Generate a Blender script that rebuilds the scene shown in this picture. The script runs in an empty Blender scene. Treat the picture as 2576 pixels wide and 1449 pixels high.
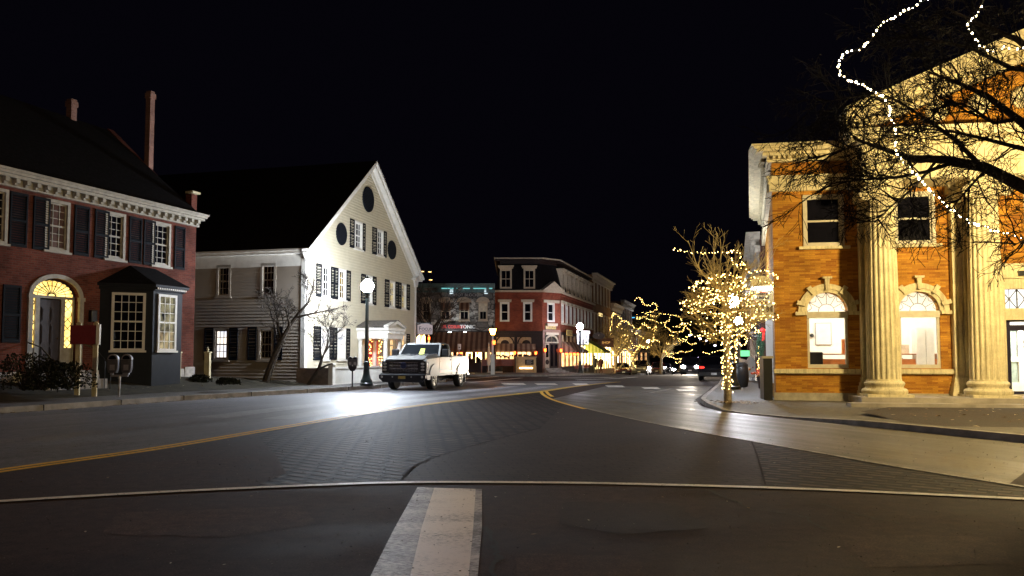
import bpy, bmesh, math, random
from mathutils import Vector, Matrix

# ------------------------------------------------------------------ camera, night sky, exposure
SC = bpy.context.scene
COL = SC.collection
CAMH, FPX, TANP, OY = 1.4, 2000.0, 0.058, 781.5
PITCH = math.atan(TANP)
cd = bpy.data.cameras.new('camera')
cam = bpy.data.objects.new('camera', cd)
COL.objects.link(cam)
cam.location = (0, 0, CAMH)
cam.rotation_euler = (math.pi / 2 + PITCH, 0, 0)
cd.sensor_width = 36.0
cd.lens = 36.0 * FPX / 2575.0
cd.shift_y = (OY - 724.5) / 2575.0
cd.clip_end = 2000
SC.camera = cam

W = bpy.data.worlds.new('World')
SC.world = W
W.use_nodes = True
bg = W.node_tree.nodes['Background']
bg.inputs[0].default_value = (0.36, 0.30, 0.68, 1)
bg.inputs[1].default_value = 0.0022
SC.view_settings.view_transform = 'Standard'
SC.view_settings.look = 'None'
SC.view_settings.exposure = 0.8
SC.view_settings.gamma = 1.0
SC.view_settings.use_curve_mapping = False
SC.cycles.use_denoising = True
SC.cycles.use_adaptive_sampling = False
SC.cycles.denoising_prefilter = 'ACCURATE'
SC.cycles.sample_clamp_indirect = 4.0
SC.cycles.max_bounces = 6
SC.cycles.caustics_reflective = False
SC.cycles.caustics_refractive = False

R = math.radians
rnd = random.Random(7)

# ------------------------------------------------------------------ photo ray -> place in the world
def ray(x, y):
    sx = (x - 1287.5) / FPX
    sy = -(y - OY) / FPX
    c, s = math.cos(PITCH), math.sin(PITCH)
    return Vector((sx, c - sy * s, s + sy * c))

def atY(x, y, Y):
    r = ray(x, y)
    t = Y / r.y
    return Vector((r.x * t, Y, CAMH + r.z * t))

def atZ(x, y, z):
    r = ray(x, y)
    t = (z - CAMH) / r.z
    return Vector((r.x * t, r.y * t, z))

def sstep(a, b, x):
    t = max(0.0, min(1.0, (x - a) / (b - a)))
    return t * t * (3 - 2 * t)

def zg(x, y):                       # the street dips gently beyond the junction
    return -1.0 * sstep(55, 112, y)

# ------------------------------------------------------------------ mesh builder
class MB:
    def __init__(self):
        self.v, self.f, self.m, self.mi = [], [], [], 0

    def add(self, vs, fs):
        o = len(self.v)
        self.v += [tuple(p) for p in vs]
        for f in fs:
            self.f.append([i + o for i in f])
            self.m.append(self.mi)
        return self

    def box(self, x0, x1, y0, y1, z0, z1):
        vs = [(x0, y0, z0), (x1, y0, z0), (x1, y1, z0), (x0, y1, z0), (x0, y0, z1), (x1, y0, z1), (x1, y1, z1), (x0, y1, z1)]
        return self.add(vs, [(0, 3, 2, 1), (4, 5, 6, 7), (0, 1, 5, 4), (1, 2, 6, 5), (2, 3, 7, 6), (3, 0, 4, 7)])

    def obox(self, c, size, rot):     # rot: Matrix 3x3
        sx, sy, sz = [s / 2 for s in size]
        vs = [Vector(c) + rot @ Vector((a * sx, b * sy, d * sz)) for d in (-1, 1) for a, b in ((-1, -1), (1, -1), (1, 1), (-1, 1))]
        return self.add(vs, [(0, 3, 2, 1), (4, 5, 6, 7), (0, 1, 5, 4), (1, 2, 6, 5), (2, 3, 7, 6), (3, 0, 4, 7)])

    def bar(self, a, b, w, h=None):   # square bar between two points
        a, b = Vector(a), Vector(b)
        h = h or w
        d = (b - a)
        L = d.length
        d.normalize()
        up = Vector((0, 0, 1)) if abs(d.z) < .95 else Vector((0, 1, 0))
        s = d.cross(up).normalized()
        u = s.cross(d)
        rot = Matrix((d, s, u)).transposed()
        return self.obox((a + b) / 2, (L, w, h), rot)

    def prism(self, poly, a0, a1, axis='y'):
        n = len(poly)
        def P(p, a):
            return (p[0], a, p[1]) if axis == 'y' else ((a, p[0], p[1]) if axis == 'x' else (p[0], p[1], a))
        vs = [P(p, a0) for p in poly] + [P(p, a1) for p in poly]
        fs = [list(range(n))[::-1], list(range(n, 2 * n))] + [(i, (i + 1) % n, n + (i + 1) % n, n + i) for i in range(n)]
        return self.add(vs, fs)

    def tube(self, pts, rads, n=6, cap=True):
        pts = [Vector(p) for p in pts]
        if not hasattr(rads, '__len__'):
            rads = [rads] * len(pts)
        ref = Vector((0.31, 0.22, 0.93))
        vs, fs = [], []
        for i, p in enumerate(pts):
            d = pts[min(i + 1, len(pts) - 1)] - pts[max(i - 1, 0)]
            if d.length < 1e-9:
                d = Vector((0, 0, 1))
            d.normalize()
            s = d.cross(ref)
            if s.length < .1:
                s = d.cross(Vector((1, 0, 0)))
            s.normalize()
            u = d.cross(s)
            for k in range(n):
                a = 2 * math.pi * k / n
                vs.append(p + (s * math.cos(a) + u * math.sin(a)) * rads[i])
        for i in range(len(pts) - 1):
            for k in range(n):
                fs.append((i * n + k, i * n + (k + 1) % n, (i + 1) * n + (k + 1) % n, (i + 1) * n + k))
        if cap:
            fs.append(list(range(n))[::-1])
            fs.append([(len(pts) - 1) * n + k for k in range(n)])
        return self.add(vs, fs)

    def lathe(self, prof, n=20, c=(0, 0, 0), flute=0, fdepth=.85, axis='z'):
        vs, fs = [], []
        for j, pr in enumerate(prof):
            r, z = pr[0], pr[1]
            fl = len(pr) > 2 and pr[2]
            for k in range(n):
                a = 2 * math.pi * k / n
                rr = r * (fdepth if (fl and flute and (k % 4) in (1, 2)) else 1)
                q = (rr * math.cos(a), rr * math.sin(a), z)
                if axis == 'y':
                    q = (q[0], q[2], q[1])
                elif axis == 'x':
                    q = (q[2], q[0], q[1])
                vs.append((q[0] + c[0], q[1] + c[1], q[2] + c[2]))
        m = len(prof)
        for j in range(m - 1):
            for k in range(n):
                fs.append((j * n + k, j * n + (k + 1) % n, (j + 1) * n + (k + 1) % n, (j + 1) * n + k))
        if prof[0][0] > 1e-4:
            fs.append(list(range(n))[::-1])
        if prof[-1][0] > 1e-4:
            fs.append([(m - 1) * n + k for k in range(n)])
        return self.add(vs, fs)

    def ball(self, c, r, seg=10, ring=6):
        if not hasattr(r, '__len__'):
            r = (r, r, r)
        vs, fs = [], []
        for j in range(ring + 1):
            t = math.pi * j / ring
            for k in range(seg):
                a = 2 * math.pi * k / seg
                vs.append((c[0] + r[0] * math.sin(t) * math.cos(a), c[1] + r[1] * math.sin(t) * math.sin(a), c[2] - r[2] * math.cos(t)))
        for j in range(ring):
            for k in range(seg):
                fs.append((j * seg + k, j * seg + (k + 1) % seg, (j + 1) * seg + (k + 1) % seg, (j + 1) * seg + k))
        return self.add(vs, fs)

    def quad(self, a, b, c, d):
        return self.add([a, b, c, d], [(0, 1, 2, 3)])

    def build(self, name, mats, parent=None, smooth=False, bevel=0, loc=None, rz=0, kind=None):
        me = bpy.data.meshes.new(name)
        bm = bmesh.new()
        bv = [bm.verts.new(p) for p in self.v]
        for f, mi in zip(self.f, self.m):
            try:
                fc = bm.faces.new([bv[i] for i in f])
                fc.material_index = mi
                fc.smooth = bool(smooth)
            except ValueError:
                pass
        bmesh.ops.remove_doubles(bm, verts=bm.verts, dist=1e-5)
        bmesh.ops.recalc_face_normals(bm, faces=bm.faces)
        bm.to_mesh(me)
        bm.free()
        if not isinstance(mats, (list, tuple)):
            mats = [mats]
        for m in mats:
            me.materials.append(m)
        if smooth:
            me.set_sharp_from_angle(angle=R(38))
        o = bpy.data.objects.new(name, me)
        COL.objects.link(o)
        if parent:
            o.parent = parent
        if bevel:
            b = o.modifiers.new('bevel', 'BEVEL')
            b.width = bevel
            b.segments = 2
            b.limit_method = 'ANGLE'
            b.angle_limit = R(40)
        if loc is not None:
            o.location = loc
        o.rotation_euler.z = rz
        if kind:
            o['kind'] = kind
        return o

def empty(name, loc=(0, 0, 0), rz=0.0):
    o = bpy.data.objects.new(name, None)
    COL.objects.link(o)
    o.location = loc
    o.rotation_euler.z = rz
    o.empty_display_size = .2
    return o

def tag(o, label, cat, group=None, kind=None):
    o['label'] = label
    o['category'] = cat
    if group:
        o['group'] = group
    if kind:
        o['kind'] = kind
    return o

def kids(o):
    return [c for c in list(bpy.data.objects) if c.parent == o]

def copy_tree(o, parent=None, idx=None):
    if idx is None:
        idx = {}
        for c in bpy.data.objects:
            if c.parent:
                idx.setdefault(c.parent.name, []).append(c)
    c = o.copy()
    COL.objects.link(c)
    if parent:
        c.parent = parent
    for ch in idx.get(o.name, []):
        copy_tree(ch, c, idx)
    return c

def shear_side(o, k=.123):          # the bank's side wall follows the street, not the facade's square corner
    for v in o.data.vertices:
        if v.co.y > .9:
            v.co.x += k * v.co.y
    return o

def text(name, s, size, mat, parent, loc, rot=(math.pi / 2, 0, 0), ext=.004, align='CENTER', sx=1.0, bold=0.0, shear=0):
    cu = bpy.data.curves.new(name, 'FONT')
    cu.body = s
    cu.size = size
    cu.extrude = ext
    cu.offset = bold
    cu.shear = shear
    cu.align_x = align
    cu.align_y = 'CENTER'
    cu.materials.append(mat)
    tmp = bpy.data.objects.new('tmp', cu)
    COL.objects.link(tmp)
    bpy.context.view_layer.update()
    me = bpy.data.meshes.new_from_object(tmp.evaluated_get(bpy.context.evaluated_depsgraph_get()))
    bpy.data.objects.remove(tmp)
    o = bpy.data.objects.new(name, me)
    COL.objects.link(o)
    o.parent = parent
    o.location = loc
    o.rotation_euler = rot
    o.scale = (sx, 1, 1)
    return o

# facade: local x runs left to right along the wall as seen from the street, local y goes into the building
class Fac:
    def __init__(self, p0, d):
        self.p = Vector((p0[0], p0[1], 0))
        self.d = Vector((d[0], d[1], 0)).normalized()
        self.n = Vector((-self.d.y, self.d.x, 0))      # into the building
        self.rz = math.atan2(self.d.y, self.d.x)

    def uv(self, x, y, w=0.0):        # photo pixel on the wall plane moved outward by w -> (along, up)
        r = ray(x, y)
        q = self.p - self.n * w
        o = Vector((0, 0, CAMH))
        t = (q - o).dot(self.n) / r.dot(self.n)
        h = o + r * t
        return ((h - self.p).dot(self.d), h.z)

    def u(self, x, w=0.0):
        return self.uv(x, 890, w)[0]

    def W(self, u, w, z):             # local (along, outward, up) -> world
        return self.p + self.d * u - self.n * w + Vector((0, 0, z))

# ------------------------------------------------------------------ materials
MATS = {}
def _base(name):
    m = bpy.data.materials.new(name)
    m.use_nodes = True
    nt = m.node_tree
    return m, nt, nt.nodes['Principled BSDF']

def _coords(nt, wall=False, scale=(1, 1, 1), rz=0.0):
    tc = nt.nodes.new('ShaderNodeTexCoord')
    out = tc.outputs['Object']
    if wall:
        sp = nt.nodes.new('ShaderNodeSeparateXYZ')
        nt.links.new(out, sp.inputs[0])
        ad = nt.nodes.new('ShaderNodeMath')
        ad.operation = 'ADD'
        nt.links.new(sp.outputs[0], ad.inputs[0])
        nt.links.new(sp.outputs[1], ad.inputs[1])
        cb = nt.nodes.new('ShaderNodeCombineXYZ')
        nt.links.new(ad.outputs[0], cb.inputs[0])
        nt.links.new(sp.outputs[2], cb.inputs[1])
        out = cb.outputs[0]
    mp = nt.nodes.new('ShaderNodeMapping')
    mp.inputs['Scale'].default_value = scale
    mp.inputs['Rotation'].default_value = (0, 0, rz)
    nt.links.new(out, mp.inputs[0])
    return mp.outputs[0]

def _noise(nt, vec, scale, detail=4, rough=.6):
    n = nt.nodes.new('ShaderNodeTexNoise')
    n.inputs['Scale'].default_value = scale
    n.inputs['Detail'].default_value = detail
    n.inputs['Roughness'].default_value = rough
    nt.links.new(vec, n.inputs['Vector'])
    return n.outputs['Fac']

def _ramp(nt, fac, stops):
    r = nt.nodes.new('ShaderNodeValToRGB')
    el = r.color_ramp.elements
    el[0].position, el[0].color = stops[0][0], (*stops[0][1], 1)
    el[1].position, el[1].color = stops[-1][0], (*stops[-1][1], 1)
    for p, c in stops[1:-1]:
        e = el.new(p)
        e.color = (*c, 1)
    nt.links.new(fac, r.inputs[0])
    return r.outputs[0]

def _mix(nt, fac, a, b, mode='MIX'):
    m = nt.nodes.new('ShaderNodeMixRGB')
    m.blend_type = mode
    for i, v in ((0, fac), (1, a), (2, b)):
        if hasattr(v, 'is_linked'):
            nt.links.new(v, m.inputs[i])
        elif isinstance(v, (int, float)):
            m.inputs[i].default_value = v
        else:
            m.inputs[i].default_value = (*v, 1)
    return m.outputs[0]

def _bump(nt, b, h, strength, dist=.01):
    n = nt.nodes.new('ShaderNodeBump')
    n.inputs['Strength'].default_value = strength
    n.inputs['Distance'].default_value = dist
    nt.links.new(h, n.inputs['Height'])
    nt.links.new(n.outputs[0], b.inputs['Normal'])

def flat(name, col, rough=.6, metal=0.0, var=.25, vscale=6.0, bump=0.0, bscale=40.0, coat=0.0, spec=.5):
    if name in MATS:
        return MATS[name]
    m, nt, b = _base(name)
    vec = _coords(nt)
    f = _noise(nt, vec, vscale)
    lo = tuple(c * (1 - var) for c in col)
    hi = tuple(min(1, c * (1 + var)) for c in col)
    nt.links.new(_ramp(nt, f, [(.3, lo), (.7, hi)]), b.inputs['Base Color'])
    b.inputs['Roughness'].default_value = rough
    b.inputs['Metallic'].default_value = metal
    b.inputs['Specular IOR Level'].default_value = spec
    if coat:
        b.inputs['Coat Weight'].default_value = coat
        b.inputs['Coat Roughness'].default_value = .04
    if bump:
        _bump(nt, b, _noise(nt, vec, bscale), bump)
    MATS[name] = m
    return m

def emit(name, col, strength):
    if name in MATS:
        return MATS[name]
    m = bpy.data.materials.new(name)
    m.use_nodes = True
    if name in ('tree_bulb', 'cool_bulb'):
        m.cycles.emission_sampling = 'NONE'
    nt = m.node_tree
    for n in list(nt.nodes):
        nt.nodes.remove(n)
    e = nt.nodes.new('ShaderNodeEmission')
    e.inputs[0].default_value = (*col, 1)
    e.inputs[1].default_value = strength
    o = nt.nodes.new('ShaderNodeOutputMaterial')
    nt.links.new(e.outputs[0], o.inputs[0])
    MATS[name] = m
    return m

def glow(name, c1, c2, s1, s2, scale=2.0):      # uneven glow: rooms lit behind panes, and reflections put into panes
    if name in MATS:
        return MATS[name]
    m = bpy.data.materials.new(name)
    m.use_nodes = True
    nt = m.node_tree
    for n in list(nt.nodes):
        nt.nodes.remove(n)
    vec = _coords(nt)
    f = _noise(nt, vec, scale, 3)
    c = _ramp(nt, f, [(.35, tuple(k * s1 for k in c1)), (.65, tuple(k * s2 for k in c2))])
    e = nt.nodes.new('ShaderNodeEmission')
    nt.links.new(c, e.inputs[0])
    g = nt.nodes.new('ShaderNodeBsdfGlossy')
    g.inputs['Roughness'].default_value = .05
    g.inputs['Color'].default_value = (.06, .06, .06, 1)
    a = nt.nodes.new('ShaderNodeAddShader')
    nt.links.new(e.outputs[0], a.inputs[0])
    nt.links.new(g.outputs[0], a.inputs[1])
    o = nt.nodes.new('ShaderNodeOutputMaterial')
    nt.links.new(a.outputs[0], o.inputs[0])
    MATS[name] = m
    return m

def brick(name, c1, c2, mortar, bw=.215, bh=.072, mw=.010, bump=.5, rz=0.0, wall=True, soot=.5, rough=.85, ms=.1):
    if name in MATS:
        return MATS[name]
    m, nt, b = _base(name)
    vec = _coords(nt, wall, rz=rz)
    t = nt.nodes.new('ShaderNodeTexBrick')
    t.inputs['Scale'].default_value = 1.0
    t.inputs['Brick Width'].default_value = bw
    t.inputs['Row Height'].default_value = bh
    t.inputs['Mortar Size'].default_value = mw
    t.inputs['Mortar Smooth'].default_value = ms
    t.inputs['Bias'].default_value = 0.0
    t.inputs['Color1'].default_value = (*c1, 1)
    t.inputs['Color2'].default_value = (*c2, 1)
    t.inputs['Mortar'].default_value = (*mortar, 1)
    nt.links.new(vec, t.inputs['Vector'])
    f = _noise(nt, vec, .9, 5)
    st = _ramp(nt, f, [(.3, (soot, soot, soot)), (.65, (1, 1, 1))])
    c = _mix(nt, .9, t.outputs['Color'], st, 'MULTIPLY')
    f2 = _noise(nt, vec, 30, 3)
    st2 = _ramp(nt, f2, [(.3, (.75, .75, .75)), (.7, (1.1, 1.1, 1.1))])
    c = _mix(nt, .8, c, st2, 'MULTIPLY')
    nt.links.new(c, b.inputs['Base Color'])
    b.inputs['Roughness'].default_value = rough
    b.inputs['Specular IOR Level'].default_value = .1
    iv = nt.nodes.new('ShaderNodeMath')
    iv.operation = 'SUBTRACT'
    iv.inputs[0].default_value = 1.0
    nt.links.new(t.outputs['Fac'], iv.inputs[1])
    _bump(nt, b, iv.outputs[0], bump, .012)
    MATS[name] = m
    return m

def asphalt(name, col, rmin, rmax, bump=.5, patch=.35, rz=0.0, streak=False, spec=.5):
    if name in MATS:
        return MATS[name]
    m, nt, b = _base(name)
    vec = _coords(nt, rz=rz)
    f1 = _noise(nt, vec, .35, 6, .65)
    f2 = _noise(nt, vec, 62, 4, .8)
    f3 = _noise(nt, vec, 7, 6, .75)
    c1 = _ramp(nt, f1, [(.3, tuple(c * (1 - patch) for c in col)), (.7, tuple(c * (1 + patch) for c in col))])
    c2 = _ramp(nt, f2, [(.34, (.35, .35, .35)), (.5, (.95, .95, .95)), (.68, (1.9, 1.9, 1.9))])
    col_ = _mix(nt, 1.0, c1, c2, 'MULTIPLY')
    col_ = _mix(nt, 1.0, col_, _ramp(nt, f3, [(.34, (.55, .54, .53)), (.50, (1, 1, 1)), (.70, (1.45, 1.42, 1.38))]), 'MULTIPLY')
    # fine cracks
    v = nt.nodes.new('ShaderNodeTexVoronoi')
    v.feature = 'DISTANCE_TO_EDGE'
    v.inputs['Scale'].default_value = .16
    wv = nt.nodes.new('ShaderNodeTexNoise')
    wv.inputs['Scale'].default_value = .9
    wv.inputs['Detail'].default_value = 5
    nt.links.new(vec, wv.inputs['Vector'])
    vm = _mix(nt, .16, vec, wv.outputs['Color'], 'ADD')
    sc = nt.nodes.new('ShaderNodeVectorMath')
    sc.operation = 'SCALE'
    sc.inputs['Scale'].default_value = 1.0
    nt.links.new(vm, sc.inputs[0])
    va = nt.nodes.new('ShaderNodeVectorMath')
    va.operation = 'ADD'
    nt.links.new(sc.outputs[0], va.inputs[0])
    wn = nt.nodes.new('ShaderNodeVectorMath')
    wn.operation = 'SCALE'
    wn.inputs['Scale'].default_value = 2.2
    nt.links.new(wv.outputs['Color'], wn.inputs[0])
    nt.links.new(wn.outputs[0], va.inputs[1])
    nt.links.new(va.outputs[0], v.inputs['Vector'])
    ck = _ramp(nt, v.outputs['Distance'], [(.0, (.28, .28, .28)), (.0028, (1, 1, 1))])
    ckm = _ramp(nt, _noise(nt, vec, .22, 2), [(.5, (0, 0, 0)), (.6, (1, 1, 1))])
    ckx = _mix(nt, ckm, (1, 1, 1), ck)
    nt.links.new(_mix(nt, 1.0, col_, ckx, 'MULTIPLY'), b.inputs['Base Color'])
    fr = f1
    if streak:
        mp = nt.nodes.new('ShaderNodeMapping')
        mp.inputs['Scale'].default_value = (1.5, .05, 1)
        nt.links.new(vec, mp.inputs[0])
        fr = _noise(nt, mp.outputs[0], 1.0, 3)
    mr = nt.nodes.new('ShaderNodeMapRange')
    mr.inputs['From Min'].default_value = .35
    mr.inputs['From Max'].default_value = .65
    mr.inputs['To Min'].default_value = rmin
    mr.inputs['To Max'].default_value = rmax
    nt.links.new(fr, mr.inputs['Value'])
    nt.links.new(mr.outputs[0], b.inputs['Roughness'])
    b.inputs['Specular IOR Level'].default_value = spec
    _bump(nt, b, f2, bump, .006)
    MATS[name] = m
    return m

def paint_worn(name, col, under, wear=.5, scale=14.0, rough=.6):
    if name in MATS:
        return MATS[name]
    m, nt, b = _base(name)
    vec = _coords(nt, scale=(1, 2.0, 1))
    f = _noise(nt, vec, scale, 8, .78)
    g = _noise(nt, vec, 1.4, 3)
    gw = nt.nodes.new('ShaderNodeMath')
    gw.operation = 'MULTIPLY_ADD'
    gw.inputs[1].default_value = .4
    gw.inputs[2].default_value = .3
    nt.links.new(g, gw.inputs[0])
    mx = nt.nodes.new('ShaderNodeMath')
    mx.operation = 'ADD'
    nt.links.new(f, mx.inputs[0])
    nt.links.new(gw.outputs[0], mx.inputs[1])
    k = _ramp(nt, mx.outputs[0], [(.0, (0, 0, 0)), (wear, (0, 0, 0)), (min(.99, wear + .10), (1, 1, 1)), (1, (1, 1, 1))])
    hv = nt.nodes.new('ShaderNodeMath')
    hv.operation = 'MULTIPLY'
    hv.inputs[1].default_value = .5
    nt.links.new(mx.outputs[0], hv.inputs[0])
    rr = [n for n in nt.nodes if n.bl_idname == 'ShaderNodeValToRGB'][-1]
    nt.links.new(hv.outputs[0], rr.inputs[0])
    nt.links.new(_mix(nt, k, under, col), b.inputs['Base Color'])
    b.inputs['Roughness'].default_value = rough
    _bump(nt, b, f, .35, .004)
    MATS[name] = m
    return m

def glass(name='clear_glass', tint=(.93, .96, .95)):
    if name in MATS:
        return MATS[name]
    m = bpy.data.materials.new(name)
    m.use_nodes = True
    nt = m.node_tree
    for n in list(nt.nodes):
        nt.nodes.remove(n)
    tr = nt.nodes.new('ShaderNodeBsdfTransparent')
    tr.inputs[0].default_value = (*tint, 1)
    gl = nt.nodes.new('ShaderNodeBsdfGlossy')
    gl.inputs['Roughness'].default_value = .02
    fz = nt.nodes.new('ShaderNodeFresnel')
    fz.inputs[0].default_value = 1.5
    mx = nt.nodes.new('ShaderNodeMixShader')
    nt.links.new(fz.outputs[0], mx.inputs[0])
    nt.links.new(tr.outputs[0], mx.inputs[1])
    nt.links.new(gl.outputs[0], mx.inputs[2])
    o = nt.nodes.new('ShaderNodeOutputMaterial')
    nt.links.new(mx.outputs[0], o.inputs[0])
    MATS[name] = m
    return m

def stripes(name, c1, c2, period, duty=.5, axis=0, rough=.8):
    if name in MATS:
        return MATS[name]
    m, nt, b = _base(name)
    vec = _coords(nt)
    sp = nt.nodes.new('ShaderNodeSeparateXYZ')
    nt.links.new(vec, sp.inputs[0])
    a = nt.nodes.new('ShaderNodeMath')
    a.operation = 'DIVIDE'
    a.inputs[1].default_value = period
    nt.links.new(sp.outputs[axis], a.inputs[0])
    fr = nt.nodes.new('ShaderNodeMath')
    fr.operation = 'FRACT'
    nt.links.new(a.outputs[0], fr.inputs[0])
    c = _ramp(nt, fr.outputs[0], [(duty - .04, c1), (duty + .04, c2)])
    f = _noise(nt, vec, 3, 4)
    c = _mix(nt, .7, c, _ramp(nt, f, [(.3, (.7, .7, .7)), (.7, (1.1, 1.1, 1.1))]), 'MULTIPLY')
    nt.links.new(c, b.inputs['Base Color'])
    b.inputs['Roughness'].default_value = rough
    MATS[name] = m
    return m

def stone(name, c1, c2, joint, scale=1.6):
    if name in MATS:
        return MATS[name]
    m, nt, b = _base(name)
    vec = _coords(nt, True, scale=(1, 1.5, 1))
    v = nt.nodes.new('ShaderNodeTexVoronoi')
    v.inputs['Scale'].default_value = scale
    nt.links.new(vec, v.inputs['Vector'])
    e = nt.nodes.new('ShaderNodeTexVoronoi')
    e.feature = 'DISTANCE_TO_EDGE'
    e.inputs['Scale'].default_value = scale
    nt.links.new(vec, e.inputs['Vector'])
    sp = nt.nodes.new('ShaderNodeSeparateColor')
    nt.links.new(v.outputs['Color'], sp.inputs[0])
    c = _ramp(nt, sp.outputs[0], [(0, c1), (1, c2)])
    j = _ramp(nt, e.outputs['Distance'], [(.02, (0, 0, 0)), (.05, (1, 1, 1))])
    c = _mix(nt, j, joint, c)
    f = _noise(nt, vec, 6, 5)
    c = _mix(nt, .8, c, _ramp(nt, f, [(.3, (.55, .55, .55)), (.7, (1.2, 1.2, 1.2))]), 'MULTIPLY')
    nt.links.new(c, b.inputs['Base Color'])
    b.inputs['Roughness'].default_value = .85
    _bump(nt, b, f, .8, .05)
    MATS[name] = m
    return m

M_WHITE = flat('white_paint', (.72, .70, .64), .45, var=.10, vscale=3)
def weathered(name, col, dirt):
    m, nt, b = _base(name)
    vec = _coords(nt)
    f = _noise(nt, vec, 2.2, 6, .7)
    mp = nt.nodes.new('ShaderNodeMapping')
    mp.inputs['Scale'].default_value = (7, 7, .45)
    nt.links.new(vec, mp.inputs[0])
    g = _noise(nt, mp.outputs[0], 1.6, 5, .7)
    c = _ramp(nt, f, [(.32, tuple(k * .72 for k in col)), (.66, tuple(min(1, k * 1.12) for k in col))])
    k = _ramp(nt, g, [(.50, (0, 0, 0)), (.72, (.75, .75, .75))])
    c = _mix(nt, k, c, dirt)
    h = _noise(nt, vec, 26, 4, .7)
    c = _mix(nt, .7, c, _ramp(nt, h, [(.3, (.78, .77, .74)), (.65, (1.06, 1.06, 1.06))]), 'MULTIPLY')
    nt.links.new(c, b.inputs['Base Color'])
    b.inputs['Roughness'].default_value = .8
    b.inputs['Specular IOR Level'].default_value = .25
    _bump(nt, b, h, .3)
    return m
M_CREAM = weathered('cream_stone', (.68, .61, .40), (.22, .18, .11))
M_CREAMD = flat('weathered_stone', (.34, .31, .25), .85, var=.35, vscale=3, bump=.3, bscale=25)
M_SHUT = flat('shutter_paint', (.006, .008, .012), .7, var=.3, spec=.12)
M_BLACK = flat('black_metal', (.012, .013, .014), .38, var=.3)
M_GREENB = flat('lamp_post_paint', (.014, .022, .022), .35, var=.3)
M_RUBBER = flat('rubber', (.014, .014, .015), .8, var=.3)
M_CHROME = flat('chrome', (.70, .70, .70), .16, 1.0, var=.05)
M_ALLOY = flat('alloy_rim', (.55, .52, .46), .32, .45, var=.1)
M_STEEL = flat('galvanised_steel', (.38, .38, .39), .42, .8, var=.2)
M_DGLASS = flat('dark_glass', (.006, .006, .010), .035, var=.3, spec=.6)
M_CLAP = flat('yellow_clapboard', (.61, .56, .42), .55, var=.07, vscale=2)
M_CLAPG = flat('shaded_clapboard', (.33, .285, .23), .7, var=.05, vscale=2)  # same boards for the side walls, their shade put into the colour
M_SHINGLE = flat('slate_roof', (.012, .011, .013), .9, var=.5, vscale=9, bump=.5, bscale=20, spec=.1)
M_BARK = flat('bark', (.055, .044, .034), .9, var=.45, vscale=14, bump=.6, bscale=30)
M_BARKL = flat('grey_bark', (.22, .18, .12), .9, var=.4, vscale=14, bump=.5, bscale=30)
M_TWIGD = flat('silhouette_twigs', (.010, .008, .006), .95, var=.3, spec=.1)  # darkened so the overhanging twigs read as unlit silhouettes
M_BARKD = flat('silhouette_bark', (.022, .017, .013), .95, var=.4, vscale=14, bump=.5, bscale=30, spec=.15)  # shade put into the bark colour of the overhanging limbs
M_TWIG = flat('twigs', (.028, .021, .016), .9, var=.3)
M_TWIGL = flat('lit_twigs', (.42, .33, .16), .9, var=.3)  # light of the wound bulbs put into the twig colour
M_BRICK = brick('house_brick', (.235, .070, .048), (.14, .038, .028), (.17, .095, .075), soot=.32)
M_BRICKC = brick('chimney_brick', (.42, .22, .17), (.30, .15, .12), (.34, .24, .20), soot=.6)
M_HWHITE = flat('aged_white_paint', (.37, .345, .29), .55, var=.2, vscale=5, spec=.3)
M_BRICKB = brick('bank_brick', (.62, .31, .045), (.33, .125, .022), (.40, .20, .05), bw=.30, bh=.056, mw=.005, soot=.55, bump=.3)
M_BRICKR = brick('corner_brick', (.36, .085, .042), (.25, .055, .032), (.24, .10, .07), soot=.5)
M_BRICKD = brick('dark_brick', (.13, .055, .04), (.09, .04, .03), (.12, .08, .06))
M_BRICKG = brick('golden_brick', (.34, .17, .06), (.25, .12, .045), (.26, .16, .08))
M_LIGHT = emit('warm_bulb', (1, .64, .18), 10)
M_LIGHTF = emit('tree_bulb', (1, .62, .16), 13)
M_STARB = emit('cool_bulb', (1, .80, .46), 26)
M_WIRE = flat('string_wire', (.02, .03, .02), .6)
M_LED = emit('lamp_globe', (.82, .89, 1.0), 620)
M_WOOD = flat('stained_wood', (.22, .085, .03), .45, var=.3, vscale=9)
M_GLASS = glass()
# ------------------------------------------------------------------ the setting: ground, roads, kerbs, pavements, markings
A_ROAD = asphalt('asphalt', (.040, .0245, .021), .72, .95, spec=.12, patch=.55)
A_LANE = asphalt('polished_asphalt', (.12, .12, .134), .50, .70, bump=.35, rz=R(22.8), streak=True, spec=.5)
A_TRACK = asphalt('lamplit_track_asphalt', (.25, .25, .27), .50, .66, bump=.3, rz=R(22.8), streak=True, spec=.45, patch=.3)  # polished tracks, with lamp glare put into the paler colour
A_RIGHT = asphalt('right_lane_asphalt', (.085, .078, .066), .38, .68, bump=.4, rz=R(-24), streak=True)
A_WALK = asphalt('walk_asphalt', (.10, .094, .088), .7, .9, patch=.25)
A_CONC = asphalt('walk_concrete', (.085, .076, .060), .6, .85, patch=.4)
A_EARTH = asphalt('leafy_earth', (.032, .022, .014), .8, .95, patch=.6, bump=1.0)
M_GRANITE = flat('granite', (.25, .23, .21), .75, var=.4, vscale=2.5, bump=.6, bscale=22)
M_LAWN = flat('winter_lawn', (.035, .030, .016), .95, var=.6, vscale=3, bump=1.0, bscale=14)
M_YEL = paint_worn('yellow_road_paint', (.85, .50, .05), (.10, .075, .04), .34)
M_WHT = paint_worn('white_road_paint', (.80, .77, .70), (.10, .09, .085), .39, scale=22)
M_WHTOLD = paint_worn('old_white_road_paint', (.50, .46, .41), (.10, .09, .08), .46, scale=16)
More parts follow.
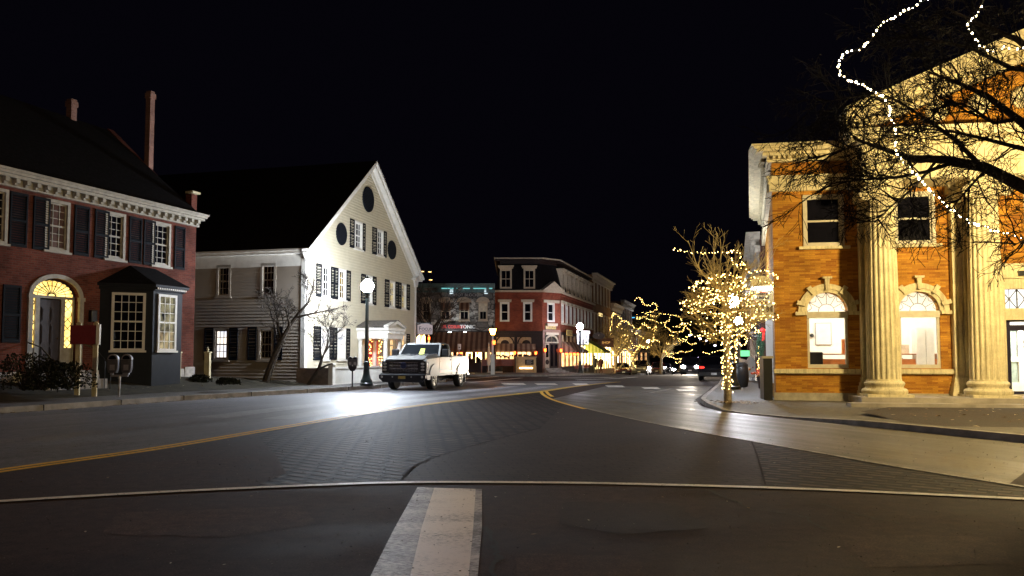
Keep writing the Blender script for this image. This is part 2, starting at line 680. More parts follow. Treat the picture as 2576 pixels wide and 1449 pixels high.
M_MED = brick('median_pavers', (.090, .060, .050), (.034, .023, .019), (.0015, .001, .001), bw=.40, bh=.20, mw=.055, bump=1.0, rz=R(38), wall=False, soot=.62, rough=.72, ms=.3)

def grid_sheet(name, xs, ys, mat, zf, dz=0.0, kind='structure'):
    b = MB()
    vs = [(x, y, zf(x, y) + dz) for y in ys for x in xs]
    n = len(xs)
    b.add(vs, [(j * n + i, j * n + i + 1, (j + 1) * n + i + 1, (j + 1) * n + i) for j in range(len(ys) - 1) for i in range(n - 1)])
    o = b.build(name, mat, kind=kind)
    return o

def frange(a, b, st):
    n = int(round((b - a) / st))
    return [a + (b - a) * i / n for i in range(n + 1)]

def hillz(x, y):
    d = math.hypot(x * .9, y - 40)
    return -.12 + zg(x, y) + 26 * sstep(190, 420, d) * (.7 + .3 * math.sin(x * .013 + 1.0))

grid_sheet('ground', frange(-460, 460, 20), frange(-260, 520, 10), M_LAWN, hillz)
grid_sheet('road', frange(-48, 66, 6), frange(-30, 55, 5) + frange(58, 118, 3) + [140, 180, 240], A_ROAD, zg)

def ribbon(name, pts, width, mat, dz=.008, off=0.0, thick=0.0):
    """a flat stripe along ground points"""
    P = [Vector((p[0], p[1], 0)) for p in pts]
    Q = []
    for i in range(len(P) - 1):
        n = max(1, int((P[i + 1] - P[i]).length / .7))
        Q += [P[i].lerp(P[i + 1], k / n) for k in range(n)]
    Q.append(P[-1])
    b = MB()
    vs = []
    for i, p in enumerate(Q):
        d = (Q[min(i + 1, len(Q) - 1)] - Q[max(i - 1, 0)]).normalized()
        s = Vector((d.y, -d.x, 0))
        for e in (-1, 1):
            q = p + s * (off + e * width / 2)
            vs.append((q.x, q.y, zg(q.x, q.y) + dz))
    b.add(vs, [(2 * i, 2 * i + 1, 2 * i + 3, 2 * i + 2) for i in range(len(Q) - 1)])
    return b.build(name, mat, kind='structure')

def smooth_line(px, n=8, z=0.0):
    """pixel polyline -> ground points, smoothed with a Catmull-Rom curve"""
    P = [atZ(x, y, z) for x, y in px]
    P = [P[0] * 2 - P[1]] + P + [P[-1] * 2 - P[-2]]
    out = []
    for i in range(1, len(P) - 2):
        a, b, c, d = P[i - 1], P[i], P[i + 1], P[i + 2]
        for k in range(n):
            t = k / n
            out.append(.5 * ((2 * b) + (c - a) * t + (2 * a - 5 * b + 4 * c - d) * t * t + (3 * b - a - 3 * c + d) * t ** 3))
    out.append(P[-2])
    return out

# centre line, median border and the white strip
YL = smooth_line([(-160, 1213), (0, 1186), (390, 1130), (700, 1078), (1000, 1028), (1200, 1003), (1365, 985)])
YL2 = smooth_line([(1365, 985), (1440, 973.5), (1500, 966.5), (1556, 961)])
RC = smooth_line([(1366, 985), (1374, 994), (1400, 1007), (1470, 1027), (1560, 1048), (1717, 1080), (1877, 1108), (2083, 1144), (2240, 1172), (2575, 1226), (2760, 1257)])
WS = smooth_line([(-900, 1330), (-200, 1279), (0, 1263), (400, 1240), (800, 1222), (1040, 1215), (1400, 1216), (1700, 1222), (2000, 1231), (2300, 1244), (2575, 1257), (2760, 1266), (3300, 1296)])
for off in (-.095, .095):
    ribbon('yellow_line', YL, .125, M_YEL, .012, off)
    ribbon('yellow_line', YL2, .125, M_YEL, .013, off)
ribbon('yellow_line', RC[:26], .13, M_YEL, .012, .10)
ribbon('yellow_line', RC[:12], .13, M_YEL, .013, -.12)
ribbon('border_strip', RC[24:], .09, M_WHTOLD, .011)
ribbon('joint', RC[36:], .035, flat('tar_joint', (.010, .009, .009), .95, spec=.05), .0125, .07)
ribbon('white_strip', WS, .13, M_WHT, .012)

def sheet(name, poly, mat, dz):
    """a flat polygon on the ground, from an outline of ground points"""
    bm = bmesh.new()
    bv = [bm.verts.new((p[0], p[1], zg(p[0], p[1]) + dz)) for p in poly]
    bm.faces.new(bv)
    bmesh.ops.triangulate(bm, faces=bm.faces)
    bmesh.ops.recalc_face_normals(bm, faces=bm.faces)
    for f in bm.faces:
        if f.normal.z < 0:
            f.normal_flip()
    me = bpy.data.meshes.new(name)
    bm.to_mesh(me)
    bm.free()
    me.materials.append(mat)
    o = bpy.data.objects.new(name, me)
    COL.objects.link(o)
    o['kind'] = 'structure'
    return o

sheet('brick_median', [p for p in YL] + RC[1:] + WS[::-1], M_MED, .004)
# plain worn asphalt lies over the pavers to the right of a long seam and along the left
SEAM = smooth_line([(1360, 1078), (1200, 1120), (1060, 1165), (1010, 1208)])
ribbon('seam', SEAM, .03, flat('dusty_joint', (.024, .019, .017), .95, spec=.05), .0135)
pav_right = [atZ(1360, 1078, 0), atZ(1200, 1120, 0), atZ(1060, 1165, 0), atZ(1010, 1212, 0)] + [p for p in WS if p.x > -.9 and p.x < 3.2] + [atZ(1925, 1224, 0), atZ(1890, 1112, 0), atZ(1717, 1082, 0), atZ(1560, 1051, 0), atZ(1420, 1016, 0)]
A_MEDR = brick('worn_median_pavers', (.050, .035, .030), (.040, .028, .024), (.016, .012, .010), bw=.30, bh=.15, mw=.014, bump=.25, rz=R(-12), wall=False, soot=.6, rough=.72, ms=.4)
sheet('worn_median', pav_right, A_MEDR, .0075)
ribbon('crack', smooth_line([(1890, 1112), (1905, 1150), (1925, 1222)]), .022, flat('dusty_joint', (.024, .019, .017), .95, spec=.05), .0128)
pav_left = [atZ(-100, 1206, 0), atZ(390, 1134, 0), atZ(640, 1092, 0), atZ(690, 1140, 0), atZ(720, 1190, 0), atZ(640, 1226, 0), atZ(400, 1236, 0), atZ(-100, 1264, 0)]
sheet('median_asphalt', pav_left, A_ROAD, .0077)

# wandering open cracks in the near asphalt
def crack(px, w):
    P = [atZ(x, y, 0) for x, y in px]
    Q = []
    for a, b in zip(P, P[1:]):
        n = 9
        for k in range(n):
            q = a.lerp(b, k / n)
            Q.append(q + Vector((rnd.uniform(-1, 1), rnd.uniform(-1, 1), 0)) * .02)
    Q.append(P[-1])
    b = MB()
    vs = []
    for i, q in enumerate(Q):
        d = (Q[min(i + 1, len(Q) - 1)] - Q[max(i - 1, 0)]).normalized()
        s = Vector((d.y, -d.x, 0)) * w * rnd.uniform(.25, 1)
        vs += [tuple(q + s + Vector((0, 0, .0055))), tuple(q - s + Vector((0, 0, .0055)))]
    b.add(vs, [(2 * i, 2 * i + 1, 2 * i + 3, 2 * i + 2) for i in range(len(Q) - 1)])
    b.build('crack', flat('crack_shadow', (.012, .010, .009), .9), kind='structure')

crack([(1780, 1232), (1850, 1262), (1890, 1282), (1960, 1290), (2030, 1302), (2048, 1320), (2080, 1332)], .025)
crack([(1930, 1272), (2030, 1268), (2070, 1270), (2120, 1286), (2200, 1305), (2265, 1318)], .016)
crack([(1215, 1325), (1238, 1350), (1246, 1380), (1252, 1405), (1240, 1430), (1248, 1470)], .035)
crack([(2240, 1190), (2300, 1197), (2340, 1204), (2375, 1222)], .02)

# patched asphalt, each patch with a torn edge
def patch(px, mat, dz):
    P = [atZ(x, y, 0) for x, y in px]
    Q = []
    for a, b in zip(P, P[1:] + P[:1]):
        n = max(2, int((b - a).length / .12))
        for k in range(n):
            Q.append(a.lerp(b, k / n) + Vector((rnd.uniform(-1, 1), rnd.uniform(-1, 1), 0)) * .022)
    return sheet('asphalt_patch', Q, mat, dz)
A_PAT1 = asphalt('dark_patch', (.024, .015, .013), .7, .9, spec=.12, patch=.4)
A_PAT2 = asphalt('pale_patch', (.056, .035, .030), .75, .95, spec=.12, patch=.5)
patch([(1420, 1262), (1700, 1268), (1790, 1330), (1560, 1345), (1400, 1318)], A_PAT1, .0021)
patch([(300, 1290), (760, 1272), (800, 1318), (560, 1352), (250, 1345)], A_PAT2, .0022)
patch([(2100, 1345), (2480, 1350), (2560, 1420), (2180, 1428)], A_PAT2, .0023)
patch([(1300, 1392), (1620, 1400), (1600, 1470), (1290, 1470)], A_PAT2, .0024)

# the zebra bar by the camera and the bars of the crossing ahead
def poly_px(name, px, mat, dz):
    return sheet(name, [atZ(x, y, 0) for x, y in px], mat, dz)

M_BAR = paint_worn('thick_bar_paint', (.84, .77, .70), (.12, .10, .09), .39, scale=26)
M_BAR2 = paint_worn('worn_bar_paint', (.60, .54, .49), (.10, .085, .075), .46, scale=22)
poly_px('zebra_bar', [(1092, 1229), (1196, 1232), (1190, 1330), (1174, 1500), (1020, 1500), (1060, 1330)], M_BAR, .010)
poly_px('zebra_bar', [(1050, 1227), (1092, 1229), (1060, 1330), (1020, 1500), (908, 1500), (990, 1335)], M_BAR2, .0095)
poly_px('zebra_bar', [(1196, 1232), (1212, 1232), (1212, 1330), (1197, 1500), (1174, 1500), (1190, 1330)], M_BAR2, .0095)
for x0, x1, y in ((1262, 1320, 966), (1346, 1400, 966.5), (1442, 1480, 967), (1524, 1569, 972), (1615, 1658, 976.5), (1702, 1750, 982)):
    poly_px('zebra_bar', [(x0 - 3, y - 2.2), (x1 - 5, y - 2.2), (x1 + 4, y + 2.4), (x0 + 6, y + 2.4)], M_WHT, .010)
ribbon('white_line', smooth_line([(1150, 955), (1200, 951.5), (1252, 947.5)]), .30, M_WHT, .012)
ribbon('white_line', smooth_line([(1180, 963), (1240, 957.5), (1312, 951)]), .30, M_WHT, .012)
ribbon('white_line', smooth_line([(1380, 950.5), (1440, 951), (1500, 950.5), (1545, 949.5)]), .5, M_WHT, .012)
ribbon('white_line', smooth_line([(1450, 956), (1530, 953.5), (1600, 949)]), .35, M_WHT, .012)
ribbon('white_line', smooth_line([(1632, 990), (1660, 984), (1690, 978)]), .15, M_WHTOLD, .012)
ribbon('white_line', smooth_line([(515, 1026), (590, 1020)]), .1, M_WHTOLD, .012)

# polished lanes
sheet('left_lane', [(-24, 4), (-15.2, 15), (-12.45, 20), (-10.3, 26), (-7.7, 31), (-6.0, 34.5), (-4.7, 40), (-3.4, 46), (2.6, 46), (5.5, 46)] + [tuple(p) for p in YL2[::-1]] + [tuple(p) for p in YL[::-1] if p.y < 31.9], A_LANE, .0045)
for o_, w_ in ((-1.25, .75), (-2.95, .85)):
    ribbon('lamplit_wheel_track', [p for p in YL if p.y > 17.5] + YL2[1:9], w_, A_TRACK, .0065, o_)  # worn tracks, coloured paler to carry the lamp's glare near its pool
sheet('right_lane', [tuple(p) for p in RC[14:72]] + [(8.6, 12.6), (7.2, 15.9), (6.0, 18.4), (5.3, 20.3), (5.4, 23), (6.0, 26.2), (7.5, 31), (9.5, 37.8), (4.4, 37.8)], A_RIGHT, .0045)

# kerbs and pavements: a strip swept along the kerb line
def kerb_walk(pts, name_walk, mat_walk, hs, kerb_w=.16, inner=None, flip=1, zi=.17, zm=.15):
    """pts: kerb face at street level; hs: kerb height per point; inner: far edge of the pavement"""
    kb, wk = MB(), MB()
    kv, wv = [], []
    P = [Vector((p[0], p[1], 0)) for p in pts]
    for i, p in enumerate(P):
        d = (P[min(i + 1, len(P) - 1)] - P[max(i - 1, 0)]).normalized()
        s = Vector((-d.y, d.x, 0)) * flip
        z0 = zg(p.x, p.y)
        a, b = p, p + s * kerb_w
        kv += [(a.x, a.y, z0 - .1), (a.x + s.x * .015, a.y + s.y * .015, z0 + hs[i]), (b.x, b.y, z0 + hs[i])]
        q = Vector((inner[i][0], inner[i][1], 0))
        b2 = b
        m1 = b2.lerp(q, .5)
        wv += [(b2.x, b2.y, z0 + hs[i] - .006), (m1.x, m1.y, z0 + max(hs[i], .09) + zm - .13), (q.x, q.y, zg(q.x, q.y) + zi)]
    n = len(P)
    kb.add(kv, [(3 * i + k, 3 * i + k + 1, 3 * i + k + 4, 3 * i + k + 3) for i in range(n - 1) for k in (0, 1)])
    wk.add(wv, [(3 * i + k, 3 * i + k + 1, 3 * i + k + 4, 3 * i + k + 3) for i in range(n - 1) for k in (0, 1)])
    kb.build('kerb', M_GRANITE, kind='structure')
    return wk.build(name_walk, mat_walk, kind='structure')

def densify(pts, st=1.2):
    out = []
    for a, b in zip(pts, pts[1:]):
        n = max(1, int(math.hypot(b[0] - a[0], b[1] - a[1]) / st))
        out += [tuple(a[k] + (b[k] - a[k]) * j / n for k in range(len(a))) for j in range(n)]
    return out + [pts[-1]]

KL = densify([(-25, 2), (-15.6, 14.6), (-12.6, 19.6), (-10.55, 25.7), (-7.95, 31), (-6.25, 34.5), (-4.95, 40), (-3.75, 45), (-3.9, 47.2), (-4.9, 48.8), (-8, 50.2), (-20, 53)])
def off_line(P, w):
    out = []
    for i, p in enumerate(P):
        a, b = P[max(i - 1, 0)], P[min(i + 1, len(P) - 1)]
        d = Vector((b[0] - a[0], b[1] - a[1], 0)).normalized()
        out.append((p[0] - d.y * w, p[1] + d.x * w))
    return out
nL = len(KL)
innerL = off_line(KL, 2.0)
kerb_walk(KL, 'left_pavement', A_WALK, [.15] * nL, inner=innerL)
# joints between the granite kerb stones
jb = MB()
for i in range(6, nL - 14, 2):
    p = KL[i]
    a, b = KL[i - 1], KL[i + 1]
    d = Vector((b[0] - a[0], b[1] - a[1], 0)).normalized()
    s = Vector((-d.y, d.x, 0))
    c = Vector((p[0], p[1], .08)) + s * .08
    jb.obox(c, (.012, .18, .152), Matrix((d, s, Vector((0, 0, 1)))).transposed())
jb.build('kerb_joints', flat('tar_joint', (.010, .009, .009), .95, spec=.05), kind='structure')

# the bank of lawn between the left pavement and the houses
lb = MB()
lv = []
rows = ((2.0, 0), (2.9, .25), (4.2, .8), (6.5, 1), (20, 1), (60, 1))
use = [i for i in range(nL) if KL[i][1] < 46]
for i in use:
    p = KL[i]
    hi = .72 - .42 * sstep(29, 36, p[1])
    a, b = KL[max(i - 1, 0)], KL[min(i + 1, nL - 1)]
    d = Vector((b[0] - a[0], b[1] - a[1], 0)).normalized()
    for w, f in rows:
        z = .168 + (hi - .168) * f + (rnd.uniform(-.02, .02) if f > 0 else 0)
        lv.append((p[0] - d.y * w, p[1] + d.x * w, z))
m = len(rows)
lb.add(lv, [(m * i + k, m * i + k + 1, m * (i + 1) + k + 1, m * (i + 1) + k) for i in range(len(use) - 1) for k in range(m - 1)])
lb.build('lawn', M_LAWN, smooth=True, kind='structure')

# the corner pavement in front of the far shops
KF = densify([(-30, 60), (-12, 58.2), (-4, 57.0), (1.6, 56.9), (3.6, 58.2), (5.2, 61.5), (7.4, 69.5), (11.9, 85.5), (19, 111), (30, 150)], 1.5)
kerb_walk(KF, 'far_pavement', A_CONC, [.14] * len(KF), inner=[(p[0] - 7, p[1] + 9) if p[1] < 60 else (p[0] - 5, p[1] + 3) for p in KF])
# right-hand pavement; the kerb drops to the road along the ramp at the corner
KR = [(13.0, 2.0, .13), (9.9, 8.5, .13), (8.35, 12.9, .13), (7.05, 16.1, .12), (6.35, 18.2, .03), (5.75, 19.6, .015), (5.45, 20.6, .03), (5.40, 22.2, .12), (5.75, 24.4, .13), (6.35, 26.6, .13), (7.75, 31.2, .13), (9.75, 37.8, .13), (13.0, 49.4, .13), (20.2, 75, .13), (29.2, 107, .13), (42, 152, .13)]
KR = densify(KR, 1.0)
innR = []
for p in KR:
    if p[1] < 24.5:
        innR.append((p[0] + 14, p[1] + (24.5 - p[1]) * .35 + 2))
    else:
        innR.append((p[0] + 3.4, p[1] + .3))
kerb_walk([(p[0], p[1]) for p in KR], 'right_pavement', A_CONC, [p[2] for p in KR], inner=innR, flip=-1, zi=.08, zm=.11)
# bare leafy strip in front of the bank steps
ep = [(14.9, 10.5), (8.9, 12.0), (7.7, 15.8), (8.2, 18.8), (9.6, 20.4), (16.5, 19.6), (17.0, 14)]
eb = MB()
eb.add([(p[0], p[1], .118) for p in ep], [list(range(len(ep)))])
eb.build('leafy_strip', A_EARTH, kind='structure')

# fallen leaves
M_LEAF = flat('dry_leaf', (.20, .12, .05), .8, var=.6, vscale=1.2)
M_LEAFP = flat('pale_leaf', (.55, .46, .32), .7, var=.4, vscale=1.2)
lf = MB()
def leaf(x, y, z, s=.05):
    lf.mi = 1 if rnd.random() < .4 else 0
    a = rnd.uniform(0, 6.28)
    t = rnd.uniform(-.5, .5)
    c, d = math.cos(a) * s, math.sin(a) * s
    h = abs(t) * s * .6 + .006
    lf.add([(x - c, y - d, z + .004), (x + d * .6, y - c * .6, z + h), (x + c, y + d, z + .008), (x - d * .6, y + c * .6, z + h * .8)], [(0, 1, 2, 3)])
for i in range(260):                      # along the left gutter
    k = rnd.randrange(14, 42)
    p, q = KL[k], KL[k + 1]
    t = rnd.random()
    w = abs(rnd.gauss(0, .22)) + .03
    leaf(p[0] + (q[0] - p[0]) * t + w * .9, p[1] + (q[1] - p[1]) * t - w * .4, .006, rnd.uniform(.04, .09))
for i in range(190):                      # round the foot of the lit tree
    a, d = rnd.uniform(0, 6.28), abs(rnd.gauss(0, .55))
    leaf(6.05 + math.cos(a) * d, 21.9 + math.sin(a) * d * 1.2, .155, rnd.uniform(.04, .075))
for i in range(170):
    leaf(rnd.uniform(8, 16), rnd.uniform(13, 20), .122, rnd.uniform(.03, .07))
for i in range(150):
    leaf(rnd.uniform(-7, 8), rnd.uniform(5, 20), .013, rnd.uniform(.008, .028))
for i in range(160):
    k = rnd.randrange(14, 40)
    leaf(KL[k][0] - rnd.uniform(1.8, 4.2), KL[k][1] + rnd.uniform(0, 1.5), .34, rnd.uniform(.03, .06))
gb = MB()
for i in range(1700):
    y = 4.2 + 9.5 * rnd.random() ** 1.5
    x = rnd.uniform(-.72, .72) * y
    s_ = rnd.uniform(.002, .007) * (1 + y * .05)
    gb.mi = 0 if rnd.random() < .8 else 1
    gb.ball((x, y, .0125), (s_, s_ * rnd.uniform(.5, 1), s_ * .5), 4, 2)
go = gb.build('road_grit', [flat('pale_grit', (.13, .11, .095), .9, var=.6), flat('dark_grit', (.012, .010, .009), .9)], kind='stuff')
tag(go, 'fine grit and stone chips strewn over the near asphalt', 'grit')
lo = lf.build('fallen_leaves', [M_LEAF, M_LEAFP], kind='stuff')
tag(lo, 'dry brown leaves scattered along the kerbs and under the lit tree', 'leaves')
# ------------------------------------------------------------------ parts shared by the buildings
def wall(b, u0, u1, z0, z1, holes, y=0.0, th=.22, rowcut=None):
    us = sorted({u0, u1} | {h[0] for h in holes} | {h[1] for h in holes})
    zs = sorted({z0, z1} | {h[2] for h in holes} | {h[3] for h in holes})
    us = [u for u in us if u0 <= u <= u1]
    zs = [z for z in zs if z0 <= z <= z1]
    for a, c in zip(us, us[1:]):
        for d, e in zip(zs, zs[1:]):
            mu, mz = (a + c) / 2, (d + e) / 2
            if any(h[0] < mu < h[1] and h[2] < mz < h[3] for h in holes):
                continue
            b.quad((a, y, d), (c, y, d), (c, y, e), (a, y, e))
    for h in holes:
        a, c, d, e = h[:4]
        b.quad((a, y, d), (a, y + th, d), (a, y + th, e), (a, y, e))
        b.quad((c, y, d), (c, y + th, d), (c, y + th, e), (c, y, e))
        b.quad((a, y, d), (c, y, d), (c, y + th, d), (a, y + th, d))
        if len(h) < 5:
            b.quad((a, y, e), (c, y, e), (c, y + th, e), (a, y + th, e))

def clapboard(b, uL, uR, z0, z1, holes, pitch=.145, y=0.0, lap=.034):
    n = int(round((z1 - z0) / pitch))
    for i in range(n):
        a, c = z0 + (z1 - z0) * i / n, z0 + (z1 - z0) * (i + 1) / n
        mz = (a + c) / 2
        l0, l1, r0, r1 = uL(a), uL(c), uR(a), uR(c)
        segs = [(l0, l1, r0, r1)]
        for h in sorted(h for h in holes if h[2] < mz < h[3]):
            nx = []
            for s in segs:
                if h[1] <= s[0] or h[0] >= s[2]:
                    nx.append(s)
                else:
                    if h[0] > s[0]:
                        nx.append((s[0], s[1], h[0], h[0]))
                    if h[1] < s[2]:
                        nx.append((h[1], h[1], s[2], s[3]))
            segs = nx
        for s in segs:
            b.quad((s[0], y - lap, a), (s[2], y - lap, a), (s[3], y - .003, c), (s[1], y - .003, c))
            b.quad((s[0], y - lap, a), (s[2], y - lap, a), (s[2], y + .004, a), (s[0], y + .004, a))

def win(parent, u0, u1, z0, z1, cols=3, rows=4, cs=.10, y=0.0, fm=None, pm=None, sill=True, mun=.024, meet=True, name='window', head=0.0, lab=None, frame_d=.04):
    fm, pm = fm or M_WHITE, pm or M_DGLASS
    b = MB()
    f0, f1 = y - frame_d, y + .10
    b.box(u0, u0 + cs, f0, f1, z0, z1)
    b.box(u1 - cs, u1, f0, f1, z0, z1)
    b.box(u0 + cs, u1 - cs, f0, f1, z1 - cs, z1)
    b.box(u0 + cs, u1 - cs, f0 + .002, f1, z0, z0 + cs * .7)
    a, c, d, e = u0 + cs, u1 - cs, z0 + cs * .7, z1 - cs
    s = .045
    mid = (d + e) / 2
    b.box(a, a + s, y + .035, y + .088, d, e)
    b.box(c - s, c, y + .035, y + .088, d, e)
    b.box(a + s, c - s, y + .036, y + .088, d, d + s * 1.3)
    b.box(a + s, c - s, y + .036, y + .088, e - s, e)
    if meet:
        b.box(a + s, c - s, y + .025, y + .088, mid - .028, mid + .028)
    for i in range(1, cols):
        x = a + (c - a) * i / cols
        b.box(x - mun / 2, x + mun / 2, y + .05, y + .084, d + s, e - s)
    for j in range(1, rows):
        zz = d + (e - d) * j / rows
        if meet and abs(zz - mid) < .04:
            continue
        b.box(a + s, c - s, y + .0505, y + .083, zz - mun / 2, zz + mun / 2)
    if head:
        b.box(u0 - head, u1 + head, y - frame_d - .06, y + .02, z1 + .002, z1 + .10)
    w = b.build(name, fm, parent)
    p = MB()
    p.box(a + .002, c - .002, y + .070, y + .078, d + .002, e - .002)
    p.build('pane', pm, w)
    if sill:
        q = MB()
        q.box(u0 - .06, u1 + .06, y - frame_d - .06, y + .05, z0 - .075, z0 - .002)
        q.build('sill', fm, w)
    return w, (a, c, d, e)

def hole_of(u0, u1, z0, z1, cs=.10):
    return (u0 + cs * .5, u1 - cs * .5, z0 + cs * .35, z1 - cs * .5)

def shutter(parent, u0, u1, z0, z1, y=-.012, mat=None, mid=.48):
    b = MB()
    t0, t1 = y - .045, y
    r = .055
    b.box(u0, u0 + r, t0, t1, z0, z1)
    b.box(u1 - r, u1, t0, t1, z0, z1)
    zm = z0 + (z1 - z0) * mid
    for a, c in ((z0, z0 + .09), (zm - .04, zm + .04), (z1 - .08, z1)):
        b.box(u0 + r, u1 - r, t0 + .001, t1, a, c)
    for lo, hi in ((z0 + .09, zm - .04), (zm + .04, z1 - .08)):
        n = max(3, int((hi - lo) / .075))
        for i in range(n):
            a = lo + (hi - lo) * i / n
            c = lo + (hi - lo) * (i + .9) / n
            b.quad((u0 + r, t0 + .006, a), (u1 - r, t0 + .006, a), (u1 - r, t1 - .004, c), (u0 + r, t1 - .004, c))
    return b.build('shutter', mat or M_SHUT, parent)

def arch_pts(cu, zs, ru, rz, n=24, a0=0.0, a1=math.pi):
    return [(cu + ru * math.cos(a0 + (a1 - a0) * i / n), zs + rz * math.sin(a0 + (a1 - a0) * i / n)) for i in range(n + 1)]

def arch_ring(b, cu, zs, r0, r1, y0, y1, k0=1.0, n=24):
    I, O = arch_pts(cu, zs, r0, r0 * k0, n), arch_pts(cu, zs, r1, zs and (r0 * k0 + (r1 - r0)), n)
    for i in range(n):
        p = [I[i], O[i], O[i + 1], I[i + 1]]
        b.quad(*[(q[0], y0, q[1]) for q in p])
        b.quad((O[i][0], y0, O[i][1]), (O[i][0], y1, O[i][1]), (O[i + 1][0], y1, O[i + 1][1]), (O[i + 1][0], y0, O[i + 1][1]))
        b.quad((I[i][0], y0, I[i][1]), (I[i][0], y1, I[i][1]), (I[i + 1][0], y1, I[i + 1][1]), (I[i + 1][0], y0, I[i + 1][1]))
    for E in (0, n):
        b.quad((I[E][0], y0, I[E][1]), (O[E][0], y0, O[E][1]), (O[E][0], y1, O[E][1]), (I[E][0], y1, I[E][1]))

def spandrel(b, u0, u1, zs, zt, y, th, n=24):
    """wall above an arched opening that fills the rectangle u0..u1, zs..zt"""
    P = arch_pts((u0 + u1) / 2, zs, (u1 - u0) / 2, zt - zs - .001, n)
    for p, q in zip(P, P[1:]):
        b.quad((p[0], y, p[1]), (q[0], y, q[1]), (q[0], y, zt), (p[0], y, zt))
        b.quad((p[0], y, p[1]), (q[0], y, q[1]), (q[0], y + th, q[1]), (p[0], y + th, p[1]))

def fan_pane(b, cu, zs, ru, rz, y, n=24):
    P = arch_pts(cu, zs, ru, rz, n)
    b.add([(p[0], y, p[1]) for p in P], [list(range(len(P)))])

# ------------------------------------------------------------------ the brick house at the left
F1 = Fac((-12.8, 32), (.356, 1))
bh = empty('brick_house', F1.p, F1.rz)
tag(bh, 'red brick house with white bracketed cornice, black shutters and lit fanlight door', 'house')
EAVE = F1.uv(488, 548)[1]
UL = -16.5
holes, wins = [], []
def px_win(F, x0, y0, x1, y1, w=0.0):
    xm, ym = (x0 + x1) / 2, (y0 + y1) / 2
    zs = []
    u0, u1 = F.uv(x0, ym, w)[0], F.uv(x1, ym, w)[0]
    return u0, u1, F.uv(xm, y1, w)[1], F.uv(xm, y0, w)[1]
WB = [px_win(F1, 112, 507, 174, 631), px_win(F1, 263, 533, 314, 654), px_win(F1, 381, 558, 428, 669)]
zlo = sum(w[2] for w in WB) / 3
zhi = sum(w[3] for w in WB) / 3
SHB = [(10, 55), (70, 112), (175, 213), (227, 263), (315, 347), (352, 381), (431, 457)]
WB = [(w[0], w[1], zlo, zhi) for w in WB] + [(F1.u(-62), F1.u(6), zlo, zhi)]
M_DIMG = flat('curtained_glass', (.10, .055, .045), .25, var=.5, vscale=2.5)
for i, w in enumerate(WB):
    win(bh, *w, cols=3 if i else 3, rows=6, cs=.10, fm=M_HWHITE, pm=(M_DIMG if i == 0 else M_DGLASS))
    holes.append(hole_of(*w))
for a, c in SHB:
    shutter(bh, F1.u(a), F1.u(c), zlo - .04, zhi - .02)
z_ll, z_lh = F1.uv(20, 862)[1], F1.uv(20, 716)[1]
shutter(bh, F1.u(0), F1.u(46), z_ll, z_lh)
# doorway
dU0, dU1 = F1.u(75), F1.u(194)
dZ0 = .95
dZs = F1.uv(125, 745)[1]
dZt = F1.uv(125, 699)[1] + .0
holes.append((dU0, dU1, dZ0, dZt, 1))
wb = MB()
wall(wb, UL, 0, -.2, EAVE, holes, th=.2)
spandrel(wb, dU0, dU1, dZs, dZt, 0.0, .26)
DEP, RID = 9.0, EAVE + 4.0
# gable end with its raised parapet, back and near end
wb.prism([(0.02, -.2), (DEP, -.2), (DEP, EAVE), (DEP, EAVE + .3), (4.5, RID + .06), (.30, EAVE + .40), (.30, EAVE + .95), (0.0, EAVE + .95), (0.0, EAVE + .01), (.02, EAVE)], -.30, 0.0, 'x')
wb.quad((UL, DEP, -.2), (0, DEP, -.2), (0, DEP, EAVE), (UL, DEP, EAVE))
wb.add([(UL, 0, -.2), (UL, DEP, -.2), (UL, DEP, EAVE), (UL, 4.5, RID), (UL, 0, EAVE)], [(0, 1, 2, 3, 4)])
wb.build('wall', M_BRICK, bh)
cp = MB()
cp.box(-.37, .07, -.12, .26, EAVE + .98, EAVE + 1.06)
cp.build('parapet_cap', M_CREAM, bh)
rf = MB()
rf.add([(UL, -.42, EAVE + .12), (-.32, -.42, EAVE + .12), (-.32, 4.5, RID), (UL, 4.5, RID), (UL, DEP + .3, EAVE + .1), (-.32, DEP + .3, EAVE + .1)], [(0, 1, 2, 3), (3, 2, 5, 4)])
roof = rf.build('roof', M_SHINGLE, bh)
for u, y, zt, wu, wy in ((F1.u(366, -2.5), 2.6, 12.55, .24, .25), (F1.u(160, -4.5), 4.5, 11.75, .26, .28)):
    c = MB()
    c.box(u - wu / 2, u + wu / 2, y - wy / 2, y + wy / 2, EAVE + .5, zt - .3)
    c.box(u - wu / 2 - .03, u + wu / 2 + .03, y - wy / 2 - .03, y + wy / 2 + .03, zt - .3, zt - .08)
    c.box(u - wu / 2, u + wu / 2, y - wy / 2, y + wy / 2, zt - .08, zt)
    c.build('chimney', M_BRICKC, roof)
cn = MB()
cn.box(UL, .06, -.10, .0, EAVE - .36, EAVE - .12)
cn.box(UL, .10, -.34, .0, EAVE - .12, EAVE - .03)
cn.box(UL, .14, -.44, .0, EAVE - .03, EAVE + .055)
cn.box(UL, .18, -.50, -.02, EAVE + .055, EAVE + .13)
u = -.10
while u > UL:
    cn.box(u - .13, u, -.30, -.10, EAVE - .25, EAVE - .121)
    cn.box(u - .11, u - .02, -.20, -.10, EAVE - .32, EAVE - .25)
    u -= .36
cn.build('cornice', M_HWHITE, bh)
fd = MB()
fd.box(UL, .03, -.03, .10, -.2, .93)
fd.box(-.5, .05, -.05, .10, -.2, 1.0)
fd.build('foundation', flat('whitewashed_stone', (.40, .37, .33), .8, var=.35, bump=.3), bh)

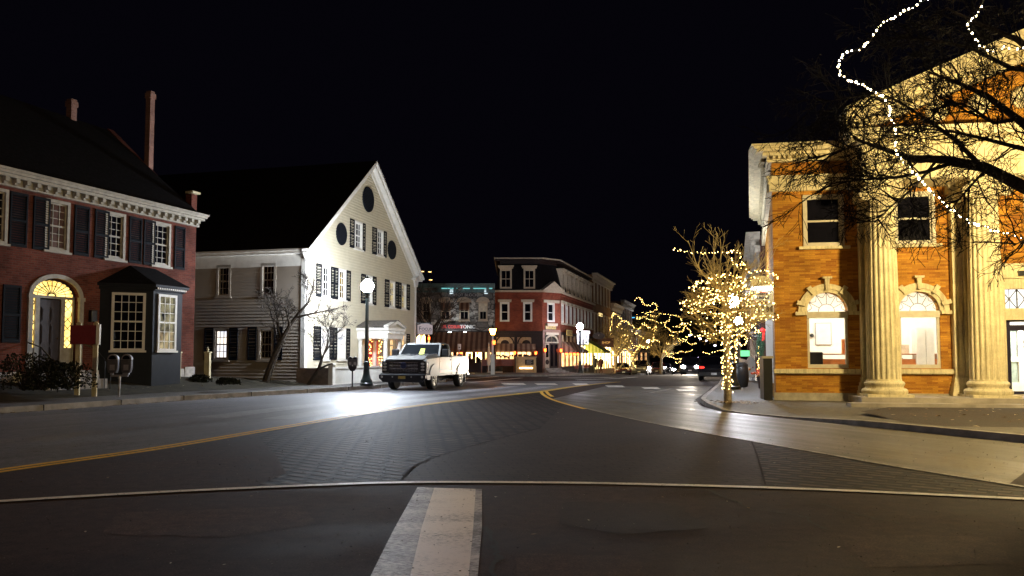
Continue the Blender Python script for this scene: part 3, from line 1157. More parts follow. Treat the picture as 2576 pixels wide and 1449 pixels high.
# the recessed doorway: arch surround, fanlight, sidelights, panelled door
cu, ru = (dU0 + dU1) / 2, (dU1 - dU0) / 2
ds = MB()
arch_ring(ds, cu, dZs, ru, ru + .14, -.06, .02, (dZt - dZs) / ru)
for s in (-1, 1):
    a = cu + s * (ru + .07)
    ds.box(a - .08, a + .08, -.07, .02, dZ0, dZs - .02)
    ds.box(a - .11, a + .11, -.10, .02, dZs - .10, dZs + .03)
ds.box(dU0, dU1, 0.18, 0.25, dZs - .06, dZs + .03)
u0r, u1r = dU0 + .02, dU1 - .02
f = lambda t: u0r + (u1r - u0r) * t
for a, c in ((0, .035), (.15, .24), (.70, .79), (.965, 1)):
    ds.box(f(a), f(c), 0.16, 0.25, dZ0, dZs - .06)
ds.box(f(.035), f(.15), 0.18, 0.25, dZ0, dZ0 + .75)
ds.box(f(.79), f(.965), 0.18, 0.25, dZ0, dZ0 + .75)
dsur = ds.build('doorway', M_HWHITE, bh)
M_FAN = glow('fanlight_glow', (1, .60, .12), (1, .68, .20), 1.1, 1.9)
fp = MB()
fan_pane(fp, cu, dZs + .03, ru - .03, dZt - dZs - .06, 0.21)
fl = fp.build('fanlight', M_FAN, bh)
fb = MB()
for i in range(1, 12):
    t = math.pi * i / 12
    fb.bar((cu + .16 * math.cos(t), 0.195, dZs + .03 + .12 * math.sin(t)), (cu + (ru - .03) * math.cos(t), 0.195, dZs + .03 + (dZt - dZs - .06) * math.sin(t)), .022)
for k, w in ((.62, .022), (.17, .05), (.98, .05)):
    P = arch_pts(cu, dZs + .03, (ru - .03) * k, (dZt - dZs - .06) * k)
    fb.tube([(p[0], 0.195, p[1]) for p in P], w / 2, 4)
for i in range(12):
    t0, t1 = math.pi * i / 12, math.pi * (i + 1) / 12
    P = []
    for k in range(7):
        t = t0 + (t1 - t0) * k / 6
        q = 1 - .13 * math.sin(math.pi * k / 6)
        P.append((cu + (ru - .03) * q * math.cos(t), 0.195, dZs + .03 + (dZt - dZs - .06) * q * math.sin(t)))
    fb.tube(P, .009, 4)
fb.build('glazing_bars', M_BLACK, fl)
for a, c in ((.035, .15), (.79, .965)):
    sb = MB()
    sb.box(f(a), f(c), 0.22, 0.23, dZ0 + .75, dZs - .06)
    sl = sb.build('sidelight', M_FAN, bh)
    lz0, lz1, lu, lw = dZ0 + .75, dZs - .06, (f(a) + f(c)) / 2, (f(c) - f(a)) / 2
    lb_ = MB()
    nn = 5
    for k in range(nn):
        zc = lz0 + (lz1 - lz0) * (k + .5) / nn
        hh = (lz1 - lz0) / nn / 2
        if k % 2:
            lb_.tube([(lu + lw * .9 * math.cos(q * .524), 0.21, zc + hh * .9 * math.sin(q * .524)) for q in range(13)], .010, 4)
        else:
            for s in (-1, 1):
                lb_.bar((lu - lw, 0.21, zc + s * 0), (lu, 0.21, zc + s * hh), .018)
                lb_.bar((lu, 0.21, zc + s * hh), (lu + lw, 0.21, zc), .018)
    lb_.build('glazing_bars', M_BLACK, sl)
db = MB()
du0, du1 = f(.25), f(.69)
db.box(du0, du1, 0.2, 0.25, dZ0 + .05, dZs - .10)
dmid = (du0 + du1) / 2
for a, c in ((du0 + .1, dmid - .06), (dmid + .06, du1 - .1)):
    for z0_, z1_ in ((.12, .30), (.36, .62), (.68, .95)):
        H = dZs - .1 - dZ0
        z0q, z1q = dZ0 + H * (1 - z1_), dZ0 + H * (1 - z0_)
        db.box(a - .03, c + .03, 0.18, 0.2, z0q - .03, z1q + .03)
        db.box(a, c, 0.165, 0.18, z0q + .03, z1q - .03)
door = db.build('door', flat('door_paint', (.030, .021, .023), .5, spec=.25), bh)
kb = MB()
kb.ball((du1 - .09, 0.16, dZ0 + 1.05), .035, 10, 6)
kb.build('handle', flat('brass', (.6, .4, .12), .25, 1.0), door)
sp = MB()
for k in range(3):
    sp.box(cu - 1.15, cu + 1.15, -.35 * (k + 1) - .02, -.35 * k - .02, .2, dZ0 - .14 * k)
sp.build('steps', M_GRANITE, bh)
for s in (-1, 1):
    rl = MB()
    x = cu + s * 1.0
    P = [(x, -.05, dZ0 + .9), (x, -.6, dZ0 + .75), (x, -1.1, dZ0 + .35), (x, -1.35, dZ0 + .2)]
    rl.tube(P, .022, 6)
    for q in P:
        rl.tube([(q[0], q[1], q[2]), (q[0], q[1], .3)], .014, 5)
    rl.build('hand_rail', M_BLACK, bh)

# canted bay window with a hipped roof
bw = 1.25
uB, uC = F1.u(382, bw), F1.u(455, bw)
uA = F1.u(247)
uD = uC + .95
bzT = F1.uv(420, 726, bw)[1]
bay = MB()
M_BAY = flat('bay_paint', (.010, .013, .018), .6, var=.2, spec=.25)
foot = [(uA, 0), (uB, -bw), (uC, -bw), (uD, 0)]
bay.prism([(uA, -.001), (uB, -bw), (uC, -bw), (uD, -.001)], .15, bzT, 'z')
o_bay = bay.build('bay_window', M_BAY, bh)
bc = MB()
ex = lambda k: [(uA - k * .6, .0), (uB - k * .5, -bw - k), (uC + k * .5, -bw - k), (uD + k * .6, .0)]
bc.prism(ex(.10), bzT - .12, bzT, 'z')
bc.prism(ex(.22), bzT, bzT + .09, 'z')
u = uB
while u < uC:
    bc.box(u, u + .05, -bw - .16, -bw - .10, bzT - .07, bzT - .002)
    u += .10
bc.build('cornice', M_BAY, o_bay)
bden = MB()
u = uB + .02
while u < uC:
    bden.box(u, u + .055, -bw - .175, -bw - .101, bzT - .075, bzT - .012)
    u += .105
bden.build('dentils', M_WHITE, o_bay)
br = MB()
E = ex(.26)
tz = F1.uv(314, 664, .2)[1]
br.add([(*E[0], bzT + .09), (*E[1], bzT + .09), (*E[2], bzT + .09), (*E[3], bzT + .09), ((uA + uB) / 2 + .7, -.02, tz), (uC - .1, -.02, tz)], [(0, 1, 4), (1, 2, 5, 4), (2, 3, 5)])
br.build('roof', M_SHINGLE, o_bay)
def bay_win(p, q, t0, t1, z0, z1, pane, cols, rows=6):
    P, Q = Vector((*p, 0)), Vector((*q, 0))
    d = (Q - P).normalized()
    e = empty('window', P, math.atan2(d.y, d.x))
    e.parent = o_bay
    L = (Q - P).length
    b = MB()
    u0, u1 = L * t0, L * t1
    for a in ((u0, u0 + .09, z0, z1), (u1 - .09, u1, z0, z1), (u0 + .09, u1 - .09, z0, z0 + .07), (u0 + .09, u1 - .09, z1 - .09, z1), (u0 + .09, u1 - .09, (z0 + z1) / 2 - .03, (z0 + z1) / 2 + .03)):
        b.box(a[0], a[1], -.06, -.004, a[2], a[3])
    for i in range(1, cols):
        x = u0 + .09 + (u1 - u0 - .18) * i / cols
        b.box(x - .012, x + .012, -.045, -.006, z0 + .07, z1 - .09)
    for j in range(1, rows):
        zz = z0 + (z1 - z0) * j / rows
        if j != rows // 2:
            b.box(u0 + .09, u1 - .09, -.044, -.007, zz - .012, zz + .012)
    b.box(u0 - .05, u1 + .05, -.10, -.004, z0 - .07, z0 - .001)
    f_ = b.build('frame', M_WHITE, e)
    g = MB()
    g.box(u0 + .09, u1 - .09, -.02, -.012, z0 + .07, z1 - .09)
    g.build('pane', pane, e)
    # the sash takes the empty's place so that it stays thing > part > sub-part
    return e
M_TREEGLOW = glow('tree_reflection_glow', (.02, .03, .05), (.55, .50, .30), .15, .42, 3.2)  # glow stands in for tree lights mirrored in the pane
zb0, zb1 = F1.uv(415, 882, bw)[1], F1.uv(415, 741, bw)[1]
bay_win(foot[0], foot[1], .22, .86, zb0, zb1, M_DGLASS, 4)
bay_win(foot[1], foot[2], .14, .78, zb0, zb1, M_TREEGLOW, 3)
wl = MB()
wl.box(F1.u(219), F1.u(234), -.16, 0, F1.uv(226, 810)[1], F1.uv(226, 780)[1])
wl.build('wall_lantern', M_BLACK, bh, bevel=.02)

# ------------------------------------------------------------------ the yellow clapboard house with its gable to the street
F2 = Fac((-9.4, 36), (.26, 1))
yh = empty('clapboard_house', F2.p, F2.rz)
tag(yh, 'pale yellow clapboard house with tall gable, oval vents and pillared porch', 'house')
e0, e1 = F2.uv(768, 634)[1], 0
UW = F2.u(1044)
AP_U, AP_Z = UW / 2, F2.uv(938, 426)[1]
holes2 = []
def y_pair(px, y0, y1, rows, shut, pane=None, cols=3, zz=None):
    for k, (a, c) in enumerate(px):
        u0, u1 = F2.u(a), F2.u(c)
        win(yh, u0, u1, zz[0], zz[1], cols, rows, cs=.085, pm=(pane[k] if pane else None))
        holes2.append(hole_of(u0, u1, *zz, cs=.085))
    for a, c in shut:
        shutter(yh, F2.u(a), F2.u(c), zz[0] - .02, zz[1])
zA = (F2.uv(897, 626)[1], F2.uv(897, 556)[1])
z2 = (F2.uv(816, 748)[1], F2.uv(816, 667)[1])
z1 = (F2.uv(816, 905)[1], F2.uv(816, 822)[1])
M_REFL = glow('street_reflection_glow', (.01, .012, .02), (.75, .52, .10), .05, .5, 2.6)  # street light mirrored in the glass, put in as the pane's glow
M_WARMW = glow('shop_window_glow', (1, .50, .15), (1, .70, .34), .6, 1.1, 2.5)
M_COOLW = glow('white_window_glow', (.80, .85, 1), (1, .86, .72), .62, 1.0, 2.0)
y_pair([(886.5, 907), (943.7, 960.5)], 0, 0, 4, [(875, 886), (907.5, 914), (932, 943.2), (961, 968)], zz=zA)
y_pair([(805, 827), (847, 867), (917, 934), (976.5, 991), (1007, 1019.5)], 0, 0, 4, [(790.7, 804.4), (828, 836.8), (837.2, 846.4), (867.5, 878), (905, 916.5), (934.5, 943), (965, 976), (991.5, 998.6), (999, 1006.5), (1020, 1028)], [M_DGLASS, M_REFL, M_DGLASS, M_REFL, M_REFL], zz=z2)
y_pair([(805, 826), (846, 868)], 0, 0, 4, [(786.5, 804.5), (827, 836), (836.6, 845.5), (868.5, 878)], [M_COOLW, M_COOLW], zz=z1)
y_pair([(978, 992), (1008, 1020)], 0, 0, 4, [(1021, 1029)], [M_WARMW, M_WARMW], zz=(z1[0] + .1, z1[1] - .05))
# door opening under the porch
pu0, pu1 = F2.u(921), F2.u(952)
fw = MB()
hd = (pu0, pu1, .35, 2.75)
holes2.append(hd)
eav = lambda z: 0.0
def gL(z):
    return 0.0 if z <= e0 else AP_U * (z - e0) / (AP_Z - e0)
def gR(z):
    return UW if z <= e0 else UW - (UW - AP_U) * (z - e0) / (AP_Z - e0)
clapboard(fw, gL, gR, .30, e0, holes2)
clapboard(fw, gL, gR, e0, AP_Z - .02, holes2)
for h in holes2:
    a, c, d, e = h
    fw.quad((a, 0, d), (a, .2, d), (a, .2, e), (a, 0, e))
    fw.quad((c, 0, d), (c, .2, d), (c, .2, e), (c, 0, e))
    fw.quad((a, 0, d), (c, 0, d), (c, .2, d), (a, .2, d))
    fw.quad((a, 0, e), (c, 0, e), (c, .2, e), (a, .2, e))
fw.build('wall', M_CLAP, yh)
# side wall towards the camera, back wall
YD = 22.0
sw_holes = []
class SideF:
    pass
FS = Fac((F2.p + F2.n * YD)[:2], (-F2.n)[:2])        # as seen from the near side: left is far back, right is the street corner
fs = empty('side_wing', F2.n * 0, 0)
bpy.data.objects.remove(fs)
def side_u(x, y=800):
    return YD - FS.uv(x, y)[0]          # distance back from the corner
side = []
for a, c, y0, y1, lit in ((543, 579, 667, 747, 0), (654, 693, 662, 745, 0), (538, 577, 825, 906, 1), (651, 689, 825, 906, 0)):
    ym = (y0 + y1) / 2
    b0, b1 = side_u(c), side_u(a)
    zz0, zz1 = FS.uv((a + c) / 2, y1)[1], FS.uv((a + c) / 2, y0)[1]
    side.append((b0, b1, zz0, zz1, lit))
# turned frame: local x of the facade empty is the street wall, so the side wall is built in a rotated child space
RotM = Matrix(((0, 1, 0), (-1, 0, 0), (0, 0, 1)))
def turn(o):
    """move a part built along x (x = YD - distance back) on to the side wall: (x, y, z) -> (y, YD - x, z)"""
    for v in o.data.vertices:
        x, y, z = v.co
        v.co = (y, YD - x, z)
    return o
sh = []
for (b0, b1, q0, q1, lit) in side:
    x0, x1 = YD - b1, YD - b0
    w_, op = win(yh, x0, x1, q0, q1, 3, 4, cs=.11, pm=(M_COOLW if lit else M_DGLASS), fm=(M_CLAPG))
    turn(w_)
    for ch in kids(w_):
        turn(ch)
    sh.append(hole_of(x0, x1, q0, q1, .11))
for a, c, y0, y1 in ((515, 537.5, 825, 906), (577.5, 599, 825, 906), (624, 646, 823, 906), (690, 711, 823, 906)):
    x0, x1 = FS.uv(a, 860)[0], FS.uv(c, 860)[0]
    turn(shutter(yh, x0, x1, FS.uv(a, y1)[1], FS.uv(a, y0)[1]))
swb = MB()
clapboard(swb, lambda z: 0.0, lambda z: YD, .30, e0, sh)
for a, c, d, e in sh:
    swb.quad((a, 0, d), (a, .2, d), (a, .2, e), (a, 0, e))
    swb.quad((c, 0, d), (c, .2, d), (c, .2, e), (c, 0, e))
    swb.quad((a, 0, e), (c, 0, e), (c, .2, e), (a, .2, e))
    swb.quad((a, 0, d), (c, 0, d), (c, .2, d), (a, .2, d))
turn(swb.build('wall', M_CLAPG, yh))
bk = MB()
bk.quad((UW, 0, 0), (UW, YD, 0), (UW, YD, e0), (UW, 0, e0))
bk.add([(0, YD, 0), (UW, YD, 0), (UW, YD, e0), (AP_U, YD, AP_Z), (0, YD, e0)], [(0, 1, 2, 3, 4)])
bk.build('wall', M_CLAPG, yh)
fo = MB()
fo.box(-.02, UW + .02, -.04, .2, -.2, .30)
fo.box(-.04, .2, .2, YD, -.2, .30)
fo.build('foundation', M_GRANITE, yh)
# corner boards, rakes, cornice returns, roof
tr = MB()
tr.box(-.045, .17, -.045, .0, .3, e0 - .3)
tr.box(-.046, .0, .0, .17, .3, e0 - .3)
tr.box(UW - .2, UW + .04, -.04, .0, .3, e0 - .3)
tr.box(-.04, .0, .17, YD, e0 - .62, e0 - .08)
tr.box(-.28, .0, -.30, YD, e0 - .08, e0 + .05)
tr.box(-.36, .0, -.32, YD, e0 + .05, e0 + .16)
for ua, ub in ((0, 1), (UW, -1)):
    tr.prism([(ua + ub * -.36, e0 - .05), (ua + ub * .75, e0 - .05), (ua + ub * .75, e0 + .03), (ua + ub * -.05, e0 + .34), (ua + ub * -.36, e0 + .12)], -.30, -.02, 'y')
    tr.prism([(ua - ub * .04, e0 - .45), (ua + ub * .30, e0 - .45), (ua + ub * .5, e0 - .05), (ua - ub * .2, e0 - .05)], -.12, -.02, 'y')
for s in (0, 1):
    ua = -.38 if s == 0 else UW + .38
    za = e0 + .02
    dx, dz = AP_U - ua, AP_Z + .22 - za
    L = math.hypot(dx, dz)
    nx, nz = -dz / L * (1 if s == 0 else -1), abs(dx) / L
    def rk(o0, o1, y0, y1):
        tr.prism([(ua + nx * o0, za + nz * o0), (AP_U, AP_Z + .22 + o0 * L / abs(dx)), (AP_U, AP_Z + .22 + o1 * L / abs(dx)), (ua + nx * o1, za + nz * o1)], y0, y1, 'y')
    rk(-.42, -.16, -.07, -.026)
    rk(-.16, .0, -.33, -.026)
    rk(.0, .10, -.42, -.05)
tr.build('trim', M_WHITE, yh)
rr = MB()
rr.add([(-.42, -.40, e0 + .13), (AP_U, -.40, AP_Z + .36), (UW + .42, -.40, e0 + .13), (-.42, YD, e0 + .13), (AP_U, YD, AP_Z + .36), (UW + .42, YD, e0 + .13)], [(0, 1, 4, 3), (1, 2, 5, 4)])
rr.build('roof', M_SHINGLE, yh)
for cx, cy, rx, ry in ((924, 502, 13, 30), (856.6, 589, 12, 26), (983.5, 629, 9.3, 22)):
    u, z = F2.uv(cx, cy)
    ru_ = (F2.u(cx + rx) - F2.u(cx - rx)) / 2
    rz_ = F2.uv(cx, cy - ry)[1] - z
    v = MB()
    O = [(u + ru_ * math.cos(i * math.pi / 16), z + rz_ * math.sin(i * math.pi / 16)) for i in range(32)]
    v.prism(O, -.05, -.005, 'y')
    ov = v.build('oval_shutter', M_SHUT, yh)
    v = MB()
    v.tube([(p[0], -.05, p[1]) for p in O + O[:1]], .05, 6, cap=False)
    for k in range(-7, 8):
        zz = z + rz_ * k / 8
        hw = ru_ * math.sqrt(1 - (k / 8) ** 2) * .93
        v.box(u - hw, u + hw, -.075, -.045, zz - .035, zz + .03)
    v.build('louvres', M_SHUT, ov)

# porch: gabled, on four columns, with a red door behind
pd = 1.55
q0, q1 = F2.u(906, .1) - .1, F2.u(1004, pd) + .1
q0 = F2.u(970, pd) - .22
pzc = F2.uv(972, 852, pd)[1]
pb = MB()
pm_ = (q0 + q1) / 2
pb.box(q0, q1, -pd - .18, -.03, pzc, pzc + .42)
pb.box(q0 - .10, q1 + .10, -pd - .28, -.03, pzc + .42, pzc + .56)
u = q0
while u < q1 - .1:
    pb.box(u, u + .10, -pd - .26, -pd - .18, pzc + .28, pzc + .419)
    u += .2
pap = F2.uv(1004, 812, pd)[1] + .05
for s in (-1, 1):
    pb.prism([(pm_ + s * (q1 - q0 + .3) / 2, pzc + .56), (pm_, pap - .14), (pm_, pap + .02), (pm_ + s * (q1 - q0 + .36) / 2, pzc + .68)], -pd - .30, -pd - .05, 'y')
pb.add([(q0, -pd - .1, pzc + .56), (q1, -pd - .1, pzc + .56), (pm_, -pd - .1, pap - .12)], [(0, 1, 2)])
porch = pb.build('porch', M_WHITE, yh)
pr = MB()
pr.add([(q0 - .2, -pd - .33, pzc + .60), (pm_, -pd - .33, pap + .05), (q1 + .2, -pd - .33, pzc + .60), (q0 - .2, 0, pzc + .60), (pm_, 0, pap + .05), (q1 + .2, 0, pzc + .60)], [(0, 1, 4, 3), (1, 2, 5, 4)])
pr.build('roof', flat('porch_shingle', (.13, .115, .10), .85, var=.35, vscale=9), porch)
for u in (q0 + .17, q1 - .17):
    for y in (-pd, -.14):
        c = MB()
        c.lathe([(.15, .35), (.15, .45), (.115, .48), (.125, 1.2), (.10, pzc - .12), (.135, pzc - .08), (.15, pzc - .001)], 14, (u, y, 0))
        c.build('column', M_WHITE, porch, smooth=True)
fl_ = MB()
fl_.box(q0 - .1, q1 + .1, -pd - .3, -.02, .0, .35)
fl_.build('floor', flat('porch_boards', (.16, .15, .14), .6), porch)
dr = MB()
dr.box(pu0, pu1, .06, .12, .36, 2.74)
dmx = (pu0 + pu1) / 2
for z0_, z1_ in ((.55, 1.15), (1.35, 2.5)):
    for a, c in ((pu0 + .12, dmx - .06), (dmx + .06, pu1 - .12)):
        dr.box(a, c, .03, .06, z0_, z1_)
M_RED = flat('red_door_paint', (.55, .022, .018), .35, var=.15)
rd = dr.build('door', M_RED, yh)
# ------------------------------------------------------------------ the bank: golden brick, cream columns, pediment
F3 = Fac((7.86, 23.8), (1, -.17))
bk_ = empty('bank_building', F3.p, F3.rz)
tag(bk_, 'golden brick bank with fluted cream columns, arched lit windows and pediment', 'bank')
UC = F3.u(2650)
UE = 2 * UC
zC1 = F3.uv(2000, 482)[1]           # underside of the architrave
zC2 = F3.uv(2000, 446)[1]
zC3 = F3.uv(2000, 405)[1]
zTOP = F3.uv(2000, 362, .5)[1]
bdep = 12.0
bholes = []
# upper sash windows
zu = (F3.uv(2190, 617)[1], F3.uv(2190, 486)[1])
ups = [(F3.u(2026), F3.u(2130)), (F3.u(2256), F3.u(2362))]
ups += [(UE - b, UE - a) for a, b in ups] + [(UC - .65, UC + .65)]
M_BANKF = flat('bank_sash_paint', (.50, .46, .36), .5, var=.12)
for a, c in ups:
    win(bk_, a, c, *zu, cols=1, rows=1, cs=.09, pm=M_DGLASS, fm=M_BANKF, sill=False)
    bholes.append(hole_of(a, c, *zu, cs=.09))
# arched windows
zw0, zw1 = F3.uv(2080, 926)[1], F3.uv(2080, 800)[1]
zsp = F3.uv(2080, 784)[1]
arcs = [(F3.u(2031), F3.u(2134)), (F3.u(2262), F3.u(2366))]
arcs += [(UE - b, UE - a) for a, b in arcs]
for a, c in arcs:
    rr_ = (c - a) / 2
    bholes.append((a, c, zw0, zsp + rr_, 1))
# entrance
en0, en1 = UC - 1.25, UC + 1.25
ze0, ze1 = .30, F3.uv(2545, 805)[1]
zt0, zt1 = F3.uv(2545, 776)[1], F3.uv(2545, 727)[1]
bholes.append((en0, en1, ze0, ze1))
bholes.append((en0, en1, zt0, zt1))
wm = MB()
wall(wm, 0, UE, 0, zC1 + .02, bholes, th=.28)
for a, c in arcs:
    spandrel(wm, a, c, zsp, zsp + (c - a) / 2, 0, .28)
wm.quad((0, 0, 0), (0, bdep, 0), (0, bdep, zTOP), (0, 0, zTOP))
wm.quad((UE, 0, 0), (UE, bdep, 0), (UE, bdep, zTOP), (UE, 0, zTOP))
wm.quad((0, bdep, 0), (UE, bdep, 0), (UE, bdep, zTOP), (0, bdep, zTOP))
wm.quad((0, 0, zC2), (UE, 0, zC2), (UE, 0, zC3), (0, 0, zC3))
shear_side(wm.build('wall', M_BRICKB, bk_))
tm = MB()
tm.box(-.10, UE + .10, -.14, .02, zC1, (zC1 + zC2) / 2)
tm.box(-.14, UE + .14, -.19, .02, (zC1 + zC2) / 2, zC2)
tm.box(-.18, UE + .18, -.24, .02, zC2 - .07, zC2 + .02)
zd = zC3
h_ = zTOP - zC3
tm.box(-.16, UE + .16, -.18, .02, zd - .05, zd + h_ * .30)
tm.box(-.30, UE + .30, -.34, .02, zd + h_ * .30, zd + h_ * .52)
tm.box(-.50, UE + .50, -.56, .02, zd + h_ * .52, zd + h_ * .72)
tm.box(-.58, UE + .58, -.64, .02, zd + h_ * .72, zd + h_ * .86)
tm.box(-.66, UE + .66, -.72, .02, zd + h_ * .86, zTOP)
for z0_, z1_, o in ((zC1, zC2, .14), (zd - .05, zd + h_ * .30, .16), (zd + h_ * .30, zd + h_ * .52, .30), (zd + h_ * .52, zd + h_ * .72, .50), (zd + h_ * .72, zd + h_ * .86, .58), (zd + h_ * .86, zTOP, .66)):
    tm.box(-o, -.001, .02, bdep, z0_, z1_)
u = 0.0
while u < UE:
    tm.box(u, u + .075, -.30, -.18, zd + h_ * .08, zd + h_ * .285)
    u += .15
y = .1
while y < bdep:
    tm.box(-.28, -.16, y, y + .075, zd + h_ * .08, zd + h_ * .285)
    y += .15
shear_side(tm.build('entablature', M_CREAM, bk_))
roofb = MB()
roofb.box(-.2, UE + .2, .02, bdep, zTOP - .35, zTOP - .05)
shear_side(roofb.build('roof', M_SHINGLE, bk_))

def pc(p, q):
    return F3.u(p), F3.u(q)
zwt = (F3.uv(2050, 939)[1], F3.uv(2050, 928)[1])
for a, c in ((-.05, F3.u(2165)), (F3.u(2235), F3.u(2398)), (UE - F3.u(2398), UE - F3.u(2235)), (UE - F3.u(2165), UE + .05)):
    tr3 = MB()
    tr3.box(a, c, -.12, .0, zwt[0], zwt[1])
    tr3.box(a, c, -.05, .0, zwt[0] - .03, zwt[0])
    tr3.build('water_table', M_CREAM, bk_)
for a, c in ups:
    tr3 = MB()
    tr3.box(a - .14, c + .14, -.12, .05, zu[0] - .09, zu[0] - .004)
    tr3.build('sill', M_CREAM, bk_)
fb_ = MB()
fb_.box(-.06, UE + .06, -.08, .01, -.1, F3.uv(2050, 988)[1])
fb_.build('foundation', M_CREAMD, bk_)

# arched windows with keystones, fan bars and clear panes
for a, c in arcs:
    m, r = (a + c) / 2, (c - a) / 2
    s = MB()
    arch_ring(s, m, zsp, r + .0, r + .10, -.05, .10)
    arch_ring(s, m, zsp, r + .101, r + .25, -.08, .0)
    for k in (-1, 1):
        s.box(m + k * (r + .02) - (.0 if k > 0 else .31), m + k * (r + .02) + (.31 if k > 0 else .0), -.12, .0, zsp - .10, zsp + .0)
    for ang in (18, 54, 90, 126, 162):
        t = R(ang)
        rr0, rr1 = r + .07, r + (.40 if ang == 90 else .33)
        for w0, w1, y0 in ((.045, .068, -.14),):
            p = []
            for rad, hw in ((rr0, w0), (rr0, -w0), (rr1, -w1), (rr1, w1)):
                p.append((m + rad * math.cos(t) - hw * math.sin(t), zsp + rad * math.sin(t) + hw * math.cos(t)))
            s.prism(p, y0, -.001, 'y')
        if ang == 90:
            s.box(m - .13, m + .13, -.17, -.001, zsp + rr1, zsp + rr1 + .06)
    aw = s.build('arched_window', M_CREAM, bk_)
    fr = MB()
    fr.box(a, a + .07, .03, .12, zw0, zw1)
    fr.box(c - .07, c, .03, .12, zw0, zw1)
    fr.box(a + .07, c - .07, .03, .12, zw0, zw0 + .11)
    fr.box(a, c, -.02, .14, zw1, zsp)
    fr.build('frame', M_BANKF, aw)
    g = MB()
    g.quad((a + .07, .08, zw0 + .11), (c - .07, .08, zw0 + .11), (c - .07, .08, zw1), (a + .07, .08, zw1))
    fan_pane(g, m, zsp, r, r, .085)
    g.build('pane', M_GLASS, aw)
    fbar = MB()
    for i in range(1, 6):
        t = math.pi * i / 6
        fbar.bar((m + .4 * r * math.cos(t), .075, zsp + .4 * r * math.sin(t)), (m + r * math.cos(t), .075, zsp + r * math.sin(t)), .016)
    fbar.tube([(p[0], .075, p[1]) for p in arch_pts(m, zsp, .4 * r, .4 * r)], .010, 4)
    for i in range(6):
        t0, t1 = math.pi * i / 6, math.pi * (i + 1) / 6
        fbar.tube([(m + r * (1 - .24 * math.sin(math.pi * k / 8)) * math.cos(t0 + (t1 - t0) * k / 8), .075, zsp + r * (1 - .24 * math.sin(math.pi * k / 8)) * math.sin(t0 + (t1 - t0) * k / 8)) for k in range(9)], .009, 4)
    fbar.build('fan_bars', flat('grey_lead', (.10, .10, .09), .5), aw)

# columns and pilasters
zcb = .30
zct = zC1 - .02
cw = .85
def column(u):
    b = MB()
    b.box(u - .64, u + .64, -cw - .64, -cw + .64, .02, .17)
    b.box(u - .60, u + .60, -cw - .60, -cw + .60, .17, .36)
    H = zct
    pf = [(.58, .36), (.60, .40), (.60, .46), (.56, .51), (.50, .53), (.49, .57), (.52, .62), (.53, .66), (.50, .71), (.455, .73), (.45, .78)]
    b.lathe(pf, 48, (u, -cw, 0))
    N = 12
    sh_ = [(.445, .78, True)] + [(.445 * (1 - .15 * (i / N) ** 1.6), .86 + (H - .55 - .86) * i / N, True) for i in range(N + 1)] + [(.375, H - .50, False)]
    b.lathe(sh_, 80, (u, -cw, 0), flute=20, fdepth=.925)
    c = b.build('column', M_CREAM, bk_, smooth=True)
    k = MB()
    k.lathe([(.38, H - .50), (.42, H - .47), (.42, H - .44), (.46, H - .38), (.50, H - .30)], 32, (u, -cw, 0))
    k.box(u - .54, u + .54, -cw - .42, -cw + .42, H - .30, H - .20)
    k.box(u - .50, u + .50, -cw - .50, -cw + .50, H - .10, H)
    k.box(u - .46, u + .46, -cw - .45, -cw + .45, H - .20, H - .10)
    for s in (-1, 1):
        k.lathe([(.185, -.43), (.185, -.36), (.13, -.2), (.13, .2), (.185, .36), (.185, .43)], 18, (u + s * .46, -cw, H - .36), axis='y')
        for q in (-.44,):
            k.tube([(u + s * (.46 + (.155 - .012 * i) * math.cos(i * .6) * 1), -cw + q, H - .36 + (.155 - .012 * i) * math.sin(i * .6)) for i in range(13)], .022, 5)
    k.build('capital', M_CREAM, c, smooth=True)
    return c

c1 = F3.u(2222, cw)
c2 = F3.u(2482, cw)
for u in (c1, c2, UE - c2, UE - c1):
    column(u)
def pilaster(u0, u1):
    b = MB()
    b.box(u0, u1, -.16, -.0, .8, zct - .4)
    n = 5
    wd = (u1 - u0)
    for i in range(n + 1):
        x = u0 + wd * (i + .0) / n
        b.box(max(u0, x - .035), min(u1, x + .035), -.22, -.16, .86, zct - .45)
    for i, (o, z0_, z1_) in enumerate(((.12, .02, .42), (.09, .42, .55), (.06, .55, .66), (.03, .66, .80))):
        b.box(u0 - o, u1 + o, -.20 - o, 0, z0_, z1_)
    b.box(u0 - .05, u1 + .05, -.27, 0, zct - .40, zct - .30)
    for s in (u0 + .02, u1 - .02):
        b.lathe([(.13, -.30), (.13, -.24), (.08, -.2), (.08, -.02)], 14, (s, 0, zct - .38), axis='y')
    b.box(u0 - .08, u1 + .08, -.30, 0, zct - .22, zct)
    b.build('pilaster', M_CREAM, bk_)
p1 = (F3.u(2167, .16), F3.u(2167, .16) + .78)
p2 = (F3.u(2400, .16), F3.u(2400, .16) + .78)
for a, c in (p1, p2, (UE - p2[1], UE - p2[0]), (UE - p1[1], UE - p1[0])):
    pilaster(a, c)

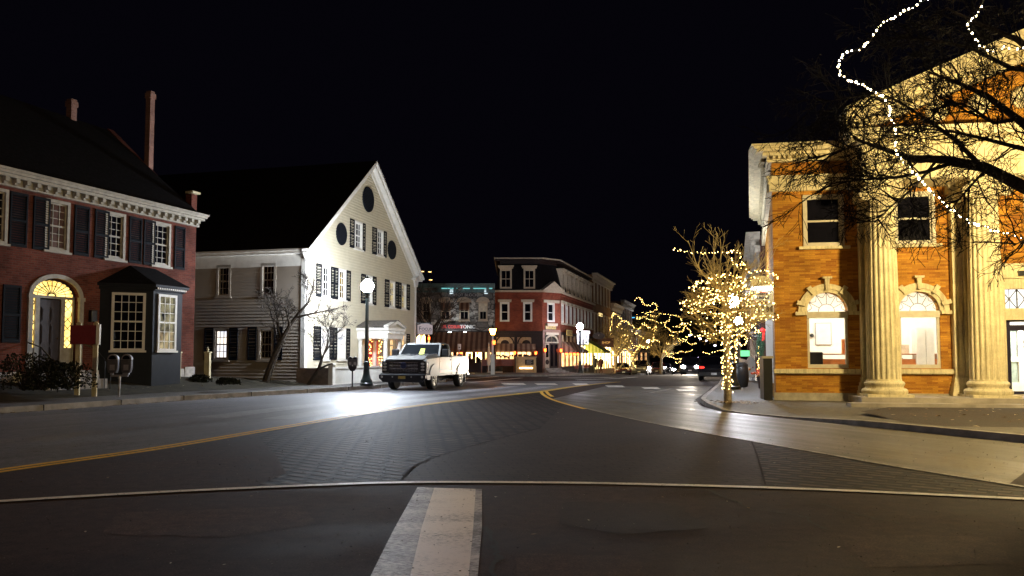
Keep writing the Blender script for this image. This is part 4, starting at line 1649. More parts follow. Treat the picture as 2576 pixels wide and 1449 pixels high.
# portico entablature and pediment
g0, g1 = c1 - .55, UE - c1 + .55
pf_ = MB()
yf = -cw - .48
pf_.box(g0, g1, yf, -.2, zct + .001, zC2)
pf_.box(g0 - .05, g1 + .05, yf - .06, -.2, zC2, zC2 + .10)
pf_.box(g0, g1, yf + .02, -.2, zC2 + .10, zC3)
pf_.box(g0 - .10, g1 + .10, yf - .14, -.2, zC3, zC3 + h_ * .35)
u = g0
while u < g1:
    pf_.box(u, u + .075, yf - .24, yf - .14, zC3 + h_ * .10, zC3 + h_ * .34)
    u += .15
pf_.box(g0 - .40, g1 + .40, yf - .46, -.2, zC3 + h_ * .35, zC3 + h_ * .62)
pf_.box(g0 - .50, g1 + .50, yf - .56, -.2, zC3 + h_ * .62, zTOP + .002)
pf_.build('portico_entablature', M_CREAM, bk_)
slope = .42
zA0 = zTOP
gm = (g0 + g1) / 2
apz = zA0 + (gm - g0 + .5) * slope
pt = MB()
pt.prism([(g0 - .1, zA0), (g1 + .1, zA0), (gm, apz - .25)], yf + .12, bdep * .5, 'y')
pt.build('tympanum', M_BRICKB, bk_)
pr_ = MB()
for s in (-1, 1):
    ue = gm + s * (gm - g0 + .5)
    for o0, o1, yy in ((-.18, .12, .0), (.12, .30, -.28), (.30, .45, -.46), (.45, .60, -.56)):
        pr_.prism([(ue, zA0 + o0 + .05), (gm, apz + o0), (gm, apz + o1), (ue, zA0 + o1 + .05)], yf + yy, yf + .5, 'y')
    n = 34
    for i in range(n):
        t = (i + .5) / n
        x, z = ue + (gm - ue) * t, zA0 + .12 + (apz - zA0) * t
        pr_.box(x - .045, x + .045, yf - .2, yf, z - .16, z - .0)
for k in range(-3, 4):      # scroll ornament in the tympanum
    x = gm + k * 1.1
    z = zA0 + .35 + (1 - abs(k) / 4.5) * 1.2
    pr_.lathe([(.02, -.16), (.22, -.14), (.30, -.06), (.34, .14)], 14, (x, yf + .1, z * .5 + zA0 * .5 + .2), axis='y')
pr_.build('pediment', M_CREAM, bk_)

# steps
st = MB()
st.box(g0 - .25, g1 + .25, -cw - .75, 0.0, -.05, .29)
st.box(g0 - .65, g1 + .65, -cw - 1.25, -cw - .751, -.05, .155)
st.build('steps', flat('worn_granite_steps', (.30, .27, .23), .7, var=.3, vscale=2, bump=.3), bk_)

# entrance: transom lattice, dark frame, white inner doors
M_BRIGHT = glow('bank_light_wall', (1, .93, .80), (1, .97, .88), .80, 1.0, 1.0)
tb = MB()
tb.box(en0, en1, .20, .22, zt0, zt1)
to = tb.build('transom', M_BRIGHT, bk_)
tl = MB()
nx = 6
for i in range(nx):
    a, c = en0 + (en1 - en0) * i / nx, en0 + (en1 - en0) * (i + 1) / nx
    zm = (zt0 + zt1) / 2
    tl.bar((a, .17, zt0), (c, .17, zt1), .022)
    tl.bar((a, .17, zt1), (c, .17, zt0), .022)
    tl.bar(((a + c) / 2, .165, zt0), ((a + c) / 2, .165, zt1), .016)
    tl.bar((a, .172, zt0), (a, .172, zt1), .03)
tl.bar((en0, .168, (zt0 + zt1) / 2), (en1, .168, (zt0 + zt1) / 2), .016)
tl.build('glazing_bars', flat('grey_lead', (.1, .1, .09), .5), to)
ed = MB()
for a, c in ((en0, en0 + .16), (UC - .07, UC + .07), (en1 - .16, en1)):
    ed.box(a, c, .05, .2, ze0, ze1)
ed.box(en0 + .16, en1 - .16, .06, .2, ze1 - .30, ze1 - .14)
ed.box(en0 + .16, en1 - .16, .06, .2, ze0, ze0 + .12)
ed.box(en0, en1, .05, .2, ze1 - .05, ze1)
edo = ed.build('entrance', flat('dark_blue_frame', (.016, .014, .035), .35), bk_)
eg = MB()
eg.quad((en0 + .16, .12, ze0 + .12), (en1 - .16, .12, ze0 + .12), (en1 - .16, .12, ze1 - .05), (en0 + .16, .12, ze1 - .05))
ego = eg.build('pane', M_GLASS, edo)
text('lettering', "People's\nUnited Bank", .12, flat('dark_ink', (.02, .02, .04), .5), edo, (en0 + .66, .11, 1.75))
em = MB()
for a, c in ((en0 - .35, en0), (en1, en1 + .35)):
    em.box(a, c, -.10, .0, .30, zt1 + .30)
em.box(en0, en1, -.10, .0, zt1, zt1 + .30)
em.box(en0 - .35, en1 + .35, -.16, .0, zt1 + .30, zt1 + .72)
em.box(en0, en1, -.08, .06, ze1 + .0, zt0)
em.build('door_surround', M_CREAM, bk_)
pl = MB()
pl.box(en0 + .32, en0 + .50, -.26, -.16, zt1 + .36, zt1 + .50)
pl.build('flood_lamp', M_BLACK, bk_, bevel=.015)

# the lit room behind the arched windows
M_ROOM = flat('room_paint', (.78, .74, .66), .8, var=.05)
ib = MB()
x0, x1, yy0, yy1, z0_, z1_ = .25, UC - 1.6, .30, 3.6, .55, zsp + 1.05
ib.quad((x0, yy1, z0_), (x1, yy1, z0_), (x1, yy1, z1_), (x0, yy1, z1_))
ib.quad((x0, yy0, z0_), (x0, yy1, z0_), (x0, yy1, z1_), (x0, yy0, z1_))
ib.quad((x1, yy0, z0_), (x1, yy1, z0_), (x1, yy1, z1_), (x1, yy0, z1_))
ib.quad((x0, yy0, z0_), (x1, yy0, z0_), (x1, yy1, z0_), (x0, yy1, z0_))
ib.quad((x0, yy0, z1_), (x1, yy0, z1_), (x1, yy1, z1_), (x0, yy1, z1_))
ib.build('room', M_ROOM, bk_)
il = MB()
for k in range(3):
    xx = x0 + .9 + k * (x1 - x0 - 1.8) / 2
    il.box(xx - .45, xx + .45, 1.2, 2.2, z1_ - .06, z1_ - .02)
il.build('ceiling_light', emit('office_tube', (1, .94, .82), 21.0), bk_)
ib2 = MB()
x2, x3, yb = en0 - .1, en1 + .1, 1.9
ib2.quad((x2, yb, .3), (x3, yb, .3), (x3, yb, ze1 + .1), (x2, yb, ze1 + .1))
ib2.quad((x2, .28, .3), (x2, yb, .3), (x2, yb, ze1 + .1), (x2, .28, ze1 + .1))
ib2.quad((x3, .28, .3), (x3, yb, .3), (x3, yb, ze1 + .1), (x3, .28, ze1 + .1))
ib2.quad((x2, .28, .3), (x3, .28, .3), (x3, yb, .3), (x2, yb, .3))
ib2.quad((x2, .28, ze1 + .1), (x3, .28, ze1 + .1), (x3, yb, ze1 + .1), (x2, yb, ze1 + .1))
ib2.build('lobby', M_ROOM, bk_)
il2 = MB()
il2.box(UC - .8, UC + .8, .7, 1.4, ze1 + .02, ze1 + .06)
il2.build('ceiling_light', emit('office_tube', (1, .94, .82), 21.0), bk_)
idr = MB()
for s in (-1, 1):
    a, c = (UC - 1.0, UC - .03) if s < 0 else (UC + .03, UC + 1.0)
    for q in ((a, a + .14, .32, 2.4), (c - .14, c, .32, 2.4), (a + .14, c - .14, .32, .62), (a + .14, c - .14, 2.2, 2.4), (a + .14, c - .14, 1.25, 1.4)):
        idr.box(q[0], q[1], yb - .14, yb - .05, q[2], q[3])
idr.build('inner_doors', M_WHITE, bk_)
idg = MB()
idg.box(UC - .9, UC - .2, yb - .09, yb - .07, .62, 2.2)
idg.box(UC + .2, UC + .9, yb - .09, yb - .07, .62, 2.2)
idg.build('inner_panes', flat('inner_glass', (.30, .36, .34), .1), bk_)

# furniture seen through the panes: things of their own
def at_bank(name, uvw, label, cat, group=None):
    e = empty(name, F3.W(uvw[0], -uvw[1], uvw[2]), F3.rz)
    return tag(e, label, cat, group)
fz = z0_
M_OAK = flat('orange_oak', (.50, .17, .045), .5, var=.25)
def desk_unit(u, y, w, label, tall=False):
    e = at_bank('teller_counter', (u, y, fz + .16), label, 'counter', 'counters inside the bank')
    b = MB()
    b.box(-w / 2, w / 2, -.03, .03, 0, .62)
    b.box(-w / 2, -w / 2 + .04, .03, .6, 0, .75)
    b.box(w / 2 - .04, w / 2, .03, .6, 0, .75)
    b.build('front_panel', M_OAK, e)
    t = MB()
    t.box(-w / 2 - .03, w / 2 + .03, -.10, .62, .75, .79)
    t.build('top', flat('counter_top', (.30, .13, .05), .35), e, bevel=.008)
    p = MB()
    if tall:
        p.box(w * .05, w * .45, .3, .42, .79, 1.25)
        p.box(w * .10, w * .40, .28, .299, .83, 1.20)
        p.build('pigeonholes', M_OAK, e)
    else:
        for i in range(3):
            p.box(-w * .4 + i * w * .3, -w * .2 + i * w * .3, .25, .30, .79, 1.08)
        p.build('screen_panels', flat('cream_panel', (.6, .5, .36), .6), e)
    return e
ua1 = (arcs[0][0] + arcs[0][1]) / 2
ua2 = (arcs[1][0] + arcs[1][1]) / 2
desk_unit(ua1 + .75, 1.5, 1.3, 'wooden teller counter with pigeonholes behind the left arched window', True)
desk_unit(ua2 + .25, 2.2, 2.0, 'long wooden teller counter with cream screens behind the right arched window')
def monitor(u, y, z, label):
    e = at_bank('computer_monitor', (u, y, z), label, 'monitor')
    b = MB()
    b.box(-.24, .24, 0, .035, .12, .44)
    b.build('screen', M_BLACK, e, bevel=.008)
    b = MB()
    b.box(-.03, .03, .03, .07, .0, .25)
    b.box(-.12, .12, -.06, .14, 0, .015)
    b.build('stand', M_BLACK, e)
monitor(ua2 + .15, 2.55, fz + .79, 'black computer monitor on the long teller counter')
e = at_bank('office_chair', (ua1 - .1, 1.3, fz), 'black office chair seen low in the left arched window', 'chair')
b = MB()
b.box(-.22, .22, -.04, .04, .55, 1.0)
b.build('backrest', M_BLACK, e, bevel=.03)
b = MB()
b.box(-.24, .24, -.46, -.04, .43, .5)
b.build('seat', M_BLACK, e, bevel=.03)
b = MB()
b.lathe([(.03, .06), (.03, .43)], 8, (0, -.25, 0))
for k in range(5):
    b.bar((0, -.25, .06), (.26 * math.cos(k * 1.257), -.25 + .26 * math.sin(k * 1.257), .03), .035)
b.build('base', M_BLACK, e)
e = at_bank('wall_clock', (ua2 + .22, yy1 - .02, F3.uv(2317, 852, -3.5)[1]), 'round wall clock with dark rim on the white bank wall', 'clock')
b = MB()
b.lathe([(.20, -.05), (.235, -.045), (.24, -.0), (.20, .0)], 32, (0, 0, 0), axis='y')
b.build('rim', M_BLACK, e)
b = MB()
b.lathe([(.205, -.03), (.205, -.01)], 32, (0, 0, 0), axis='y')
f_ = b.build('face', flat('clock_face', (.75, .72, .62), .6), e)
b = MB()
b.bar((0, -.035, 0), (.08, -.035, .05), .018, .004)
b.bar((0, -.037, 0), (-.10, -.037, .09), .012, .004)
b.build('hands', M_BLACK, f_)
e = at_bank('white_cabinet', (ua2 + .80, 2.0, fz), 'tall white cabinet behind the right arched window', 'cabinet')
b = MB()
b.box(-.25, .25, 0, .5, 0, 1.75)
b.build('body', M_WHITE, e)
b = MB()
b.box(-.23, -.01, -.02, .0, .05, 1.70)
b.box(.01, .23, -.02, .0, .05, 1.70)
b.build('doors', M_WHITE, e)
e = at_bank('notice_board', (ua1 + .62, yy1 - .01, fz + 1.25), 'framed white notice board on the wall seen through the left arched window', 'notice board')
b = MB()
b.box(-.26, .26, -.03, 0, 0, .75)
b.build('frame', flat('grey_frame', (.25, .25, .24), .5), e)
b = MB()
b.box(-.24, .24, -.04, -.03, .02, .73)
b.build('panel', M_WHITE, e)
for k, (u, lab) in enumerate(((ua1 + .25, 'small dark camera high on the wall of the left bank room'), (ua2 - .62, 'small dark camera on the wall left of the clock'))):
    e = at_bank('security_camera', (u, yy1 - .02, F3.uv(2150, 843, -3.5)[1]), lab, 'camera', 'security cameras in the bank')
    b = MB()
    b.lathe([(.07, 0), (.07, -.03), (.05, -.07), (.0, -.09)], 14, axis='y')
    b.build('dome', M_BLACK, e, smooth=True)
    b = MB()
    b.lathe([(.09, 0), (.09, -.02)], 14, axis='y')
    b.build('base', M_WHITE, e)
e = at_bank('harvest_wreath', (ua2 + .0, 2.15, fz + .42), 'orange leaf garland on the front of the long teller counter', 'garland')
b = MB()
for i in range(70):
    a = rnd.uniform(-.42, .42)
    b.ball((a, -.03 - rnd.uniform(0, .04), .12 * math.cos(a * 6) + rnd.uniform(-.06, .06)), rnd.uniform(.02, .045), 6, 4)
b.build('garland', flat('harvest_leaf', (.55, .20, .04), .7, var=.6, vscale=8), e)

# the lit hanging sign on the corner of the bank
e = tag(empty('hanging_sign', F3.W(-.62, .30, 0), F3.rz), 'tall rounded bank sign with ATM lettering lit from above, hung on the brick corner', 'sign')
s0, s1 = F3.uv(1886, 750, .3)[0] + .62, F3.uv(1944, 750, .3)[0] + .62
q0z, q1z = F3.uv(1915, 806, .3)[1], F3.uv(1915, 694, .3)[1]
sm, sw_ = (s0 + s1) / 2, (s1 - s0) / 2
b = MB()
top = arch_pts(sm, q1z - .30, sw_, .30, 16)
bot = arch_pts(sm, q0z + .14, sw_, .14, 16, math.pi, 2 * math.pi)
b.prism(top + bot, -.07, .07, 'y')
body = b.build('board', flat('sign_cream', (.60, .56, .42), .5, var=.1), e)
b = MB()
b.box(s0 + .05, s1 - .05, -.085, -.071, q0z + .18, q1z - .34)
b.build('face', flat('sign_face', (.52, .56, .58), .5, var=.12), e)
b = MB()
b.box(s0 + .02, s1 - .02, -.17, -.072, q1z - .33, q1z - .25)
b.build('hood', flat('sign_cream', (.6, .56, .42), .5), e)
b = MB()
b.box(s0 + .05, s1 - .05, -.16, -.09, q1z - .365, q1z - .332)
b.build('lamp_tube', emit('sign_tube', (.80, .92, 1), 20), e)
M_NAVY = flat('navy_ink', (.015, .02, .09), .5)
text('lettering', "People's\nUnited\nBank", .135, M_NAVY, e, (sm + .02, -.09, q1z - .66), sx=.95, bold=.004, shear=.25)
text('lettering', 'ATM', .27, flat('dark_ink', (.02, .02, .04), .5), e, (sm + .04, -.09, q0z + .32), bold=.006)
b = MB()
for k, (rx, rz, ph) in enumerate(((.30, .15, .4), (.27, .19, 3.4))):
    b.tube([(sm + rx * math.cos(ph + i * .14), -.09, q1z - .64 + rz * math.sin(ph + i * .14)) for i in range(16)], [.004 + .010 * math.sin(math.pi * i / 15) for i in range(16)], 5)
b.build('swoosh', flat('red_gold_ink', (.5, .12, .05), .5), e)
b = MB()
for z in (q0z + .2, q1z - .3):
    b.bar((s1 - .02, 0, z), (.62 - .0, -.02, z), .05)
b.build('bracket', M_BLACK, e)
# ------------------------------------------------------------------ the corner block with the mansard roof
M_ORW = glow('restaurant_glow', (1, .32, .07), (1, .62, .26), .9, 2.2, 1.6)
M_YELW = glow('shop_glow', (1, .60, .14), (1, .78, .38), 3.5, 8.0, 1.4)
M_FROST = glow('lit_upper_glass', (.01, .01, .012), (.4, .28, .16), .06, .16, 1.2)
M_TRIM = flat('buff_trim', (.52, .44, .33), .6, var=.12)
M_DARKP = flat('dark_shopfront_paint', (.024, .012, .010), .55, var=.3, spec=.3)
YM = 68.0
XL, XR = atY(1245, 900, YM).x, atY(1364, 900, YM).x
F4 = Fac((XL, YM), (1, 0))
mb_ = tag(empty('corner_building', F4.p, 0), 'red brick corner building with dark mansard roof and cut-off entrance corner', 'building')
WF = XR - XL
cz = lambda y, Y=YM: CAMH + (atY(1300, y, Y).z - CAMH)
zg4, zc4, zt4 = -.15, cz(735), cz(650)
# corner cut and street side in local coordinates
pC = atY(1409, 900, 69.4)
dS = Vector((.28, 1, 0)).normalized()
pE = pC + dS * 16.4
loc = lambda p: (p.x - XL, p.y - YM)
C0, C1, C2 = (WF, 0.0), loc(pC), loc(pE)
back = (0.0, 14.0)
foot4 = [(0, 0), C0, C1, C2, (C2[0] - 9, C2[1] + 2.6), back]
F5 = Fac((XL + C0[0], YM + C0[1]), (C1[0] - C0[0], C1[1] - C0[1]))
F6 = Fac(pC[:2], (.28, 1))

def sub(F, parent_p):
    """matrix that carries wall coordinates of F into the building's own space (no rotation of the building)"""
    m = Matrix.Translation(F.p - Vector(parent_p)) @ Matrix.Rotation(F.rz, 4, 'Z')
    return m
def move(o, m):
    if o.type == 'MESH':
        o.data.transform(m)
    for c in kids(o):
        move(c, m)
    return o
mF5, mF6 = sub(F5, F4.p), sub(F6, F4.p)

def lintel(parent, u0, u1, z, h=.22, ext=.12, m=None, mat=None, name='lintel', y=-.08):
    b = MB()
    b.prism([(u0 - ext, z), (u1 + ext, z), (u1 + ext + .03, z + h), (u0 - ext - .03, z + h)], y, .02, 'y')
    o = b.build(name, mat or M_TRIM, parent)
    if m:
        move(o, m)
    return o

wh = MB()
z2b, z2t = cz(809), cz(760)
front_holes = []
for a, c in ((1257, 1281), (1315.5, 1338.5)):
    u0, u1 = F4.u(a), F4.u(c)
    win(mb_, u0, u1, z2b, z2t, 1, 1, cs=.12, fm=M_WHITE, sill=False)
    front_holes.append(hole_of(u0, u1, z2b, z2t, .12))
    lintel(mb_, u0, u1, z2t + .0, .22, .16)
zb1 = cz(838)
wall(wh, 0, WF, zb1, zc4, front_holes)
wh.build('wall', M_BRICKR, mb_)
ch = []
u0, u1 = F5.u(1376), F5.u(1394.5)
zcb_, zct_ = F5.uv(1385, 810)[1], F5.uv(1385, 762)[1]
w_, _ = win(mb_, u0, u1, zcb_, zct_, 1, 1, cs=.12, sill=False)
move(w_, mF5)
L5 = math.hypot(C1[0] - C0[0], C1[1] - C0[1])
lintel(mb_, .15, L5 - .15, zct_, .24, .0, mF5)
lintel(mb_, u0, u1, zcb_ - .35, .22, .14, mF5, name='balcony_ledge', y=-.25)
b = MB()
wall(b, 0, L5, zb1 + .3, zc4, [hole_of(u0, u1, zcb_, zct_, .12)])
move(b.build('wall', M_BRICKR, mb_), mF5)
L6 = 16.4
sh6 = []
for i in range(9):
    c = .9 + i * (L6 - 1.8) / 8
    a0, a1 = c - .48, c + .48
    w_, _ = win(mb_, a0, a1, z2b, z2t - .0, 1, 1, cs=.12, sill=False, pm=M_FROST if i % 3 == 0 else M_DGLASS)
    move(w_, mF6)
    sh6.append(hole_of(a0, a1, z2b, z2t, .12))
    lintel(mb_, a0, a1, z2t, .26, .12, mF6, y=-.16)
    lintel(mb_, a0, a1, z2b - .16, .14, .08, mF6, name='sill', y=-.14)
b = MB()
wall(b, 0, L6, zb1, zc4, sh6)
move(b.build('wall', M_BRICKR, mb_), mF6)
# cornice between brick and mansard, mansard shell, top cornice
def ring(name, off, z0, z1, mat, parent=None, offt=None):
    b = MB()
    c = Vector((WF * .6, 6, 0))
    def ex(o):
        out = []
        P = [Vector((*p, 0)) for p in foot4]
        n = len(P)
        for i, p in enumerate(P):
            d0 = (p - P[i - 1]).normalized()
            d1 = (P[(i + 1) % n] - p).normalized()
            n0, n1 = Vector((d0.y, -d0.x, 0)), Vector((d1.y, -d1.x, 0))
            k = (n0 + n1) / max(.3, (1 + n0.dot(n1)))
            out.append((p.x + k.x * o, p.y + k.y * o))
        return out
    A, B = ex(off), ex(off if offt is None else offt)
    n = len(A)
    vs = [(*p, z0) for p in A] + [(*p, z1) for p in B]
    b.add(vs, [list(range(n))[::-1], list(range(n, 2 * n))] + [(i, (i + 1) % n, n + (i + 1) % n, n + i) for i in range(n)])
    return b.build(name, mat, parent or mb_)
ring('cornice', .12, zc4 - .18, zc4 - .001, M_BRICKR)
ring('cornice', .30, zc4, zc4 + .16, M_TRIM)
ms = ring('mansard_roof', .02, zc4 + .161, zt4 - .42, M_SHINGLE, offt=-.55)
ring('cornice', -.40, zt4 - .42, zt4 - .20, M_DARKP, ms)
ring('cornice', -.02, zt4 - .20, zt4 - .04, M_DARKP, ms)
ring('cornice', .10, zt4 - .04, zt4 + .06, M_TRIM, ms)
def dormer(c, w, z0, z1, m=None):
    b = MB()
    a0, a1 = c - w / 2, c + w / 2
    b.box(a0, a0 + .15, -.02, .55, z0, z1)
    b.box(a1 - .15, a1, -.02, .55, z0, z1)
    b.box(a0 + .15, a1 - .15, -.02, .55, z0, z0 + .14)
    b.box(a0 + .15, a1 - .15, -.02, .55, z1 - .25, z1)
    b.box(a0 - .12, a1 + .12, -.16, .7, z1, z1 + .13)
    b.box(a0 - .18, a1 + .18, -.22, .75, z1 + .13, z1 + .20)
    mid = (z0 + z1 - .11) / 2
    b.box(a0 + .15, a1 - .15, .02, .10, mid - .03, mid + .03)
    b.box(c - .02, c + .02, .03, .09, z0 + .14, z1 - .25)
    o = b.build('dormer_window', M_TRIM, mb_)
    g = MB()
    g.box(a0 + .151, a1 - .151, .07, .08, z0 + .141, z1 - .251)
    g.build('pane', M_DGLASS, o)
    if m:
        move(o, m)
zd0, zd1 = cz(726), cz(674)
for a, c in ((1257, 1287), (1317, 1346)):
    dormer((F4.u(a) + F4.u(c)) / 2, F4.u(c) - F4.u(a), zd0, zd1)
for i in range(8):
    dormer(1.4 + i * (L6 - 2.4) / 7, 1.15, zd0, zd1, mF6)
b = MB()
b.prism([(-.1, zc4 + .16), (L5 + .1, zc4 + .16), (L5 / 2, zc4 + .85)], -.34, .1, 'y')
b.prism([(-.25, zc4 + .16), (L5 / 2, zc4 + .98), (L5 / 2, zc4 + .85), (-.05, zc4 + .16)], -.40, .1, 'y')
b.prism([(L5 + .25, zc4 + .16), (L5 / 2, zc4 + .98), (L5 / 2, zc4 + .85), (L5 + .05, zc4 + .16)], -.40, .1, 'y')
move(b.build('gablet', M_TRIM, mb_), mF5)

# ground floor of the corner block
za1, za0 = cz(843), cz(864)
b = MB()
b.box(0, WF, -.18, .0, zb1 - .05, zb1 + .18)
b.box(0, WF, -.10, .0, zb1 - .35, zb1 - .05)
b.box(WF - .95, WF, -.10, .0, zg4, zb1 - .35)
b.box(F4.u(1294) - .02, F4.u(1299) + .05, -.10, .0, zg4, zb1 - .35)
b.box(0, .1, -.10, 0, zg4, zb1 - .35)
b.build('shopfront', M_DARKP, mb_)
for a, c in ((1246, 1293), (1301, 1346)):
    u0, u1 = F4.u(a), F4.u(c)
    m, r = (u0 + u1) / 2, (u1 - u0) / 2
    p = MB()
    p.box(u0, u1, .01, .05, za0 - .1, za1 + .05)
    o = p.build('arched_panel', flat('cream_plaster', (.55, .40, .26), .7), mb_)
    p = MB()
    k = (za1 - za0) / r
    arch_ring(p, m, za0, r - .10, r, -.06, .0, k)
    p.box(u0, u1, -.05, .008, za0 - .12, za0)
    P = arch_pts(m, za0, .36, .30, 10)
    p.prism(P, -.04, .008, 'y')
    p.build('arch_trim', M_DARKP, o)
    g = MB()
    g.box(u0, u1, .02, .06, cz(903), cz(874))
    go = g.build('window', M_ORW, mb_)
    g = MB()
    for i in range(5):
        x = u0 + (u1 - u0) * i / 4
        g.box(x - .03, x + .03, -.02, .02, cz(903), cz(874))
    for i in range(9):
        x = u0 + .15 + (u1 - u0 - .3) * i / 8
        g.ball((x, -.06, cz(901) + rnd.uniform(.0, .25)), rnd.uniform(.06, .14), 7, 5)
    g.build('glazing', M_DARKP, go)
    w = MB()
    w.box(u0 - .05, u1 + .05, -.12, .02, cz(914), cz(903))
    w.build('bulkhead', flat('red_brown_panel', (.20, .05, .03), .5, var=.3), mb_)
    w = MB()
    w.box(u0 - .05, u1 + .05, -.02, .05, zg4, cz(914))
    w.build('bulkhead', M_DARKP, mb_)
M_AWN = stripes('brown_striped_awning', (.15, .066, .040), (.36, .22, .14), .42)
def awning(parent, u0, u1, ztop, zbot, out, mat, m=None, valance=.22, name='awning'):
    b = MB()
    b.add([(u0, -.03, ztop), (u1, -.03, ztop), (u1, -out, zbot), (u0, -out, zbot), (u1, -out, zbot - valance), (u0, -out, zbot - valance)], [(0, 1, 2, 3), (3, 2, 4, 5)])
    b.add([(u0, -.03, ztop), (u0, -out, zbot), (u0, -out, zbot - valance), (u0, -.03, zbot - valance)], [(0, 1, 2, 3)])
    b.add([(u1, -.03, ztop), (u1, -out, zbot), (u1, -out, zbot - valance), (u1, -.03, zbot - valance)], [(0, 1, 2, 3)])
    o = b.build(name, mat, parent)
    b = MB()
    for u in (u0 + .03, u1 - .03):
        b.tube([(u, -out + .02, zbot - .02), (u, -.05, zbot - .05)], .018, 5)
    b.build('frame', M_BLACK, o)
    if m:
        move(o, m)
    return o
for a, c in ((1246, 1293), (1300, 1347)):
    awning(mb_, F4.u(a), F4.u(c), cz(864), cz(879), 1.0, M_AWN)
# entrance on the cut corner
b = MB()
zd = F5.uv(1385, 860)[1]
zdf = F5.uv(1385, 843)[1]
b.box(0, .25, -.06, .02, zg4, zb1 + .30)
b.box(L5 - .25, L5, -.06, .02, zg4, zb1 + .30)
b.box(.25, L5 - .25, -.06, .02, zdf + .22, zb1 + .30)
move(b.build('shopfront', flat('brown_stone', (.24, .13, .10), .7, var=.2), mb_), mF5)
b = MB()
b.box(.3, L5 - .3, -.14, .0, zdf + .02, zdf + .22)
arch_ring(b, L5 / 2, zd, L5 / 2 - .42, L5 / 2 - .28, -.08, .05, (zdf - zd) / (L5 / 2 - .28) )
b.box(.25, L5 - .25, -.09, .05, zd - .10, zd)
b.box(L5 / 2 - .02, L5 / 2 + .02, -.05, .05, zd, zdf)
move(b.build('fanlight', M_TRIM, mb_), mF5)
b = MB()
b.box(.26, L5 - .26, .06, .10, .4, zdf + .1)
move(b.build('door_recess', flat('dark_interior', (.02, .014, .012), .5), mb_), mF5)
for a, c in ((.32, L5 * .38), (L5 * .42, L5 * .62), (L5 * .66, L5 - .3)):
    b = MB()
    b.box(a, c, .0, .05, .45, zd - .12)
    o = b.build('door', flat('cream_door', (.42, .34, .26), .5) if a < .4 else M_DARKP, mb_)
    g = MB()
    g.box(a + .09, c - .09, -.008, .0, 1.35 if a < .4 else .6, zd - .25)
    g.build('pane', M_DGLASS, o)
    if a < .4:
        g = MB()
        g.lathe([(.0, -.03), (.19, -.03), (.22, -.01)], 18, ((a + c) / 2, 0, .95), axis='y')
        g.build('wreath', M_DARKP, o)
    move(o, mF5)
b = MB()
for k in range(4):
    b.box(.1 - k * .1, L5 - .1 + k * .1, -.32 * (k + 1), -.32 * k, zg4, .42 - .14 * k)
move(b.build('steps', M_GRANITE, mb_), mF5)
M_GOLD = flat('gilt', (.65, .45, .12), .4, var=.2)
def plaque(parent, F, mF, px, lines, size, board, ink, name='shop_sign', w=0.0, thick=.06):
    u0, u1, zz0, zz1 = px_win(F, *px, w)
    b = MB()
    b.box(u0, u1, -w - thick, -w - .001, zz0, zz1)
    o = b.build(name, board, parent)
    b = MB()
    for q in ((u0 - .03, u1 + .03, zz1, zz1 + .04), (u0 - .03, u1 + .03, zz0 - .04, zz0)):
        b.box(q[0], q[1], -w - thick - .02, -w, q[2], q[3])
    f_ = b.build('frame', M_BLACK, o)
    if mF:
        move(o, mF)
    for i, (s, hh) in enumerate(lines):
        t = text('lettering', s, size, ink, o, (0, 0, 0))
        v = Vector(((u0 + u1) / 2, -w - thick - .006, zz0 + (zz1 - zz0) * hh))
        if mF:
            t.location = mF @ v
            t.rotation_euler = (math.pi / 2, 0, (mF.to_euler()).z)
        else:
            t.location = v
    return o
M_INK = flat('dark_ink', (.02, .02, .04), .5)
plaque(mb_, F5, mF5, (1371, 817, 1397, 828), [('BENTLEYS', .68), ('RESTAURANT', .28)], .24, M_GOLD, M_INK, 'gilt_sign')
plaque(mb_, F6, mF6, (1424, 831, 1438, 845), [('BENTLEYS', .5)], .5, M_GOLD, M_INK, 'gilt_sign', .35)
# street-side shopfront
b = MB()
b.box(0, L6, -.12, .0, zb1 - .10, zb1 + .14)
for i in range(10):
    x = i * (L6 - .3) / 9
    b.box(x, x + .26, -.06, .0, zg4 - .5, zb1 - .1)
b.box(0, L6, -.05, .02, zg4 - .6, .55)
move(b.build('shopfront', M_DARKP, mb_), mF6)
for i in range(9):
    x0 = .30 + i * (L6 - .3) / 9
    x1 = x0 + (L6 - .3) / 9 - .34
    b = MB()
    b.box(x0, x1, .02, .05, .55, 2.5)
    o = b.build('shop_window', M_ORW if i < 5 else M_YELW, mb_)
    q = MB()
    q.box(x0, x1, .03, .06, 2.55, zb1 - .1)
    P = arch_pts((x0 + x1) / 2, 2.7, .36, .75, 10)
    q2 = MB()
    q2.prism(P, -.02, .03, 'y')
    o2 = q.build('transom_panel', M_DARKP, mb_)
    q2.build('pointed_light', flat('cream_plaster', (.55, .40, .26), .7), o2)
    move(o, mF6)
    move(o2, mF6)
awning(mb_, .3, 6.6, 2.75, 1.95, 1.3, M_AWN, mF6)
M_AWNG = stripes('lime_striped_awning', (.34, .42, .05), (.62, .66, .22), .34)
awning(mb_, L6 - 4.6, L6 - .1, 3.1, 2.0, 1.9, M_AWNG, mF6)
